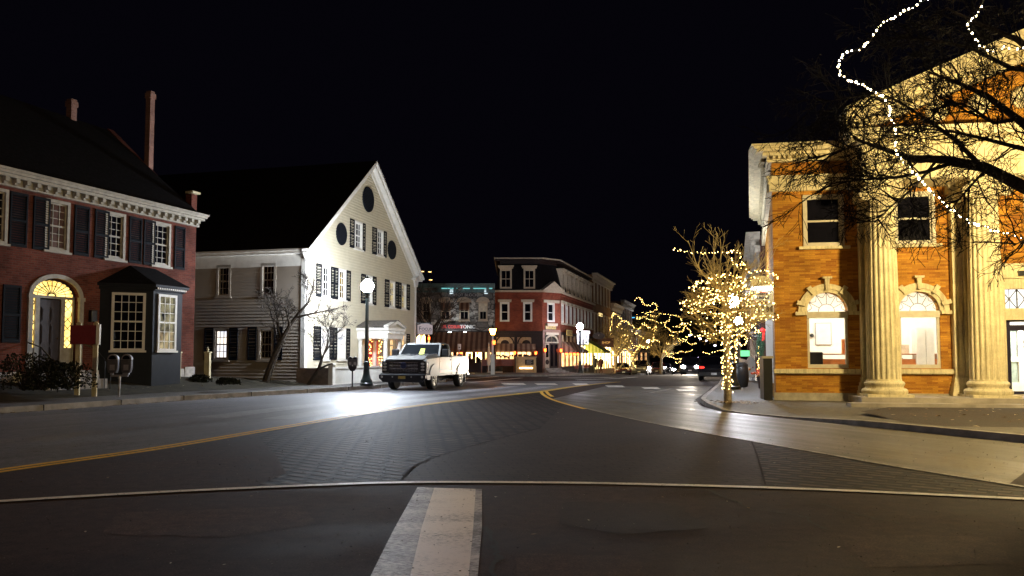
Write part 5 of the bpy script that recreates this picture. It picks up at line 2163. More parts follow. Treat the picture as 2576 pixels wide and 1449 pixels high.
# wall lamps of the corner block and the restaurant, each a lamp of its own
M_AMB = emit('amber_bulb', (1, .10, .015), 7)
def wall_lamp(p, rz, label):
    e = tag(empty('wall_lamp', p, rz), label, 'lamp', 'amber wall lamps along the restaurant fronts')
    b = MB()
    b.box(-.05, .05, -.04, .0, -.16, .16)
    b.bar((0, -.02, .1), (0, -.16, .18), .025)
    b.lathe([(.03, .20), (.12, .16), (.13, .14)], 10, (0, -.16, 0))
    b.lathe([(.09, -.14), (.05, -.18)], 10, (0, -.16, 0))
    b.build('bracket', M_BLACK, e)
    b = MB()
    b.lathe([(.055, -.14), (.10, -.05), (.11, .06), (.09, .14)], 10, (0, -.16, 0))
    b.build('globe', M_AMB, e)
    return e
wall_lamp(F5.W(.12, .06, F5.uv(1365, 881)[1]), F5.rz, 'amber lamp at the left of the cut-off corner entrance')
wall_lamp(F5.W(L5 - .12, .06, F5.uv(1405, 882)[1]), F5.rz, 'amber lamp at the right of the cut-off corner entrance')
for i, nm in enumerate(('first', 'second', 'third', 'fourth')):
    wall_lamp(F6.W(1.4 + i * 1.75, .10, F6.uv(1425, 890)[1]), F6.rz, nm + ' amber lamp under the brown street-side awning, counted from the corner entrance')
for x, lab in ((1240, 'amber lamp between the stone restaurant and the arched shopfront'), (1294, 'amber lamp on the post between the two arched shop windows'), (1347, 'amber lamp over the cream menu stand')):
    wall_lamp(Vector((atY(x, 888, YM).x, YM - .12, cz(888))), 0, lab)

# ------------------------------------------------------------------ the stone restaurant at the far left
YS = 66.0
F7 = Fac((atY(1044, 900, YS).x, YS), (1, 0))
sb_ = tag(empty('stone_restaurant', F7.p, 0), 'grey stone restaurant with hooded upper windows and wide brown striped awning', 'restaurant')
W7 = F7.u(1244.5)
c7 = lambda y: F7.uv(1150, y)[1]
M_STONE = stone('rubble_stone', (.14, .13, .12), (.34, .33, .31), (.05, .045, .04), 1.5)
hs7 = []
zw = (c7(806), c7(760))
for i, (a, c) in enumerate(((1060, 1082), (1107, 1133), (1154, 1180), (1203, 1226))):
    u0, u1 = F7.u(a), F7.u(c)
    win(sb_, u0, u1, zw[0], zw[1], 2, 2, cs=.09, fm=M_TRIM, sill=True)
    hs7.append(hole_of(u0, u1, *zw, cs=.09))
    b = MB()
    m = (u0 + u1) / 2
    P = arch_pts(m, zw[1], (u1 - u0) / 2 + .18, .42, 12)
    b.prism(P, -.30, .0, 'y')
    o = b.build('window_hood', M_TRIM, sb_)
    if i in (1, 2):
        awning(sb_, u0 + .03, u1 - .03, zw[1] - .03, zw[1] - .62, .55, M_AWN, valance=.1)
    elif i == 3:
        b = MB()
        b.box(u0 + .05, u1 - .05, -.07, -.045, (zw[0] + zw[1]) / 2, zw[1] - .12)
        b.build('blind', flat('cream_blind', (.62, .55, .42), .6), sb_)
b = MB()
wall(b, 0, W7, c7(835), c7(722), hs7)
b.quad((0, 0, -.2), (0, 12, -.2), (0, 12, c7(722)), (0, 0, c7(722)))
b.build('wall', M_STONE, sb_)
b = MB()
b.box(-.1, W7, -.12, .3, c7(736), c7(731))
b.box(-.15, W7 + .0, -.40, .3, c7(720), c7(714))
b.box(-.1, W7, -.22, .3, c7(724), c7(720))
for i in range(5):
    x = .6 + i * (W7 - 1.2) / 4
    b.box(x - .12, x + .12, -.30, 0, c7(736), c7(724))
co = b.build('cornice', flat('teal_cornice', (.10, .17, .17), .5, var=.2), sb_)
b = MB()
for a, c in ((1110, 1133), (1135, 1150), (1164, 1186), (1190, 1238)):
    b.box(F7.u(a), F7.u(c), -.28, -.24, c7(727.5), c7(725))
b.build('neon_tube', emit('neon_teal', (.25, .80, .80), .45), co)
b = MB()
for x in (1135, 1222):
    for k in range(3):
        b.box(F7.u(x) - .14, F7.u(x) + .14, -.2, -.14, c7(731 + k * 4.2), c7(729.3 + k * 4.2))
b.build('lit_bracket', emit('cool_strip', (.75, .92, 1), .8), co)
plaque(sb_, F7, None, (1132, 738, 1200, 747), [('CABOT BLOCK', .5)], .34, flat('sign_black', (.03, .02, .02), .5), flat('faded_white', (.45, .42, .40), .6), 'building_sign')
# painted white signs of weathered render between the windows
b = MB()
for (x, y, n, sx, sy) in ((1143, 778, 26, 8, 26), (1190, 780, 20, 7, 22), (1098, 815, 16, 10, 8), (1236, 800, 12, 6, 22), (1150, 800, 16, 8, 12)):
    for i in range(n):
        px, py = x + rnd.gauss(0, sx * .5), y + rnd.gauss(0, sy * .6)
        w = rnd.uniform(.1, .32)
        b.obox((F7.u(px), -.012, c7(py)), (w, .03 + rnd.uniform(0, .02), w * rnd.uniform(.35, .8)), Matrix.Rotation(rnd.uniform(-.3, .3), 3, 'Y'))
b.build('pale_stones', flat('pale_stone', (.50, .50, .47), .8, var=.3), sb_)['kind'] = 'stuff'
# sign, awning, lit shopfront
u0, u1, s0_, s1_ = px_win(F7, 1111, 813, 1197, 832)
b = MB()
n = 12
P = [(u0, (s0_ + s1_) / 2), (u0 + .5, s1_ - .1), ((u0 + u1) / 2, s1_ + .05), (u1 - .5, s1_ - .1), (u1, (s0_ + s1_) / 2), (u1 - .5, s0_ + .05), (u0 + .5, s0_ + .05)]
b.prism(P, -.20, -.06, 'y')
so = b.build('shop_sign', flat('sign_black', (.03, .02, .02), .5), sb_)
um = u0 + (u1 - u0) * .30
text('lettering', "DR. COBURN'S", .36, flat('sign_red', (.55, .05, .04), .5), so, (um + .12, -.205, (s0_ + s1_) / 2), sx=.82, bold=.010)
text('lettering', 'TONIC', .40, flat('sign_white', (.75, .75, .72), .5), so, (u0 + (u1 - u0) * .76, -.205, (s0_ + s1_) / 2), bold=.010)
for x in (1132, 1170):
    b = MB()
    uu = F7.u(x)
    b.bar((uu, -.05, s0_ - .25), (uu, -.75, s0_ - .25), .03)
    b.lathe([(.05, -.05), (.13, .06), (.14, .08)], 12, (uu, -.75, s0_ - .22))
    o = b.build('sign_lamp', M_BLACK, sb_)
    b = MB()
    b.lathe([(.135, .085), (.10, .10), (.0, .11)], 12, (uu, -.75, s0_ - .22))
    b.build('bulb', emit('sign_flood', (.86, .95, 1), 50), o)
awning(sb_, F7.u(1089), F7.u(1237), c7(835), c7(879), 2.0, M_AWN, valance=.25)
b = MB()
b.box(0, W7, -.06, .0, -.2, c7(912))
b.box(0, W7, -.05, .0, c7(842), c7(833))
for i in range(9):
    x = i * (W7 - .3) / 8
    b.box(x, x + .28, -.08, .0, -.2, c7(842))
b.build('shopfront', M_DARKP, sb_)
for i in range(8):
    x0 = .28 + i * (W7 - .3) / 8
    x1 = x0 + (W7 - .3) / 8 - .28
    b = MB()
    b.box(x0, x1, .02, .06, c7(912), c7(842))
    o = b.build('shop_window', M_ORW if i not in (5, 6) else M_YELW, sb_)
    b = MB()
    for k in range(1, 3):
        xx = x0 + (x1 - x0) * k / 3
        b.box(xx - .025, xx + .025, -.01, .03, c7(912), c7(842))
    b.box(x0, x1, -.012, .031, c7(874), c7(872))
    for k in range(5):
        xx = rnd.uniform(x0 + .1, x1 - .1)
        b.box(xx - .1, xx + .1, .0, .02, c7(912), c7(912) + rnd.uniform(.2, .8))
    b.build('glazing', M_DARKP, o)
wall_lamp(Vector((atY(1160, 885, YS).x, YS - .12, c7(886))), 0, 'amber lamp under the wide striped awning, nearer its left end')
wall_lamp(Vector((atY(1201, 887, YS).x, YS - .12, c7(887))), 0, 'amber lamp under the wide striped awning, nearer the gas lantern')
wall_lamp(Vector((atY(1080, 852, YS).x, YS - .12, c7(852))), 0, 'amber lamp above the truck cab, beside the lit octagon window')
for a, c in ((1047, 1057), (1059, 1069)):
    b = MB()
    x0, x1, q0_, q1_ = F7.u(a), F7.u(c), c7(864), c7(842)
    b.prism([(x0, q0_), (x1, q0_), (x1, q1_ - .15), ((x0 + x1) / 2 + .1, q1_), (x0 + .05, q1_ - .2)], -.10, -.05, 'y')
    b.build('lit_window', M_YELW, sb_)

# ------------------------------------------------------------------ shops running down the left of the street
def street_block(name, label, F, L, zt, zb, storeys, nwin, brick_m, trim_m, front, cat='building', depth=10, dark=False, cap=.35, group=None):
    e = tag(empty(name, F.p, F.rz), label, cat, group)
    hs = []
    fl = (zt - 3.9 - zb) / storeys
    for s in range(storeys):
        z0 = zb + 3.9 + s * fl + fl * .16
        z1 = z0 + fl * .62
        for i in range(nwin):
            c = L * (i + .5) / nwin
            w_, _ = win(e, c - .45, c + .45, z0, z1, 1, 1, cs=.11, fm=trim_m, pm=M_FROST if (i + s) % 3 == 0 else M_DGLASS)
            hs.append(hole_of(c - .45, c + .45, z0, z1, .11))
            lintel(e, c - .45, c + .45, z1, .16, .08, mat=trim_m, y=-.12)
    b = MB()
    wall(b, 0, L, zb + 3.5, zt, hs)
    b.quad((0, 0, zb - 1), (0, depth, zb - 1), (0, depth, zt), (0, 0, zt))
    b.quad((L, 0, zb - 1), (L, depth, zb - 1), (L, depth, zt), (L, 0, zt))
    b.quad((0, depth, zb - 1), (L, depth, zb - 1), (L, depth, zt), (0, depth, zt))
    b.quad((0, 0, zt), (L, 0, zt), (L, depth, zt), (0, depth, zt))
    b.build('wall', brick_m, e)
    b = MB()
    b.box(-.04, L + .04, -.22, .02, zt - .75, zt - .45)
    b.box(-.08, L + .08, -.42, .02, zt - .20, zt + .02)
    b.box(-.16, L + .16, -.60, .02, zt + .02, zt + .14)
    n = int(L / .6)
    for i in range(n):
        b.box(L * i / n + .1, L * i / n + .28, -.36, .0, zt - .45, zt - .20)
    b.build('cornice', trim_m, e)
    b = MB()
    b.box(0, L, -.14, .0, zb + 3.1, zb + 3.5)
    b.box(0, L, -.05, .0, zb - 1, zb + .6)
    m = max(3, int(L / 2.2))
    for i in range(m + 1):
        x = (L - .3) * i / m
        b.box(x, x + .3, -.10, .0, zb + .6, zb + 3.1)
    b.build('shopfront', M_DARKP if dark else trim_m, e)
    for i in range(m):
        x0, x1 = (L - .3) * i / m + .3, (L - .3) * (i + 1) / m
        b = MB()
        b.box(x0, x1, .02, .06, zb + .6, zb + 3.1)
        o = b.build('shop_window', front[i % len(front)], e)
        b = MB()
        b.box((x0 + x1) / 2 - .03, (x0 + x1) / 2 + .03, -.01, .03, zb + .6, zb + 3.1)
        b.box(x0, x1, -.011, .031, zb + 2.4, zb + 2.48)
        for k in range(4):
            xx = rnd.uniform(x0 + .2, x1 - .2)
            b.box(xx - .12, xx + .12, .0, .02, zb + .6, zb + .7 + rnd.uniform(.2, 1.0))
        b.build('glazing', M_DARKP, o)
    return e
q = pE + dS * .05
F8 = Fac(q[:2], (.28, 1))
zb8 = zg(q.x, q.y)
e8 = street_block('brick_shop_block', 'tall golden-lit brick block with white cornice next to the mansard corner building', F8, 13.0, atY(1500, 690, q.y).z, zb8, 2, 6, M_BRICKG, M_TRIM, [M_YELW, M_YELW, M_YELW])
q2 = q + dS * 13.1
F9 = Fac(q2[:2], (.28, 1))
e9 = street_block('brick_shop_block', 'lower dim brick block with pale cornice beyond the tall golden-lit block', F9, 9.0, atY(1545, 765, q2.y).z, zg(q2.x, q2.y), 1, 4, M_BRICKD, M_TRIM, [M_YELW, M_ORW], dark=True)
q3 = q2 + dS * 9.1
F10 = Fac(q3[:2], (.28, 1))
street_block('brick_shop_block', 'dark flat-topped brick block rising behind the lit street trees', F10, 12.0, atY(1560, 757, q3.y).z, zg(q3.x, q3.y), 2, 5, M_BRICKD, M_CREAMD, [M_ORW, M_YELW], dark=True)
q4 = q3 + dS * 16
F11 = Fac(q4[:2], (.28, 1))
street_block('brick_shop_block', 'last low brick block at the far end of the left side', F11, 20.0, 5.4, zg(q4.x, q4.y), 1, 7, M_BRICKD, M_CREAMD, [M_ORW, M_DGLASS, M_DGLASS], dark=True)
plaque(e8, F8, None, (1505, 788, 1514, 796), [], .3, emit('lit_plaque', (1, .72, .3), .8), M_INK, 'plaque', .02)

# ------------------------------------------------------------------ shops on the right, behind the bank
dR = Vector((.28, 1, 0)).normalized()
bc_ = F3.W(0, 0, 0) + dR * 12.4
M_DGREY = flat('dark_grey_boards', (.05, .045, .045), .6, var=.25)
prev = bc_
specs = (('wooden_shop', 'dark wooden shop with brown gabled side directly behind the bank', 10.0, 6.9, 1, 3, M_BRICKD, [M_DGLASS, M_ORW, M_DGLASS]),
         ('wooden_shop', 'second shop beyond the bank with warm lit front under dark upper floor', 12.0, 6.2, 1, 4, M_BRICKD, [M_YELW, M_DGLASS, M_ORW]),
         ('wooden_shop', 'third dark shop far down the right side of the street', 16.0, 6.0, 1, 5, M_BRICKD, [M_DGLASS, M_ORW, M_DGLASS, M_DGLASS]))
for nm, lab, L, zt, st_, nw, bm_, fr_ in specs:
    far = prev + dR * L
    Fq = Fac(far[:2], (-dR)[:2])
    street_block(nm, lab, Fq, L, zt, zg(far.x, far.y), st_, nw, bm_, M_CREAMD, fr_, 'shop', dark=True)
    prev = far + dR * .2
# ------------------------------------------------------------------ street lamps
def street_lamp(p, label, h=4.75, globe=M_LED, rz=0.0, s=1.25):
    e = tag(empty('street_lamp', p, rz), label, 'street lamp', 'acorn globe street lamps')
    b = MB()
    b.lathe([(.29, 0), (.29, .10), (.25, .14), (.25, .22), (.20, .30), (.15, .48), (.12, .80), (.12, .92), (.14, .95), (.14, 1.02), (.10, 1.06)], 20)
    b.build('base', M_GREENB, e, smooth=True)
    b = MB()
    b.lathe([(.095, 1.06), (.088, h * .5), (.07, h - .12), (.10, h - .10), (.10, h - .04), (.16, h), (.17, h + .05)], 16)
    b.build('pole', M_GREENB, e, smooth=True)
    b = MB()
    b.lathe([(.12, h + .05), (.19 * s, h + .15), (.23 * s, h + .30), (.21 * s, h + .42), (.15, h + .55), (.10, h + .60)], 12)
    g = b.build('globe', globe, e, smooth=True)
    b = MB()
    b.lathe([(.11, h + .605), (.07, h + .68), (.035, h + .70), (.025, h + .76), (.0, h + .80)], 12)
    b.build('finial', M_GREENB, g, smooth=True)
    return e

M_LED_B = emit('lamp_globe_soft', (.86, .88, 1.0), 200)
M_LED_W = emit('lamp_globe_warm', (1, .74, .33), 900)
M_LED_S = emit('lamp_globe_amber', (1, .50, .36), 17)
p = atZ(921, 970, .15)
street_lamp(Vector((p.x, p.y, .15)), 'acorn street lamp glowing white in front of the yellow house', 4.02)
# added spot below the globe that brightens the near lane
sl_ = bpy.data.lights.new('lane_fill_spot', 'SPOT')
sl_.energy = 1400
sl_.color = (.80, .88, 1.0)
sl_.spot_size = R(70)
sl_.spot_blend = .75
sl_.shadow_soft_size = .16
so_ = bpy.data.objects.new('lane_fill_spot', sl_)
COL.objects.link(so_)
so_.location = Vector((p.x + .1, p.y - .38, 4.0))
so_.rotation_euler = (Vector((-6.2, 26.2, 0)) - so_.location).to_track_quat('-Z', 'Y').to_euler()
p = atY(1459, 938, 67.2)
street_lamp(Vector((p.x, 67.2, zg(0, 67) + .1)), 'acorn street lamp above the route signs at the cut-off corner', 3.65, emit('lamp_globe_corner', (.90, .88, 1.0), 95))
p = atY(1630, 900, 118)
street_lamp(Vector((p.x, 118, zg(0, 118) + .1)), 'far acorn street lamp shining among the lit street trees', 4.3, M_LED_B)
p = atY(1851, 900, 31)
street_lamp(Vector((p.x, 31.5, .13)), 'acorn street lamp half hidden behind the crown of the lit tree', 3.15, emit('lamp_globe_right', (.86, .90, 1.0), 230))
p = atY(1878, 900, 52)
street_lamp(Vector((p.x - .5, 52, .1)), 'acorn street lamp on the right pavement beyond the lit tree', 3.3, M_LED_B)
# unseen lamps added outside the frame to light the bank, brick house and foreground
street_lamp(Vector((12.6, 15.6, .12)), 'unseen warm acorn street lamp at the edge of the leafy strip facing the bank', 4.9, M_LED_W)
street_lamp(Vector((-14.6, 16.6, .2)), 'unseen amber acorn street lamp on the left pavement before the brick house', 4.9, M_LED_S)
street_lamp(Vector((2.6, -1.6, .0)), 'unseen amber acorn street lamp on the near corner behind the crossing', 5.4, emit('lamp_globe_near', (1, .68, .57), 135))

def far_lamp(x, y, Y, label, col=(.80, .72, 1.0), st=60, r=.14, group='small lamps far down the street'):
    q = atY(x, y, Y)
    zb = zg(q.x, Y) if Y < 170 else hillz(q.x, Y)
    e = tag(empty('far_lamp', Vector((q.x, Y, zb))), label, 'lamp', group)
    b = MB()
    b.lathe([(.09, 0), (.05, q.z - zb - .1)], 8)
    b.bar((0, 0, q.z - zb - .1), (-.5, 0, q.z - zb - .02), .05)
    b.build('pole', M_BLACK, e)
    b = MB()
    b.lathe([(.0, q.z - zb - .12), (r, q.z - zb - .04), (r, q.z - zb + .05), (.0, q.z - zb + .1)], 8)
    b.build('head', emit('far_lamp_%d' % int(st * 10 + col[0] * 100), col, st), e)
far_lamp(2033 - 0, 0, 1, '', st=1) if False else None
for x, y, Y, lab in ((1745 + 40, 843, 150, 'highest of the four violet lamps over the far end of the street'), (1811, 852, 160, 'second of the four violet lamps from the street trees'), (1826, 857, 170, 'third of the four violet lamps from the street trees'), (1848, 869, 150, 'lowest of the four violet lamps, near the lit trunk')):
    far_lamp(x - 50, y, Y, lab, st=26, r=.20)
far_lamp(1617, 899, 140, 'violet pair of lamps low behind the far acorn lamp', st=18, r=.2)
for i, (x, y) in enumerate(((745, 591.5), (761, 591.5), (779, 587), (797, 587))):
    far_lamp(x, y, 205, ('first', 'second', 'third', 'fourth')[i] + ' cyan light from the left on the dark hill above the clapboard house', (.12, .75, 1.0), 2.2, .42, 'cyan lights on the hill')
for i, (x, y) in enumerate(((1062, 683), (1081, 684), (1083, 704))):
    far_lamp(x, y, 190, ('upper amber light beside the gable tip, left one', 'upper amber light beside the gable tip, right one', 'lower amber light under the pair beside the gable')[i], (1, .55, .18), 2.6, .40, 'amber lights on the hill')
far_lamp(1588, 799, 175, 'soft blue light over the roofs behind the street trees', (.10, .45, 1.0), 1.4, .75, 'lights over the roofs')

# gas-style lantern post before the restaurant
p = atY(1239, 946, 57.4)
e = tag(empty('lantern_post', Vector((p.x, 57.4, .0))), 'square white post with a flared amber lantern in front of the restaurant', 'lantern')
zl = atY(1231, 842, 57.4).z
b = MB()
b.box(-.14, .14, -.14, .14, 0, 1.5)
b.box(-.17, .17, -.17, .17, 1.5, 1.56)
b.box(-.07, .07, -.07, .07, 1.56, zl - .05)
b.build('post', M_WHITE, e)
b = MB()
def frustum(b, r0, r1, z0, z1):
    b.add([(-r0, -r0, z0), (r0, -r0, z0), (r0, r0, z0), (-r0, r0, z0), (-r1, -r1, z1), (r1, -r1, z1), (r1, r1, z1), (-r1, r1, z1)], [(0, 3, 2, 1), (4, 5, 6, 7), (0, 1, 5, 4), (1, 2, 6, 5), (2, 3, 7, 6), (3, 0, 4, 7)])
frustum(b, .13, .24, zl, zl + .42)
g = b.build('lantern', emit('lantern_glow', (1, .34, .05), 34), e)
b = MB()
frustum(b, .29, .05, zl + .43, zl + .62)
b.lathe([(.05, zl + .62), (.03, zl + .72)], 8)
frustum(b, .08, .15, zl - .08, zl - .005)
b.build('cap', M_BLACK, g)
wall_lamp(Vector((p.x + .1, 57.2, atY(1236, 862, 57.2).z)), 0, 'small amber lamp low on the lantern post')

# route marker signs on a steel post in front of the corner
YR = 68.6
pR = atY(1466, 938, YR)
e = tag(empty('route_signs', Vector((pR.x, YR, zg(0, YR) + .1))), 'cluster of white route signs reading 12 and 4 with arrows on a steel post', 'road sign')
b = MB()
zq = lambda y: atY(1466, y, YR).z - (zg(0, YR) + .1)
b.tube([(.0, .06, 0), (.0, .06, zq(826))], .04, 8)
b.build('post', M_STEEL, e)
M_SIGNW = flat('sign_sheeting', (.80, .82, .84), .45, var=.05)
M_SIGNK = flat('sign_black_ink', (.01, .01, .012), .5)
def plate(x0, x1, y0, y1, s, size):
    a0, a1 = atY(x0, 850, YR).x - pR.x, atY(x1, 850, YR).x - pR.x
    b = MB()
    b.box(a0, a1, -.012, .012, zq(y1), zq(y0))
    o = b.build('sign_plate', M_SIGNW, e)
    b = MB()
    if s == 'UP':
        m, z0_, z1_ = (a0 + a1) / 2, zq(y1) + .08, zq(y0) - .08
        b.box(m - .03, m + .03, -.020, -.013, z0_, z1_ - .12)
        b.prism([(m - .12, z1_ - .14), (m + .12, z1_ - .14), (m, z1_)], -.020, -.013, 'y')
        b.build('arrow', M_SIGNK, o)
    elif s == '4':
        m, z = (a0 + a1) / 2, (zq(y0) + zq(y1)) / 2
        b.box(a0 - .0, a1 + .0, -.0125, -.012, zq(y1) - .03, zq(y1) - .01)
        b.build('border', M_SIGNK, o)
        text('lettering', s, size, M_SIGNK, o, (m, -.016, z))
    else:
        text('lettering', s, size, M_SIGNK, o, ((a0 + a1) / 2, -.016, (zq(y0) + zq(y1)) / 2))
plate(1450, 1464, 832, 839.5, 'WEST', .16)
plate(1467, 1484, 832, 839.5, 'EAST', .16)
plate(1451, 1464.5, 840.5, 854, '12', .46)
plate(1467, 1481, 840.5, 854, '4', .50)
plate(1451.5, 1464, 855.5, 866, 'UP', 0)
plate(1468, 1480, 855.5, 866, 'UP', 0)

# parking meters
def meter_head(parent, x, y, z, s=1.0):
    b = MB()
    P = [(-.075, 0), (.075, 0), (.095, .10), (.095, .26), (-.095, .26), (-.095, .10)]
    b.prism([(x + p[0] * s, z + p[1] * s) for p in P], y - .06 * s, y + .06 * s, 'y')
    o = b.build('meter_head', flat('meter_grey', (.10, .10, .11), .4, .4), parent, bevel=.012)
    b = MB()
    D = [(x + .10 * s * math.cos(t), z + .26 * s + .11 * s * math.sin(t)) for t in [math.pi * i / 12 for i in range(13)]]
    b.prism(D, y - .055 * s, y + .055 * s, 'y')
    b.build('dome', M_STEEL, o, bevel=.01)
    b = MB()
    b.prism([(x + .07 * s * math.cos(t), z + .27 * s + .075 * s * math.sin(t)) for t in [math.pi * i / 10 for i in range(11)]], y - .062 * s, y - .056 * s, 'y')
    b.build('window', M_DGLASS, o)
    b = MB()
    b.box(x - .045 * s, x + .045 * s, y - .068 * s, y - .0601 * s, z + .05 * s, z + .16 * s)
    b.build('coin_plate', M_STEEL, o)
p = atZ(299, 1000, .15)
e = tag(empty('parking_meter', Vector((p.x, p.y, .15)), R(8)), 'twin-headed grey parking meter on a pole in front of the brick house', 'parking meter')
b = MB()
b.tube([(0, 0, 0), (.01, 0, .62)], .032, 10)
b.build('pole', M_STEEL, e)
b = MB()
b.box(-.25, .25, -.03, .03, .64, .70)
b.box(-.26, -.18, -.05, .05, .70, .76)
b.box(.10, .28, -.05, .05, .70, .76)
b.lathe([(.045, .58), (.045, .65)], 10)
b.build('yoke', M_STEEL, e)
for x in (-.19, .21):
    meter_head(e, x, 0, .76, 1.55)
p = atZ(886, 973, .15)
e = tag(empty('parking_meter', Vector((p.x, p.y, .15)), R(6)), 'dark double parking meter beside the street lamp by the lattice rail', 'parking meter')
b = MB()
b.tube([(0, 0, 0), (0, 0, .74)], .032, 10)
b.build('pole', M_BLACK, e)
b = MB()
b.prism([(-.08, .66), (.08, .66), (.17, .80), (.17, .86), (-.17, .86), (-.17, .80)], -.06, .06, 'y')
b.build('yoke', M_BLACK, e)
for x in (-.10, .10):
    meter_head(e, x, 0, .86, 1.1)

# red notice board on two posts
pa = atZ(187, 977, .42)
e = tag(empty('notice_sign', Vector((pa.x + .35, pa.y - .2, .42)), R(10)), 'dark red board on two pale posts by the shrubs of the brick house', 'sign')
zz = lambda y: atY(200, y, pa.y).z - .42
hw = (atY(234, 850, pa.y).x - atY(173, 850, pa.y).x) / 2
b = MB()
b.box(-hw, hw, -.05, .05, zz(866), zz(819))
b.build('board', flat('red_board', (.16, .015, .02), .5, var=.2), e)
b = MB()
b.box(hw - .005, hw + .09, -.07, .07, zz(867), zz(817))
b.build('end_board', M_WHITE, e)
for x in (-hw + .2, hw - .06):
    b = MB()
    b.box(x - .065, x + .065, .051, .16, -.3, zz(813))
    b.lathe([(.05, zz(813)), (.06, zz(811)), (.0, zz(808))], 8, (x, .1, 0))
    b.build('post', M_CREAM, e)
# white gate posts with finials
for (x, yb, yt, z, lab) in ((445, 957, 880, .50, 'white post with finial in front of the brick house corner'), (521, 958, 880, .45, 'white post with finial before the dark side of the clapboard house')):
    q = atZ(x, yb, z)
    e = tag(empty('gate_post', Vector((q.x, q.y, z))), lab, 'post', 'white gate posts')
    h = atY(x, yt + 8, q.y).z - z
    b = MB()
    b.box(-.10, .10, -.10, .10, -.2, h)
    b.box(-.13, .13, -.13, .13, h, h + .05)
    b.build('shaft', M_CREAM, e)
    b = MB()
    b.lathe([(.05, h + .05), (.03, h + .10), (.06, h + .14), (.0, h + .26)], 10)
    b.build('finial', M_CREAM, e, smooth=True)

# lattice rail along the ramp of the clapboard house
w0 = 1.75
e = tag(empty('ramp_railing', F2.p, F2.rz), 'low white slatted ramp rail before the clapboard house', 'railing')
r0, r1 = F2.u(834, w0), F2.u(968, w0)
zr = F2.uv(900, 924, w0)[1]
zb_ = .17
b = MB()
n = int((r1 - r0) / .085)
for i in range(n):
    x = r0 + .15 + (r1 - r0 - .3) * i / n
    b.box(x, x + .045, -w0 - .02, -w0 + .01, zb_ + .05, zr - .03)
b.box(r0, r1, -w0 + .011, -w0 + .03, zb_ + .05, zr - .03)
b.build('slats', M_WHITE, e)
b = MB()
b.box(r0 + .1, r1 - .1, -w0 - .05, -w0 + .05, zr - .03, zr + .04)
b.box(r0 + .1, r1 - .1, -w0 - .03, -w0 + .03, zb_ - .05, zb_ + .05)
b.build('rail', M_WHITE, e)
for x in (r0 + .02, r1 - .05):
    b = MB()
    b.box(x - .11, x + .11, -w0 - .11, -w0 + .11, 0, zr + .14)
    b.box(x - .15, x + .15, -w0 - .15, -w0 + .15, zr + .14, zr + .20)
    b.build('post', M_WHITE, e)
b = MB()
b.box(r0, r0 + .02, -w0, -.05, zb_, zr)
b.build('end_panel', flat('shaded_panel', (.30, .24, .20), .6), e)

# the FOCUS sign hanging from an iron arm of the clapboard house corner
YF = 48.6
q = atY(1066, 827, YF)
e = tag(empty('focus_sign', Vector((q.x, YF, 0))), 'pale pink hanging board reading FOCUS by the right corner of the clapboard house', 'sign')
zf = lambda y: atY(1066, y, YF).z
x0, x1 = atY(1050, 827, YF).x - q.x, atY(1087.5, 827, YF).x - q.x
b = MB()
top = [(x0 + (x1 - x0) * i / 12, zf(818) + .10 * math.sin(math.pi * i / 12)) for i in range(13)][::-1]
b.prism([(x0, zf(841)), (x1, zf(841))] + top, -.03, .03, 'y')
b.build('board', flat('pink_board', (.62, .48, .46), .5, var=.06), e)
text('lettering', 'F', .36, M_INK, e, (x0 + .15, -.034, zf(827)), bold=.003)
text('lettering', 'OCUS', .25, M_INK, e, (x0 + .56, -.034, zf(828.5)), bold=.003, sx=.92)
b = MB()
b.box(x0 + .08, x1 - .08, -.036, -.031, zf(835), zf(834.4))
b.build('rule', M_INK, e)
b = MB()
b.bar((-.42, 0, zf(813)), (.42, 0, zf(813)), .04)
for x in (-.3, .3):
    b.tube([(x, 0, zf(813)), (x, 0, zf(817))], .012, 5)
    
b.tube([(-.42, 0, zf(813)), (-.46, .05, zf(813) - .02)], .02, 5)
b.build('bracket', M_BLACK, e)
e2 = tag(empty('sign_arm', F2.W(UW - .1, 0.05, F2.uv(1044, 830)[1]), F2.rz), 'thin black iron arm on the corner board of the clapboard house', 'bracket')
b = MB()
b.bar((0, -.02, 0), (0, -.75, 0), .035)
b.tube([(0, -.02, -.35), (0, -.4, -.1), (0, -.7, -.01)], .014, 5)
b.build('arm', M_BLACK, e2)

# restaurant forecourt: barrier panels, menu stand, umbrella, planter, cafe set
def px_box(name, label, cat, x0, x1, y0, y1, Y, depth, mat, parts=None, group=None):
    a, c = atY(x0, y1, Y), atY(x1, y0, Y)
    e = tag(empty(name, Vector(((a.x + c.x) / 2, Y, a.z))), label, cat, group)
    return e, (c.x - a.x) / 2, c.z - a.z
for x0, x1, lab in ((1211, 1226, 'red-brown cafe barrier panel left of the closed umbrella'), (1246, 1293, 'red-brown cafe barrier panel before the first arched shop window')):
    e, hw, h = px_box('cafe_barrier', lab, 'barrier', x0, x1, 904, 922, 64.4, .1, None, group='cafe barriers')
    b = MB()
    b.box(-hw, hw, -.03, .03, .05, h - .04)
    b.build('panel', flat('red_brown_panel', (.2, .05, .03), .5), e)
    b = MB()
    for x in (-hw, hw):
        b.box(x - .04, x + .04, -.05, .05, -.9, h)
    b.box(-hw, hw, -.05, .05, h - .04, h)
    b.build('frame', M_WOOD, e)
e, hw, h = px_box('planter_box', 'low stone planter with dark shrubs before the awning', 'planter', 1226, 1264, 928, 942, 62.4, 1, None)
b = MB()
b.box(-hw, hw, -.35, .35, -.2, h * .55)
b.build('trough', M_CREAMD, e, bevel=.03)
b = MB()
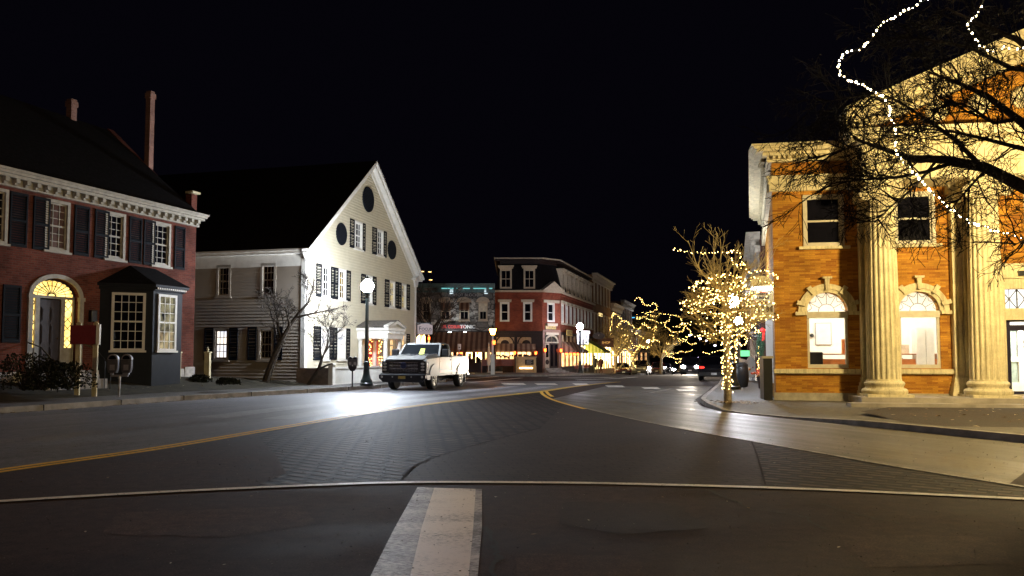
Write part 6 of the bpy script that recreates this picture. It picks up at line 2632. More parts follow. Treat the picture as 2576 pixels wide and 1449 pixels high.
for i in range(240):
    c = Vector((rnd.uniform(-hw, hw), rnd.uniform(-.3, .3), h * .55 + rnd.uniform(0, .3)))
    d = Vector((rnd.uniform(-1, 1), rnd.uniform(-1, 1), rnd.uniform(-.3, 1))).normalized() * .09
    s = d.cross(Vector((.3, .7, .2))).normalized() * .03
    b.quad(c, c + d * .5 + s, c + d, c + d * .5 - s)
b.build('shrubs', flat('dark_leaf', (.03, .035, .018), .7, var=.5), e)
e, hw, h = px_box('menu_stand', 'cream boarded kiosk wall with a blackboard menu and small steps', 'kiosk', 1297, 1348, 899, 938, 66.2, 1, None)
M_KIOSK = flat('kiosk_cream', (.66, .52, .30), .6, var=.15)
b = MB()
b.box(-hw, hw, -.06, .06, -.1, h)
b.box(-hw - .06, hw + .06, -.12, .12, h, h + .07)
b.box(-hw, -hw + .12, -1.0, -.06, -.1, h * .45)
b.box(hw - .12, hw, -1.0, -.06, -.1, h * .45)
b.build('wall', M_KIOSK, e)
b = MB()
b.box(-.08, hw - .2, -.10, -.061, h * .52, h * .86)
o = b.build('blackboard', flat('blackboard', (.02, .02, .025), .6), e)
b = MB()
for k in range(4):
    b.box(.05, hw - .32 - .1 * (k % 2), -.106, -.101, h * (.80 - .07 * k), h * (.80 - .07 * k) + .035)
b.build('chalk_lines', flat('chalk', (.4, .4, .4), .8), o)
b = MB()
b.box(-hw + .3, hw - .3, -.5, -.061, -.1, .12)
b.box(-hw + .3, hw - .3, -.3, -.061, .12, .32)
b.build('steps', M_KIOSK, e)
b = MB()
b.box(-hw + .3, hw - .3, -.10, -.062, .36, .44)
b.build('light_strip', emit('kiosk_strip', (1, .72, .32), 7), e)
q = atY(1229, 920, 60.2)
e = tag(empty('closed_umbrella', Vector((q.x, 60.2, .12))), 'closed pale patio umbrella beside the lantern post', 'umbrella')
zz = lambda y: atY(1229, y, 60.2).z - .12
b = MB()
b.lathe([(.03, 0), (.03, zz(862))], 8)
b.build('pole', M_WHITE, e)
b = MB()
b.lathe([(.13, zz(919)), (.16, zz(905)), (.11, zz(890)), (.09, zz(880)), (.05, zz(870)), (.0, zz(866))], 16, flute=1, fdepth=.7)
b.lathe([(.13, zz(919), True), (.16, zz(905), True), (.11, zz(890), True), (.09, zz(880), True), (.05, zz(870)), (.0, zz(866))], 16, (0, 0, 0), flute=1, fdepth=.72)
b.build('canopy', flat('pale_canvas', (.62, .60, .50), .8), e)
b = MB()
b.lathe([(.28, 0), (.28, .06), (.06, .1)], 14)
b.build('base', M_BLACK, e)
q = atY(1167.0, 873, 58.0)
e = tag(empty('small_sign', Vector((q.x - .1, 58.0, .14))), 'small white parking sign on a thin post behind the truck bed', 'sign')
zz = lambda y: atY(1155, y, 58).z - .14
e.location.x = atY(1155, 880, 58).x
b = MB()
b.tube([(0, .02, 0), (0, .02, zz(866))], .025, 6)
b.build('post', M_STEEL, e)
b = MB()
b.box(-.13, .13, -.01, .008, zz(879), zz(865))
o = b.build('plate', M_SIGNW, e)
b = MB()
b.lathe([(.0, -.016), (.05, -.016), (.05, -.011)], 12, (0, 0, zz(874)), axis='y')
b.build('symbol', M_SIGNK, o)

def cafe_chair(p, rz, label):
    e = tag(empty('cafe_chair', p, rz), label, 'chair', 'cafe chairs at the corner')
    b = MB()
    b.box(-.2, .2, -.2, .2, .43, .46)
    b.build('seat', flat('cafe_red', (.28, .03, .025), .45), e)
    b = MB()
    for x in (-.18, .18):
        b.bar((x, .19, .45), (x, .24, .88), .025)
    for k in range(4):
        z = .55 + .1 * k
        b.bar((-.18, .20 + (z - .45) * .11, z), (.18, .20 + (z - .45) * .11, z), .035)
    b.build('backrest', flat('cafe_red', (.28, .03, .025), .45), e)
    for x in (-.18, .18):
        for y in (-.18, .18):
            b = MB()
            b.bar((x, y, .43), (x * 1.05, y * 1.1, 0), .025)
            b.build('leg', M_BLACK, e)
def cafe_table(p, label):
    e = tag(empty('cafe_table', p), label, 'table', 'cafe tables at the corner')
    b = MB()
    b.lathe([(.36, .70), (.37, .72), (.36, .74)], 20)
    b.build('tabletop', flat('cafe_top', (.32, .22, .18), .4), e)
    b = MB()
    b.lathe([(.24, 0), (.22, .03), (.03, .06), (.03, .70)], 12)
    b.build('pedestal', M_BLACK, e)
zt = zg(0, 70) + .12
for k, (u, w) in enumerate(((1.0, 1.3), (3.2, 1.35), (5.2, 1.3))):
    cafe_table(F6.W(u, w, zt), ('round cafe table nearest the cut-off corner', 'middle round cafe table under the street-side awning', 'round cafe table farthest from the cut-off corner')[k])
    cafe_chair(F6.W(u - .55, w + .1, zt), F6.rz + math.pi / 2, ('red cafe chair nearest the cut-off corner', 'red chair between the first and middle cafe tables', 'red chair between the middle and last cafe tables')[k])
    cafe_chair(F6.W(u + .55, w, zt), F6.rz - math.pi / 2, ('red chair on the far side of the first cafe table', 'red chair on the far side of the middle cafe table', 'red chair on the far side of the last cafe table')[k])

# signs of the shops down the left pavement
def blade(px, py, Y, rx, ry, label, mat, lines, ink, oval=True):
    q = atY(px, py, Y)
    e = tag(empty('blade_sign', q), label, 'sign', 'hanging shop signs')
    b = MB()
    if oval:
        b.prism([(rx * math.cos(t * .2618), ry * math.sin(t * .2618)) for t in range(24)], -.04, .04, 'y')
    else:
        b.box(-rx, rx, -.04, .04, -ry, ry)
    o = b.build('board', mat, e)
    for s, z, sz in lines:
        text('lettering', s, sz, ink, o, (0, -.045, z))
    b = MB()
    b.bar((-rx - .25, 0, ry + .06), (rx * .6, 0, ry + .06), .03)
    for x in (-rx * .5, rx * .5):
        b.tube([(x, 0, ry + .06), (x, 0, ry * .8)], .012, 5)
    b.build('bracket', M_BLACK, e)
blade(1505.5, 845, 80, .62, .33, 'black oval sign with a small white emblem over the lime awning', flat('sign_black', (.03, .02, .02), .5), [('V', .06, .26)], flat('faded_white', (.45, .42, .4), .6))
blade(1524, 862, 88, .85, .50, 'brown rectangular shop sign with amber lettering below the oval sign', flat('brown_sign', (.07, .025, .012), .5), [('SHOP', .0, .36)], emit('amber_letter', (1, .5, .12), .5), False)
blade(1541.5, 856, 92, .55, .62, 'round cream shop sign hung with lights', flat('kiosk_cream', (.66, .52, .3), .6), [], M_INK)
# right pavement: black sign, wreath, planters, boxes, litter bin
blade(1909, 824, 36, .56, .48, 'black hanging shop sign with white lettering below the bank sign', flat('sign_black', (.03, .02, .02), .5), [('WOODSTOCK', -.26, .15), ('PHARMACY', -.40, .13)], flat('sign_white', (.75, .75, .72), .5), False)
q = atY(1916, 858, 33)
e = tag(empty('wreath_swag', Vector((q.x + .1, 33, q.z))), 'green evergreen swag with a red bow on the shop wall beyond the bank', 'wreath')
b = MB()
for i in range(520):
    t = rnd.random()
    c = Vector((-.12 - .05 * t + rnd.gauss(0, .09 * (1 - t * .4)), rnd.gauss(0, .08), .35 - .95 * t))
    d = Vector((rnd.uniform(-1, 1), rnd.uniform(-1, .4), rnd.uniform(-1, .2))).normalized() * .12
    s = d.cross(Vector((.3, .7, .2))).normalized() * .012
    b.quad(c - s, c + s, c + d + s * .3, c + d - s * .3)
b.build('fir', flat('fir_green', (.02, .07, .035), .6, var=.4), e)
b = MB()
for s in (-1, 1):
    b.ball((s * .11, -.16, .45), (.12, .06, .09), 10, 6)
    b.prism([(s * .02, .42), (s * .10, .42), (s * .16, .0), (s * .05, .03)], -.17, -.15, 'y')
b.ball((0, -.18, .44), .05, 8, 6)
b.build('bow', flat('red_ribbon', (.6, .03, .03), .45), e)
for k, (x, y, Y, lab) in enumerate(((1898, 958, 32.0, 'dark planter of lit red flowers by the shop wall beyond the bank'), (1907, 966, 29.5, 'cream urn of orange flowers nearest the bank corner'))):
    q = atY(x, y, Y)
    e = tag(empty('flower_planter', Vector((q.x + .35, Y, .13))), lab, 'planter', 'planters on the right pavement')
    b = MB()
    b.lathe([(.17, 0), (.19, .05), (.13, .12), (.22, .40), (.26, .55), (.24, .56)] if k else [(.20, 0), (.24, .5), (.27, .52), (.25, .54)], 16)
    b.build('pot', M_KIOSK if k else M_DARKP, e, smooth=True)
    b = MB()
    for i in range(160):
        c = Vector((rnd.gauss(0, .17), rnd.gauss(0, .17), .56 + abs(rnd.gauss(0, .16))))
        b.ball(c, rnd.uniform(.02, .05), 5, 3)
    b.build('flowers', flat('orange_flower', (.7, .28, .04), .6, var=.5) if k else flat('red_flower', (.6, .10, .05), .6, var=.5), e)
q = atY(1853, 950, 33.5)
e = tag(empty('litter_bin', Vector((q.x + .2, 33.5, .13))), 'dark round litter bin behind the lit trunk', 'bin')
b = MB()
b.lathe([(.22, 0), (.26, .1), (.29, .5), (.27, .82), (.24, .86)], 18)
b.build('body', M_BLACK, e, smooth=True)
b = MB()
b.lathe([(.28, .86), (.26, .96), (.14, 1.04), (.12, 1.0)], 18)
b.build('lid', M_BLACK, e, smooth=True)
for k, (x, lab) in enumerate(((1868, 'leaning white board on the right pavement, nearer the litter bin'), (1880, 'white house-shaped board on the right pavement, nearer the wall'))):
    q = atY(x + (7 if k else 0), 925, 44)
    e = tag(empty('pavement_board', Vector((q.x, 44, .13))), lab, 'sign', 'white pavement boards')
    b = MB()
    P = [(-.28, .15), (.28, .15), (.28, 1.0), (0, 1.35), (-.28, 1.0)] if k else [(-.2, .1), (.2, .2), (.2, 1.1), (-.2, 1.2)]
    b.prism(P, -.03, .03, 'y')
    b.build('board', M_WHITE, e)
    b = MB()
    for x_ in (-.2, .2):
        b.bar((x_, .05, .9), (x_ * 1.1, .35, 0), .03)
        b.bar((x_, 0, .3), (x_ * 1.1, -.05, 0), .03)
    b.build('legs', M_BLACK, e)
q = atY(1880, 889, 60)
e = tag(empty('green_sign', q), 'small lit green sign over the right pavement', 'sign')
b = MB()
b.box(-.62, .62, -.05, .05, -.22, .22)
b.build('panel', emit('green_panel', (.18, .85, .32), 1.0), e)
b = MB()
b.bar((-.5, 0, .22), (-.5, 0, .6), .03)
b.bar((.5, 0, .22), (.5, 0, .6), .03)
b.build('hangers', M_BLACK, e)
# downpipe and black cabinet at the bank corner
e = tag(empty('utility_cabinet', F3.W(-.22, -.15, .10), F3.rz), 'black utility cabinet with pale lid against the bank corner', 'cabinet')
b = MB()
b.box(-.13, .13, -.2, .6, 0, 1.25)
b.build('body', M_BLACK, e, bevel=.015)
b = MB()
b.box(-.17, .17, -.24, .64, 1.25, 1.32)
b.build('lid', M_CREAMD, e)
# ------------------------------------------------------------------ vehicles
M_TAIL = emit('tail_lamp', (1, .03, .02), 2.0)
M_HEAD = emit('head_lamp', (1, .93, .85), 320)
M_LENS = flat('lamp_lens', (.55, .55, .52), .12, var=.1, coat=.5)
M_PLATE = flat('number_plate', (.55, .42, .10), .5)
def wheel(parent, x, y, r, w, spokes=6):
    b = MB()
    b.lathe([(r * .60, -w * .42), (r * .80, -w / 2), (r * .94, -w * .46), (r, -w * .32), (r, w * .32), (r * .94, w * .46), (r * .80, w / 2), (r * .60, w * .42)], 28, (x, y, r), axis='y')
    t = b.build('wheel', M_RUBBER, parent, smooth=True)
    s = 1 if y > 0 else -1
    b = MB()
    b.lathe([(r * .62, s * w * .34), (r * .63, s * w * .44), (r * .56, s * w * .45), (r * .54, s * w * .30)], 28, (x, y, r), axis='y')
    b.lathe([(.0, s * w * .40), (r * .15, s * w * .40), (r * .17, s * w * .30)], 14, (x, y, r), axis='y')
    for k in range(spokes):
        a = 2 * math.pi * k / spokes
        ca, sa = math.cos(a), math.sin(a)
        b.bar((x + ca * r * .12, y + s * w * .36, r + sa * r * .12), (x + ca * r * .57, y + s * w * .39, r + sa * r * .57), r * .17, w * .10)
    b.lathe([(.0, s * w * .18), (r * .56, s * w * .18)], 20, (x, y, r), axis='y')
    b.build('rim', M_ALLOY, t)
    return t

def arch_cut(xc, r, zb):
    a0 = math.asin(max(-1, min(1, (zb - r * .0) / r))) if False else None
    return [(xc + r * math.cos(t), .41 + r * math.sin(t)) for t in [math.pi * i / 10 for i in range(11)]]

# the white pick-up, parked with its nose to the camera
tk = Vector((-4.28, 34.45, 0))
hdg = math.atan2(-1, -.262)
e = tag(empty('pickup_truck', tk, hdg), 'white pick-up truck with black bumper and red side stripe parked at the left kerb', 'pickup truck')
M_BLKP0 = None
M_TW = flat('white_car_paint', (.34, .35, .345), .18, var=.03, coat=1.0)
M_BLKP = flat('black_plastic', (.015, .015, .017), .45, var=.2)
hw = .985
WR = .44
def arc(xc, r, n=12, rev=False):
    P = [(xc - r * math.cos(math.pi * i / n), WR + r * math.sin(math.pi * i / n)) for i in range(n + 1)]
    return P[::-1] if rev else P
side = [(.80, .62)] + [(.98, .66), (.98, 1.16), (.90, 1.235), (-.90, 1.30), (-2.28, 1.31), (-2.28, 1.33), (-4.72, 1.36), (-4.74, .66)] + [(-3.6 - .56, .60)] + arc(-3.6, .54)[1:-1] + [(-3.6 + .56, .58), (-.58, .55)] + arc(0, .55)[1:-1] + [(.57, .60)]
side = [(.98, .62), (1.0, 1.20), (.90, 1.30), (-.90, 1.39), (-2.28, 1.40), (-2.28, 1.42), (-4.72, 1.44), (-4.76, 1.05), (-4.74, .66), (-3.6 - .60, .60)] + arc(-3.6, .60)[1:-1] + [(-3.6 + .60, .58), (-.60, .56)] + arc(0, .60)[1:-1] + [(.60, .60)]
b = MB()
b.prism(side, -hw, hw, 'y')
for i in range(len(side)):
    p_, q_ = side[i], side[(i + 1) % len(side)]
    if max(p_[1], q_[1]) < 1.06 and min(abs((p_[0] + q_[0]) / 2), abs((p_[0] + q_[0]) / 2 + 3.6)) < .62:
        b.m[2 + i] = 1
body = b.build('body', [M_TW, M_BLKP], e, bevel=.03)
b = MB()                                     # bulging hood and cowl
b.add([(.99, -.86, 1.20), (.99, .86, 1.20), (.93, -.88, 1.31), (.93, .88, 1.31), (.55, -.84, 1.45), (.55, .84, 1.45), (-.62, -.88, 1.53), (-.62, .88, 1.53), (-.75, -.93, 1.37), (-.75, .93, 1.37)],
      [(0, 1, 3, 2), (2, 3, 5, 4), (4, 5, 7, 6), (6, 7, 9, 8), (0, 2, 4, 6, 8), (1, 9, 7, 5, 3)])
for s in (-.42, .42):
    b.prism([(.60, 1.44), (-.5, 1.525), (-.5, 1.552), (.45, 1.475)], s - .10, s + .10, 'y')
b.build('hood', M_TW, e, bevel=.03)
b = MB()                                     # cab: pillars and roof
def ring_pts(z, xf, xb, w):
    return [(xf, -w, z), (xf, w, z), (xb, w, z), (xb, -w, z)]
A, B = ring_pts(1.39, -.66, -2.26, .955), ring_pts(1.95, -1.22, -2.16, .82)
b.add(ring_pts(1.945, -1.20, -2.17, .835) + ring_pts(2.02, -1.38, -2.10, .76), [(0, 1, 2, 3), (4, 5, 6, 7), (0, 1, 5, 4), (1, 2, 6, 5), (2, 3, 7, 6), (3, 0, 4, 7)])
for i in range(4):
    b.bar(A[i], B[i], .085, .10)
b.box(-2.27, -2.20, -.95, .95, 1.36, 1.44)
b.build('cab', M_TW, e, bevel=.02)
M_WIND = flat('truck_glass', (.012, .014, .016), .03, var=.2, spec=.7)
b = MB()
def inset(p, q, r, s, k=.03):
    c = (Vector(p) + Vector(q) + Vector(r) + Vector(s)) / 4
    return [Vector(v).lerp(c, k) for v in (p, q, r, s)]
b.quad(*inset(A[0], A[1], B[1], B[0]))
b.build('windscreen', M_WIND, e)
for s, i, j in (('l', 1, 2), ('r', 0, 3)):
    b = MB()
    b.quad(*inset(A[i], A[j], B[j], B[i], .05))
    b.build('side_window', M_WIND, e)
b = MB()
b.quad(*inset(A[3], A[2], B[2], B[3], .05))
b.build('rear_window', M_WIND, e)
b = MB()
b.box(-4.6, -2.36, -.86, .86, 1.0, 1.452)
b.build('bed_liner', M_BLKP, e)
b = MB()                                     # grille and nose
b.prism([(-.80, 1.22), (.80, 1.22), (.78, .86), (.64, .72), (-.64, .72), (-.78, .86)], .985, 1.04, 'x')
gr = b.build('grille', M_BLKP, e)
b = MB()
for z, h in ((1.16, .035), (1.04, .075), (.91, .06)):
    b.box(1.04, 1.065, -.64, .64, z - h / 2, z + h / 2)
for k in range(-8, 9):
    b.box(1.036, 1.05, k * .07 - .008, k * .07 + .008, .74, 1.20)
b.build('grille_bars', flat('dull_chrome', (.45, .46, .5), .25, 1.0), gr)
b = MB()
b.lathe([(.0, 1.09), (.10, 1.085), (.14, 1.06)], 20, (0, 0, 1.04), axis='x')
b.build('badge', flat('badge_navy', (.02, .03, .10), .3), gr)
b = MB()
b.prism([(-.86, 1.28), (.86, 1.28), (.84, 1.225), (-.84, 1.225)], .97, 1.03, 'x')
b.build('hood_lip', M_BLKP, gr)
for s in (-1, 1):
    b = MB()
    b.prism([(s * .66, 1.21), (s * .975, 1.21), (s * .98, .74), (s * .68, .76), (s * .72, 1.0)], .975, 1.045, 'x')
    b.prism([(1.0, 1.21), (.66, 1.19), (.72, .86), (1.0, .76)], s * .975 - .02, s * .975 + .02, 'y')
    h = b.build('headlight', M_BLKP, e)
    b = MB()
    for z in (1.11, .98, .85):
        b.ball((1.045, s * .85, z), (.02, .09, .05), 10, 6)
    b.ball((.86, s * .995, 1.02), (.07, .015, .13), 8, 6)
    b.build('lens', M_LENS, h)
b = MB()                                     # winch-style steel bumper
b.prism([(-1.04, .66), (1.04, .66), (1.04, .50), (.86, .34), (-.86, .34), (-1.04, .50)], 1.04, 1.24, 'x')
b.prism([(.72, .66), (1.24, .66), (1.04, .72), (.72, .72)], -1.03, 1.03, 'y')
for s in (-1, 1):
    b.prism([(1.20, .66), (.62, .66), (.62, .42), (1.02, .42)], s * 1.00 - .05, s * 1.00 + .05, 'y')
bp = b.build('front_bumper', flat('bumper_black', (.020, .022, .028), .35, var=.2), e, bevel=.025)
b = MB()
b.box(1.242, 1.255, -.16, .16, .48, .60)
np_ = b.build('number_plate', M_PLATE, bp)
for s in (-1, 1):
    b = MB()
    b.ball((1.245, s * .42, .56), (.015, .035, .03), 8, 6)
    b.ball((1.245, s * .90, .56), (.015, .05, .05), 8, 6)
    b.build('fog_lamp', M_LENS, bp)
    b = MB()
    b.tube([(1.2, s * .5, .36), (1.27, s * .5, .33), (1.2, s * .5, .29)], .02, 6)
    b.build('tow_hook', M_BLKP, bp)
    b = MB()
    b.box(-.98, -.80, s * 1.04, s * 1.34, 1.42, 1.74)
    b.bar((-.9, s * .95, 1.46), (-.9, s * 1.08, 1.52), .06)
    b.build('mirror', M_BLKP, e, bevel=.03)
    b = MB()
    b.box(-2.93, -.67, s * .987, s * .996, .70, .80)
    b.box(-4.62, -.75, s * .983, s * 1.0, 1.19, 1.215)
    b.m[6:] = [1] * (len(b.m) - 6)
    b.build('side_stripe', [flat('red_stripe', (.5, .03, .03), .3, var=.1), M_TW], e)
    b = MB()
    for x in (-.62, -2.26):
        b.box(x - .008, x + .008, s * .984, s * .990, .62, 1.39)
    b.box(-2.2, -2.03, s * .985, s * 1.015, 1.24, 1.285)
    b.build('door_seams', M_BLKP, e)
    b = MB()
    b.prism([(-4.78, 1.40), (-4.66, 1.40), (-4.66, 1.0), (-4.78, 1.0)], s * .90, s * .992, 'y')
    b.build('tail_lamp', flat('red_lens', (.35, .015, .015), .2), e)
    b = MB()
    b.lathe([(.60, -.05), (.66, -.05), (.66, .035), (.60, .035)], 32, (0, s * .985, WR), axis='y')
    b.lathe([(.60, -.05), (.66, -.05), (.66, .035), (.60, .035)], 32, (-3.6, s * .985, WR), axis='y')
    vs = [v for v in b.v]
    b.v = [(x, y, max(z, .58)) for x, y, z in vs]
    b.build('arch_lip', M_TW, e)
    for x in (0, -3.6):
        wheel(e, x, s * .86, WR, .29, 8)
    b = MB()
    b.box(-4.28, -4.22, s * .72, s * .98, .18, .6)
    b.build('mud_flap', M_BLKP, e)
b = MB()
b.box(-4.95, -4.74, -.96, .96, .50, .68)
b.build('rear_bumper', flat('dull_chrome', (.45, .46, .5), .25, 1.0), e, bevel=.02)
b = MB()
b.box(-4.6, .9, -.45, .45, .36, .56)
b.tube([(0, -.8, WR), (0, .8, WR)], .07, 8)
b.tube([(-3.6, -.8, WR), (-3.6, .8, WR)], .08, 8)
b.ball((-3.6, 0, WR), .17, 10, 6)
b.build('chassis', M_BLKP, e)
b = MB()
b.quad((-.76, -.05, 1.48), (-.76, .20, 1.48), (-1.02, .18, 1.76), (-1.02, -.03, 1.76))
b.v = [(x + .012, y, z + .012) for x, y, z in b.v]
b.build('windscreen_reflection', flat('reflected_yellow', (.55, .62, .08), .6), e)  # sticker reflection painted as a yellow-green patch over the windscreen

def car(name, p, hdg, label, paint, kind='sedan', L=4.6, wd=1.80, H=1.45, lights='', cat='car', plate=True):
    e = tag(empty(name, p, hdg), label, cat, 'vehicles along the street')
    r = .33 if kind == 'sedan' else .37
    g = r * .62
    wb0, wb1 = L * .30, -L * .29
    zb = .62 * H if kind == 'sedan' else .60 * H
    h = L / 2
    def arcq(xc, rr):
        return [(xc - rr * math.cos(math.pi * i / 10), r + rr * math.sin(math.pi * i / 10)) for i in range(1, 10)]
    P = [(h - .04, g + .02), (h, zb * .62), (h - .12, zb * .86), (h * .42, zb * 1.02), (-h * .55, zb * 1.04), (-h + .10, zb * 1.02), (-h, zb * .80), (-h + .03, g + .04), (wb1 - r * 1.2, g)] + arcq(wb1, r * 1.18) + [(wb1 + r * 1.2, g), (wb0 - r * 1.2, g)] + arcq(wb0, r * 1.18) + [(wb0 + r * 1.2, g)]
    b = MB()
    b.prism(P, -wd / 2, wd / 2, 'y')
    for i in range(len(P)):
        mx_, mz_ = (P[i][0] + P[(i + 1) % len(P)][0]) / 2, max(P[i][1], P[(i + 1) % len(P)][1])
        if mz_ < zb * .8 + .12 and min(abs(mx_ - wb0), abs(mx_ - wb1)) < r * 1.2:
            b.m[2 + i] = 1
    bd = b.build('body', [paint, M_BLKP], e, bevel=.05)
    if kind == 'sedan':
        xs = (h * .42, h * .02, -h * .38, -h * .78)
    else:
        xs = (h * .38, h * .16, -h * .70, -h * .88)
    z0, z1 = zb * 1.0, H - .05
    w0, w1 = wd / 2 - .06, wd / 2 - .24
    A = [(xs[0], -w0, z0), (xs[0], w0, z0), (xs[3], w0, z0), (xs[3], -w0, z0)]
    B = [(xs[1], -w1, z1), (xs[1], w1, z1), (xs[2], w1, z1), (xs[2], -w1, z1)]
    b = MB()
    b.add(B + [(xs[1] - .2, -w1 + .1, H), (xs[1] - .2, w1 - .1, H), (xs[2] + .15, w1 - .1, H), (xs[2] + .15, -w1 + .1, H)], [(0, 1, 2, 3), (4, 5, 6, 7), (0, 1, 5, 4), (1, 2, 6, 5), (2, 3, 7, 6), (3, 0, 4, 7)])
    for i in range(4):
        b.bar(A[i], B[i], .07, .08)
    for s in (-1, 1):
        b.bar(((xs[1] + xs[2]) / 2, s * w0, z0), ((xs[1] + xs[2]) / 2 - .05, s * w1, z1), .06)
    b.build('roof', paint, e)
    b = MB()
    for i, j in ((0, 1), (1, 2), (2, 3), (3, 0)):
        b.quad(*[Vector(v).lerp(Vector((0, 0, (z0 + z1) / 2)), .012) for v in (A[i], A[j], B[j], B[i])])
    b.build('windows', M_DGLASS, e)
    for s in (-1, 1):
        b = MB()
        q_ = 1.25 if 'head' in lights else 1.0
        b.ball((h - .10 * q_, s * (wd / 2 - .28), zb * .74), (.12 * q_, .20 * q_, .11 * q_), 10, 6)
        b.build('headlight', M_HEAD if 'head' in lights else M_LENS, e)
        b = MB()
        b.ball((-h + .06, s * (wd / 2 - .22), zb * .84), (.08, .20, .08), 10, 6)
        b.build('tail_lamp', M_TAIL if 'tail' in lights else flat('red_lens', (.35, .015, .015), .2), e)
        b = MB()
        b.box(h * .34, h * .34 + .1, s * wd / 2, s * (wd / 2 + .18), z0 + .02, z0 + .16)
        b.build('mirror', paint, e, bevel=.02)
        for x in (wb0, wb1):
            wheel(e, x, s * (wd / 2 - .11), r, .2, 5)
    b = MB()
    b.box(h - .02, h + .07, -wd * .46, wd * .46, g + .06, zb * .52)
    b.box(h - .02, h + .05, -wd * .24, wd * .24, zb * .56, zb * .70)
    b.box(-h - .06, -h + .03, -wd * .46, wd * .46, g + .06, zb * .55)
    b.build('bumpers', M_BLKP, e, bevel=.02)
    if plate:
        for x in (h + .072, -h - .064):
            b = MB()
            b.box(min(x, x + .01), max(x, x + .01), -.16, .16, zb * .38, zb * .38 + .12)
            b.build('number_plate', M_SIGNW, e)
    return e

M_RED2 = flat('dark_red_car_paint', (.10, .012, .014), .2, coat=1.0, var=.05)
M_BLKC = flat('black_car_paint', (.014, .014, .018), .16, coat=1.0, var=.05)
M_SLV = flat('silver_car_paint', (.34, .34, .33), .25, .3, coat=1.0, var=.05)
dirS = math.atan2(1, .28)
def road_at(x, Y, dz=.0):
    q = atY(x, 900, Y)
    return Vector((q.x, Y, zg(q.x, Y) + dz))
car('parked_sedan', road_at(1562, 92), dirS + math.pi + .25, 'dark red sedan parked nose-out by the lit shops on the left', M_RED2, 'sedan', lights='')
car('parked_truck', road_at(1613, 99), dirS + math.pi, 'silver chrome-nosed pickup parked behind the dark red sedan', M_SLV, 'suv', L=5.4, wd=1.95, H=1.85, cat='pickup truck')
car('parked_sedan', road_at(1797, 49.0), dirS, 'black sedan parked at the right kerb with red tail lamps, behind the lit trunk', M_BLKC, 'sedan', L=4.7, wd=1.84, H=1.46, lights='tail')
car('oncoming_car', road_at(1708, 110), dirS + math.pi, 'oncoming car with white headlights, left of the brightest glare', M_BLKC, 'sedan', lights='head')
car('oncoming_car', road_at(1738, 75), dirS + math.pi, 'oncoming car with dazzling headlights beside the black parked sedan', M_BLKC, 'suv', H=1.7, lights='head')
hq = road_at(1738, 75)
hl_ = bpy.data.lights.new('headlight_beam', 'SPOT')
hl_.energy = 5000
hl_.color = (1, .86, .68)
hl_.spot_size = R(46)
hl_.spot_blend = .8
hl_.shadow_soft_size = .25
ho_ = bpy.data.objects.new('headlight_beam', hl_)
COL.objects.link(ho_)
ho_.location = hq + Vector((-.75, -2.7, .85))
ho_.rotation_euler = (Vector((12.4, 57, -.05)) - ho_.location).to_track_quat('-Z', 'Y').to_euler()
car('oncoming_car', road_at(1727, 128), dirS + math.pi, 'oncoming car with white headlights between the two nearer pairs', M_BLKC, 'suv', H=1.7, lights='head')
car('parked_sedan', road_at(1671, 122), dirS + math.pi, 'dark car parked under the far lit tree', M_BLKC, 'sedan')
car('parked_suv', road_at(1655, 112), dirS + math.pi, 'dull red car between the silver pickup and the far dark car', M_RED2, 'suv', H=1.65)

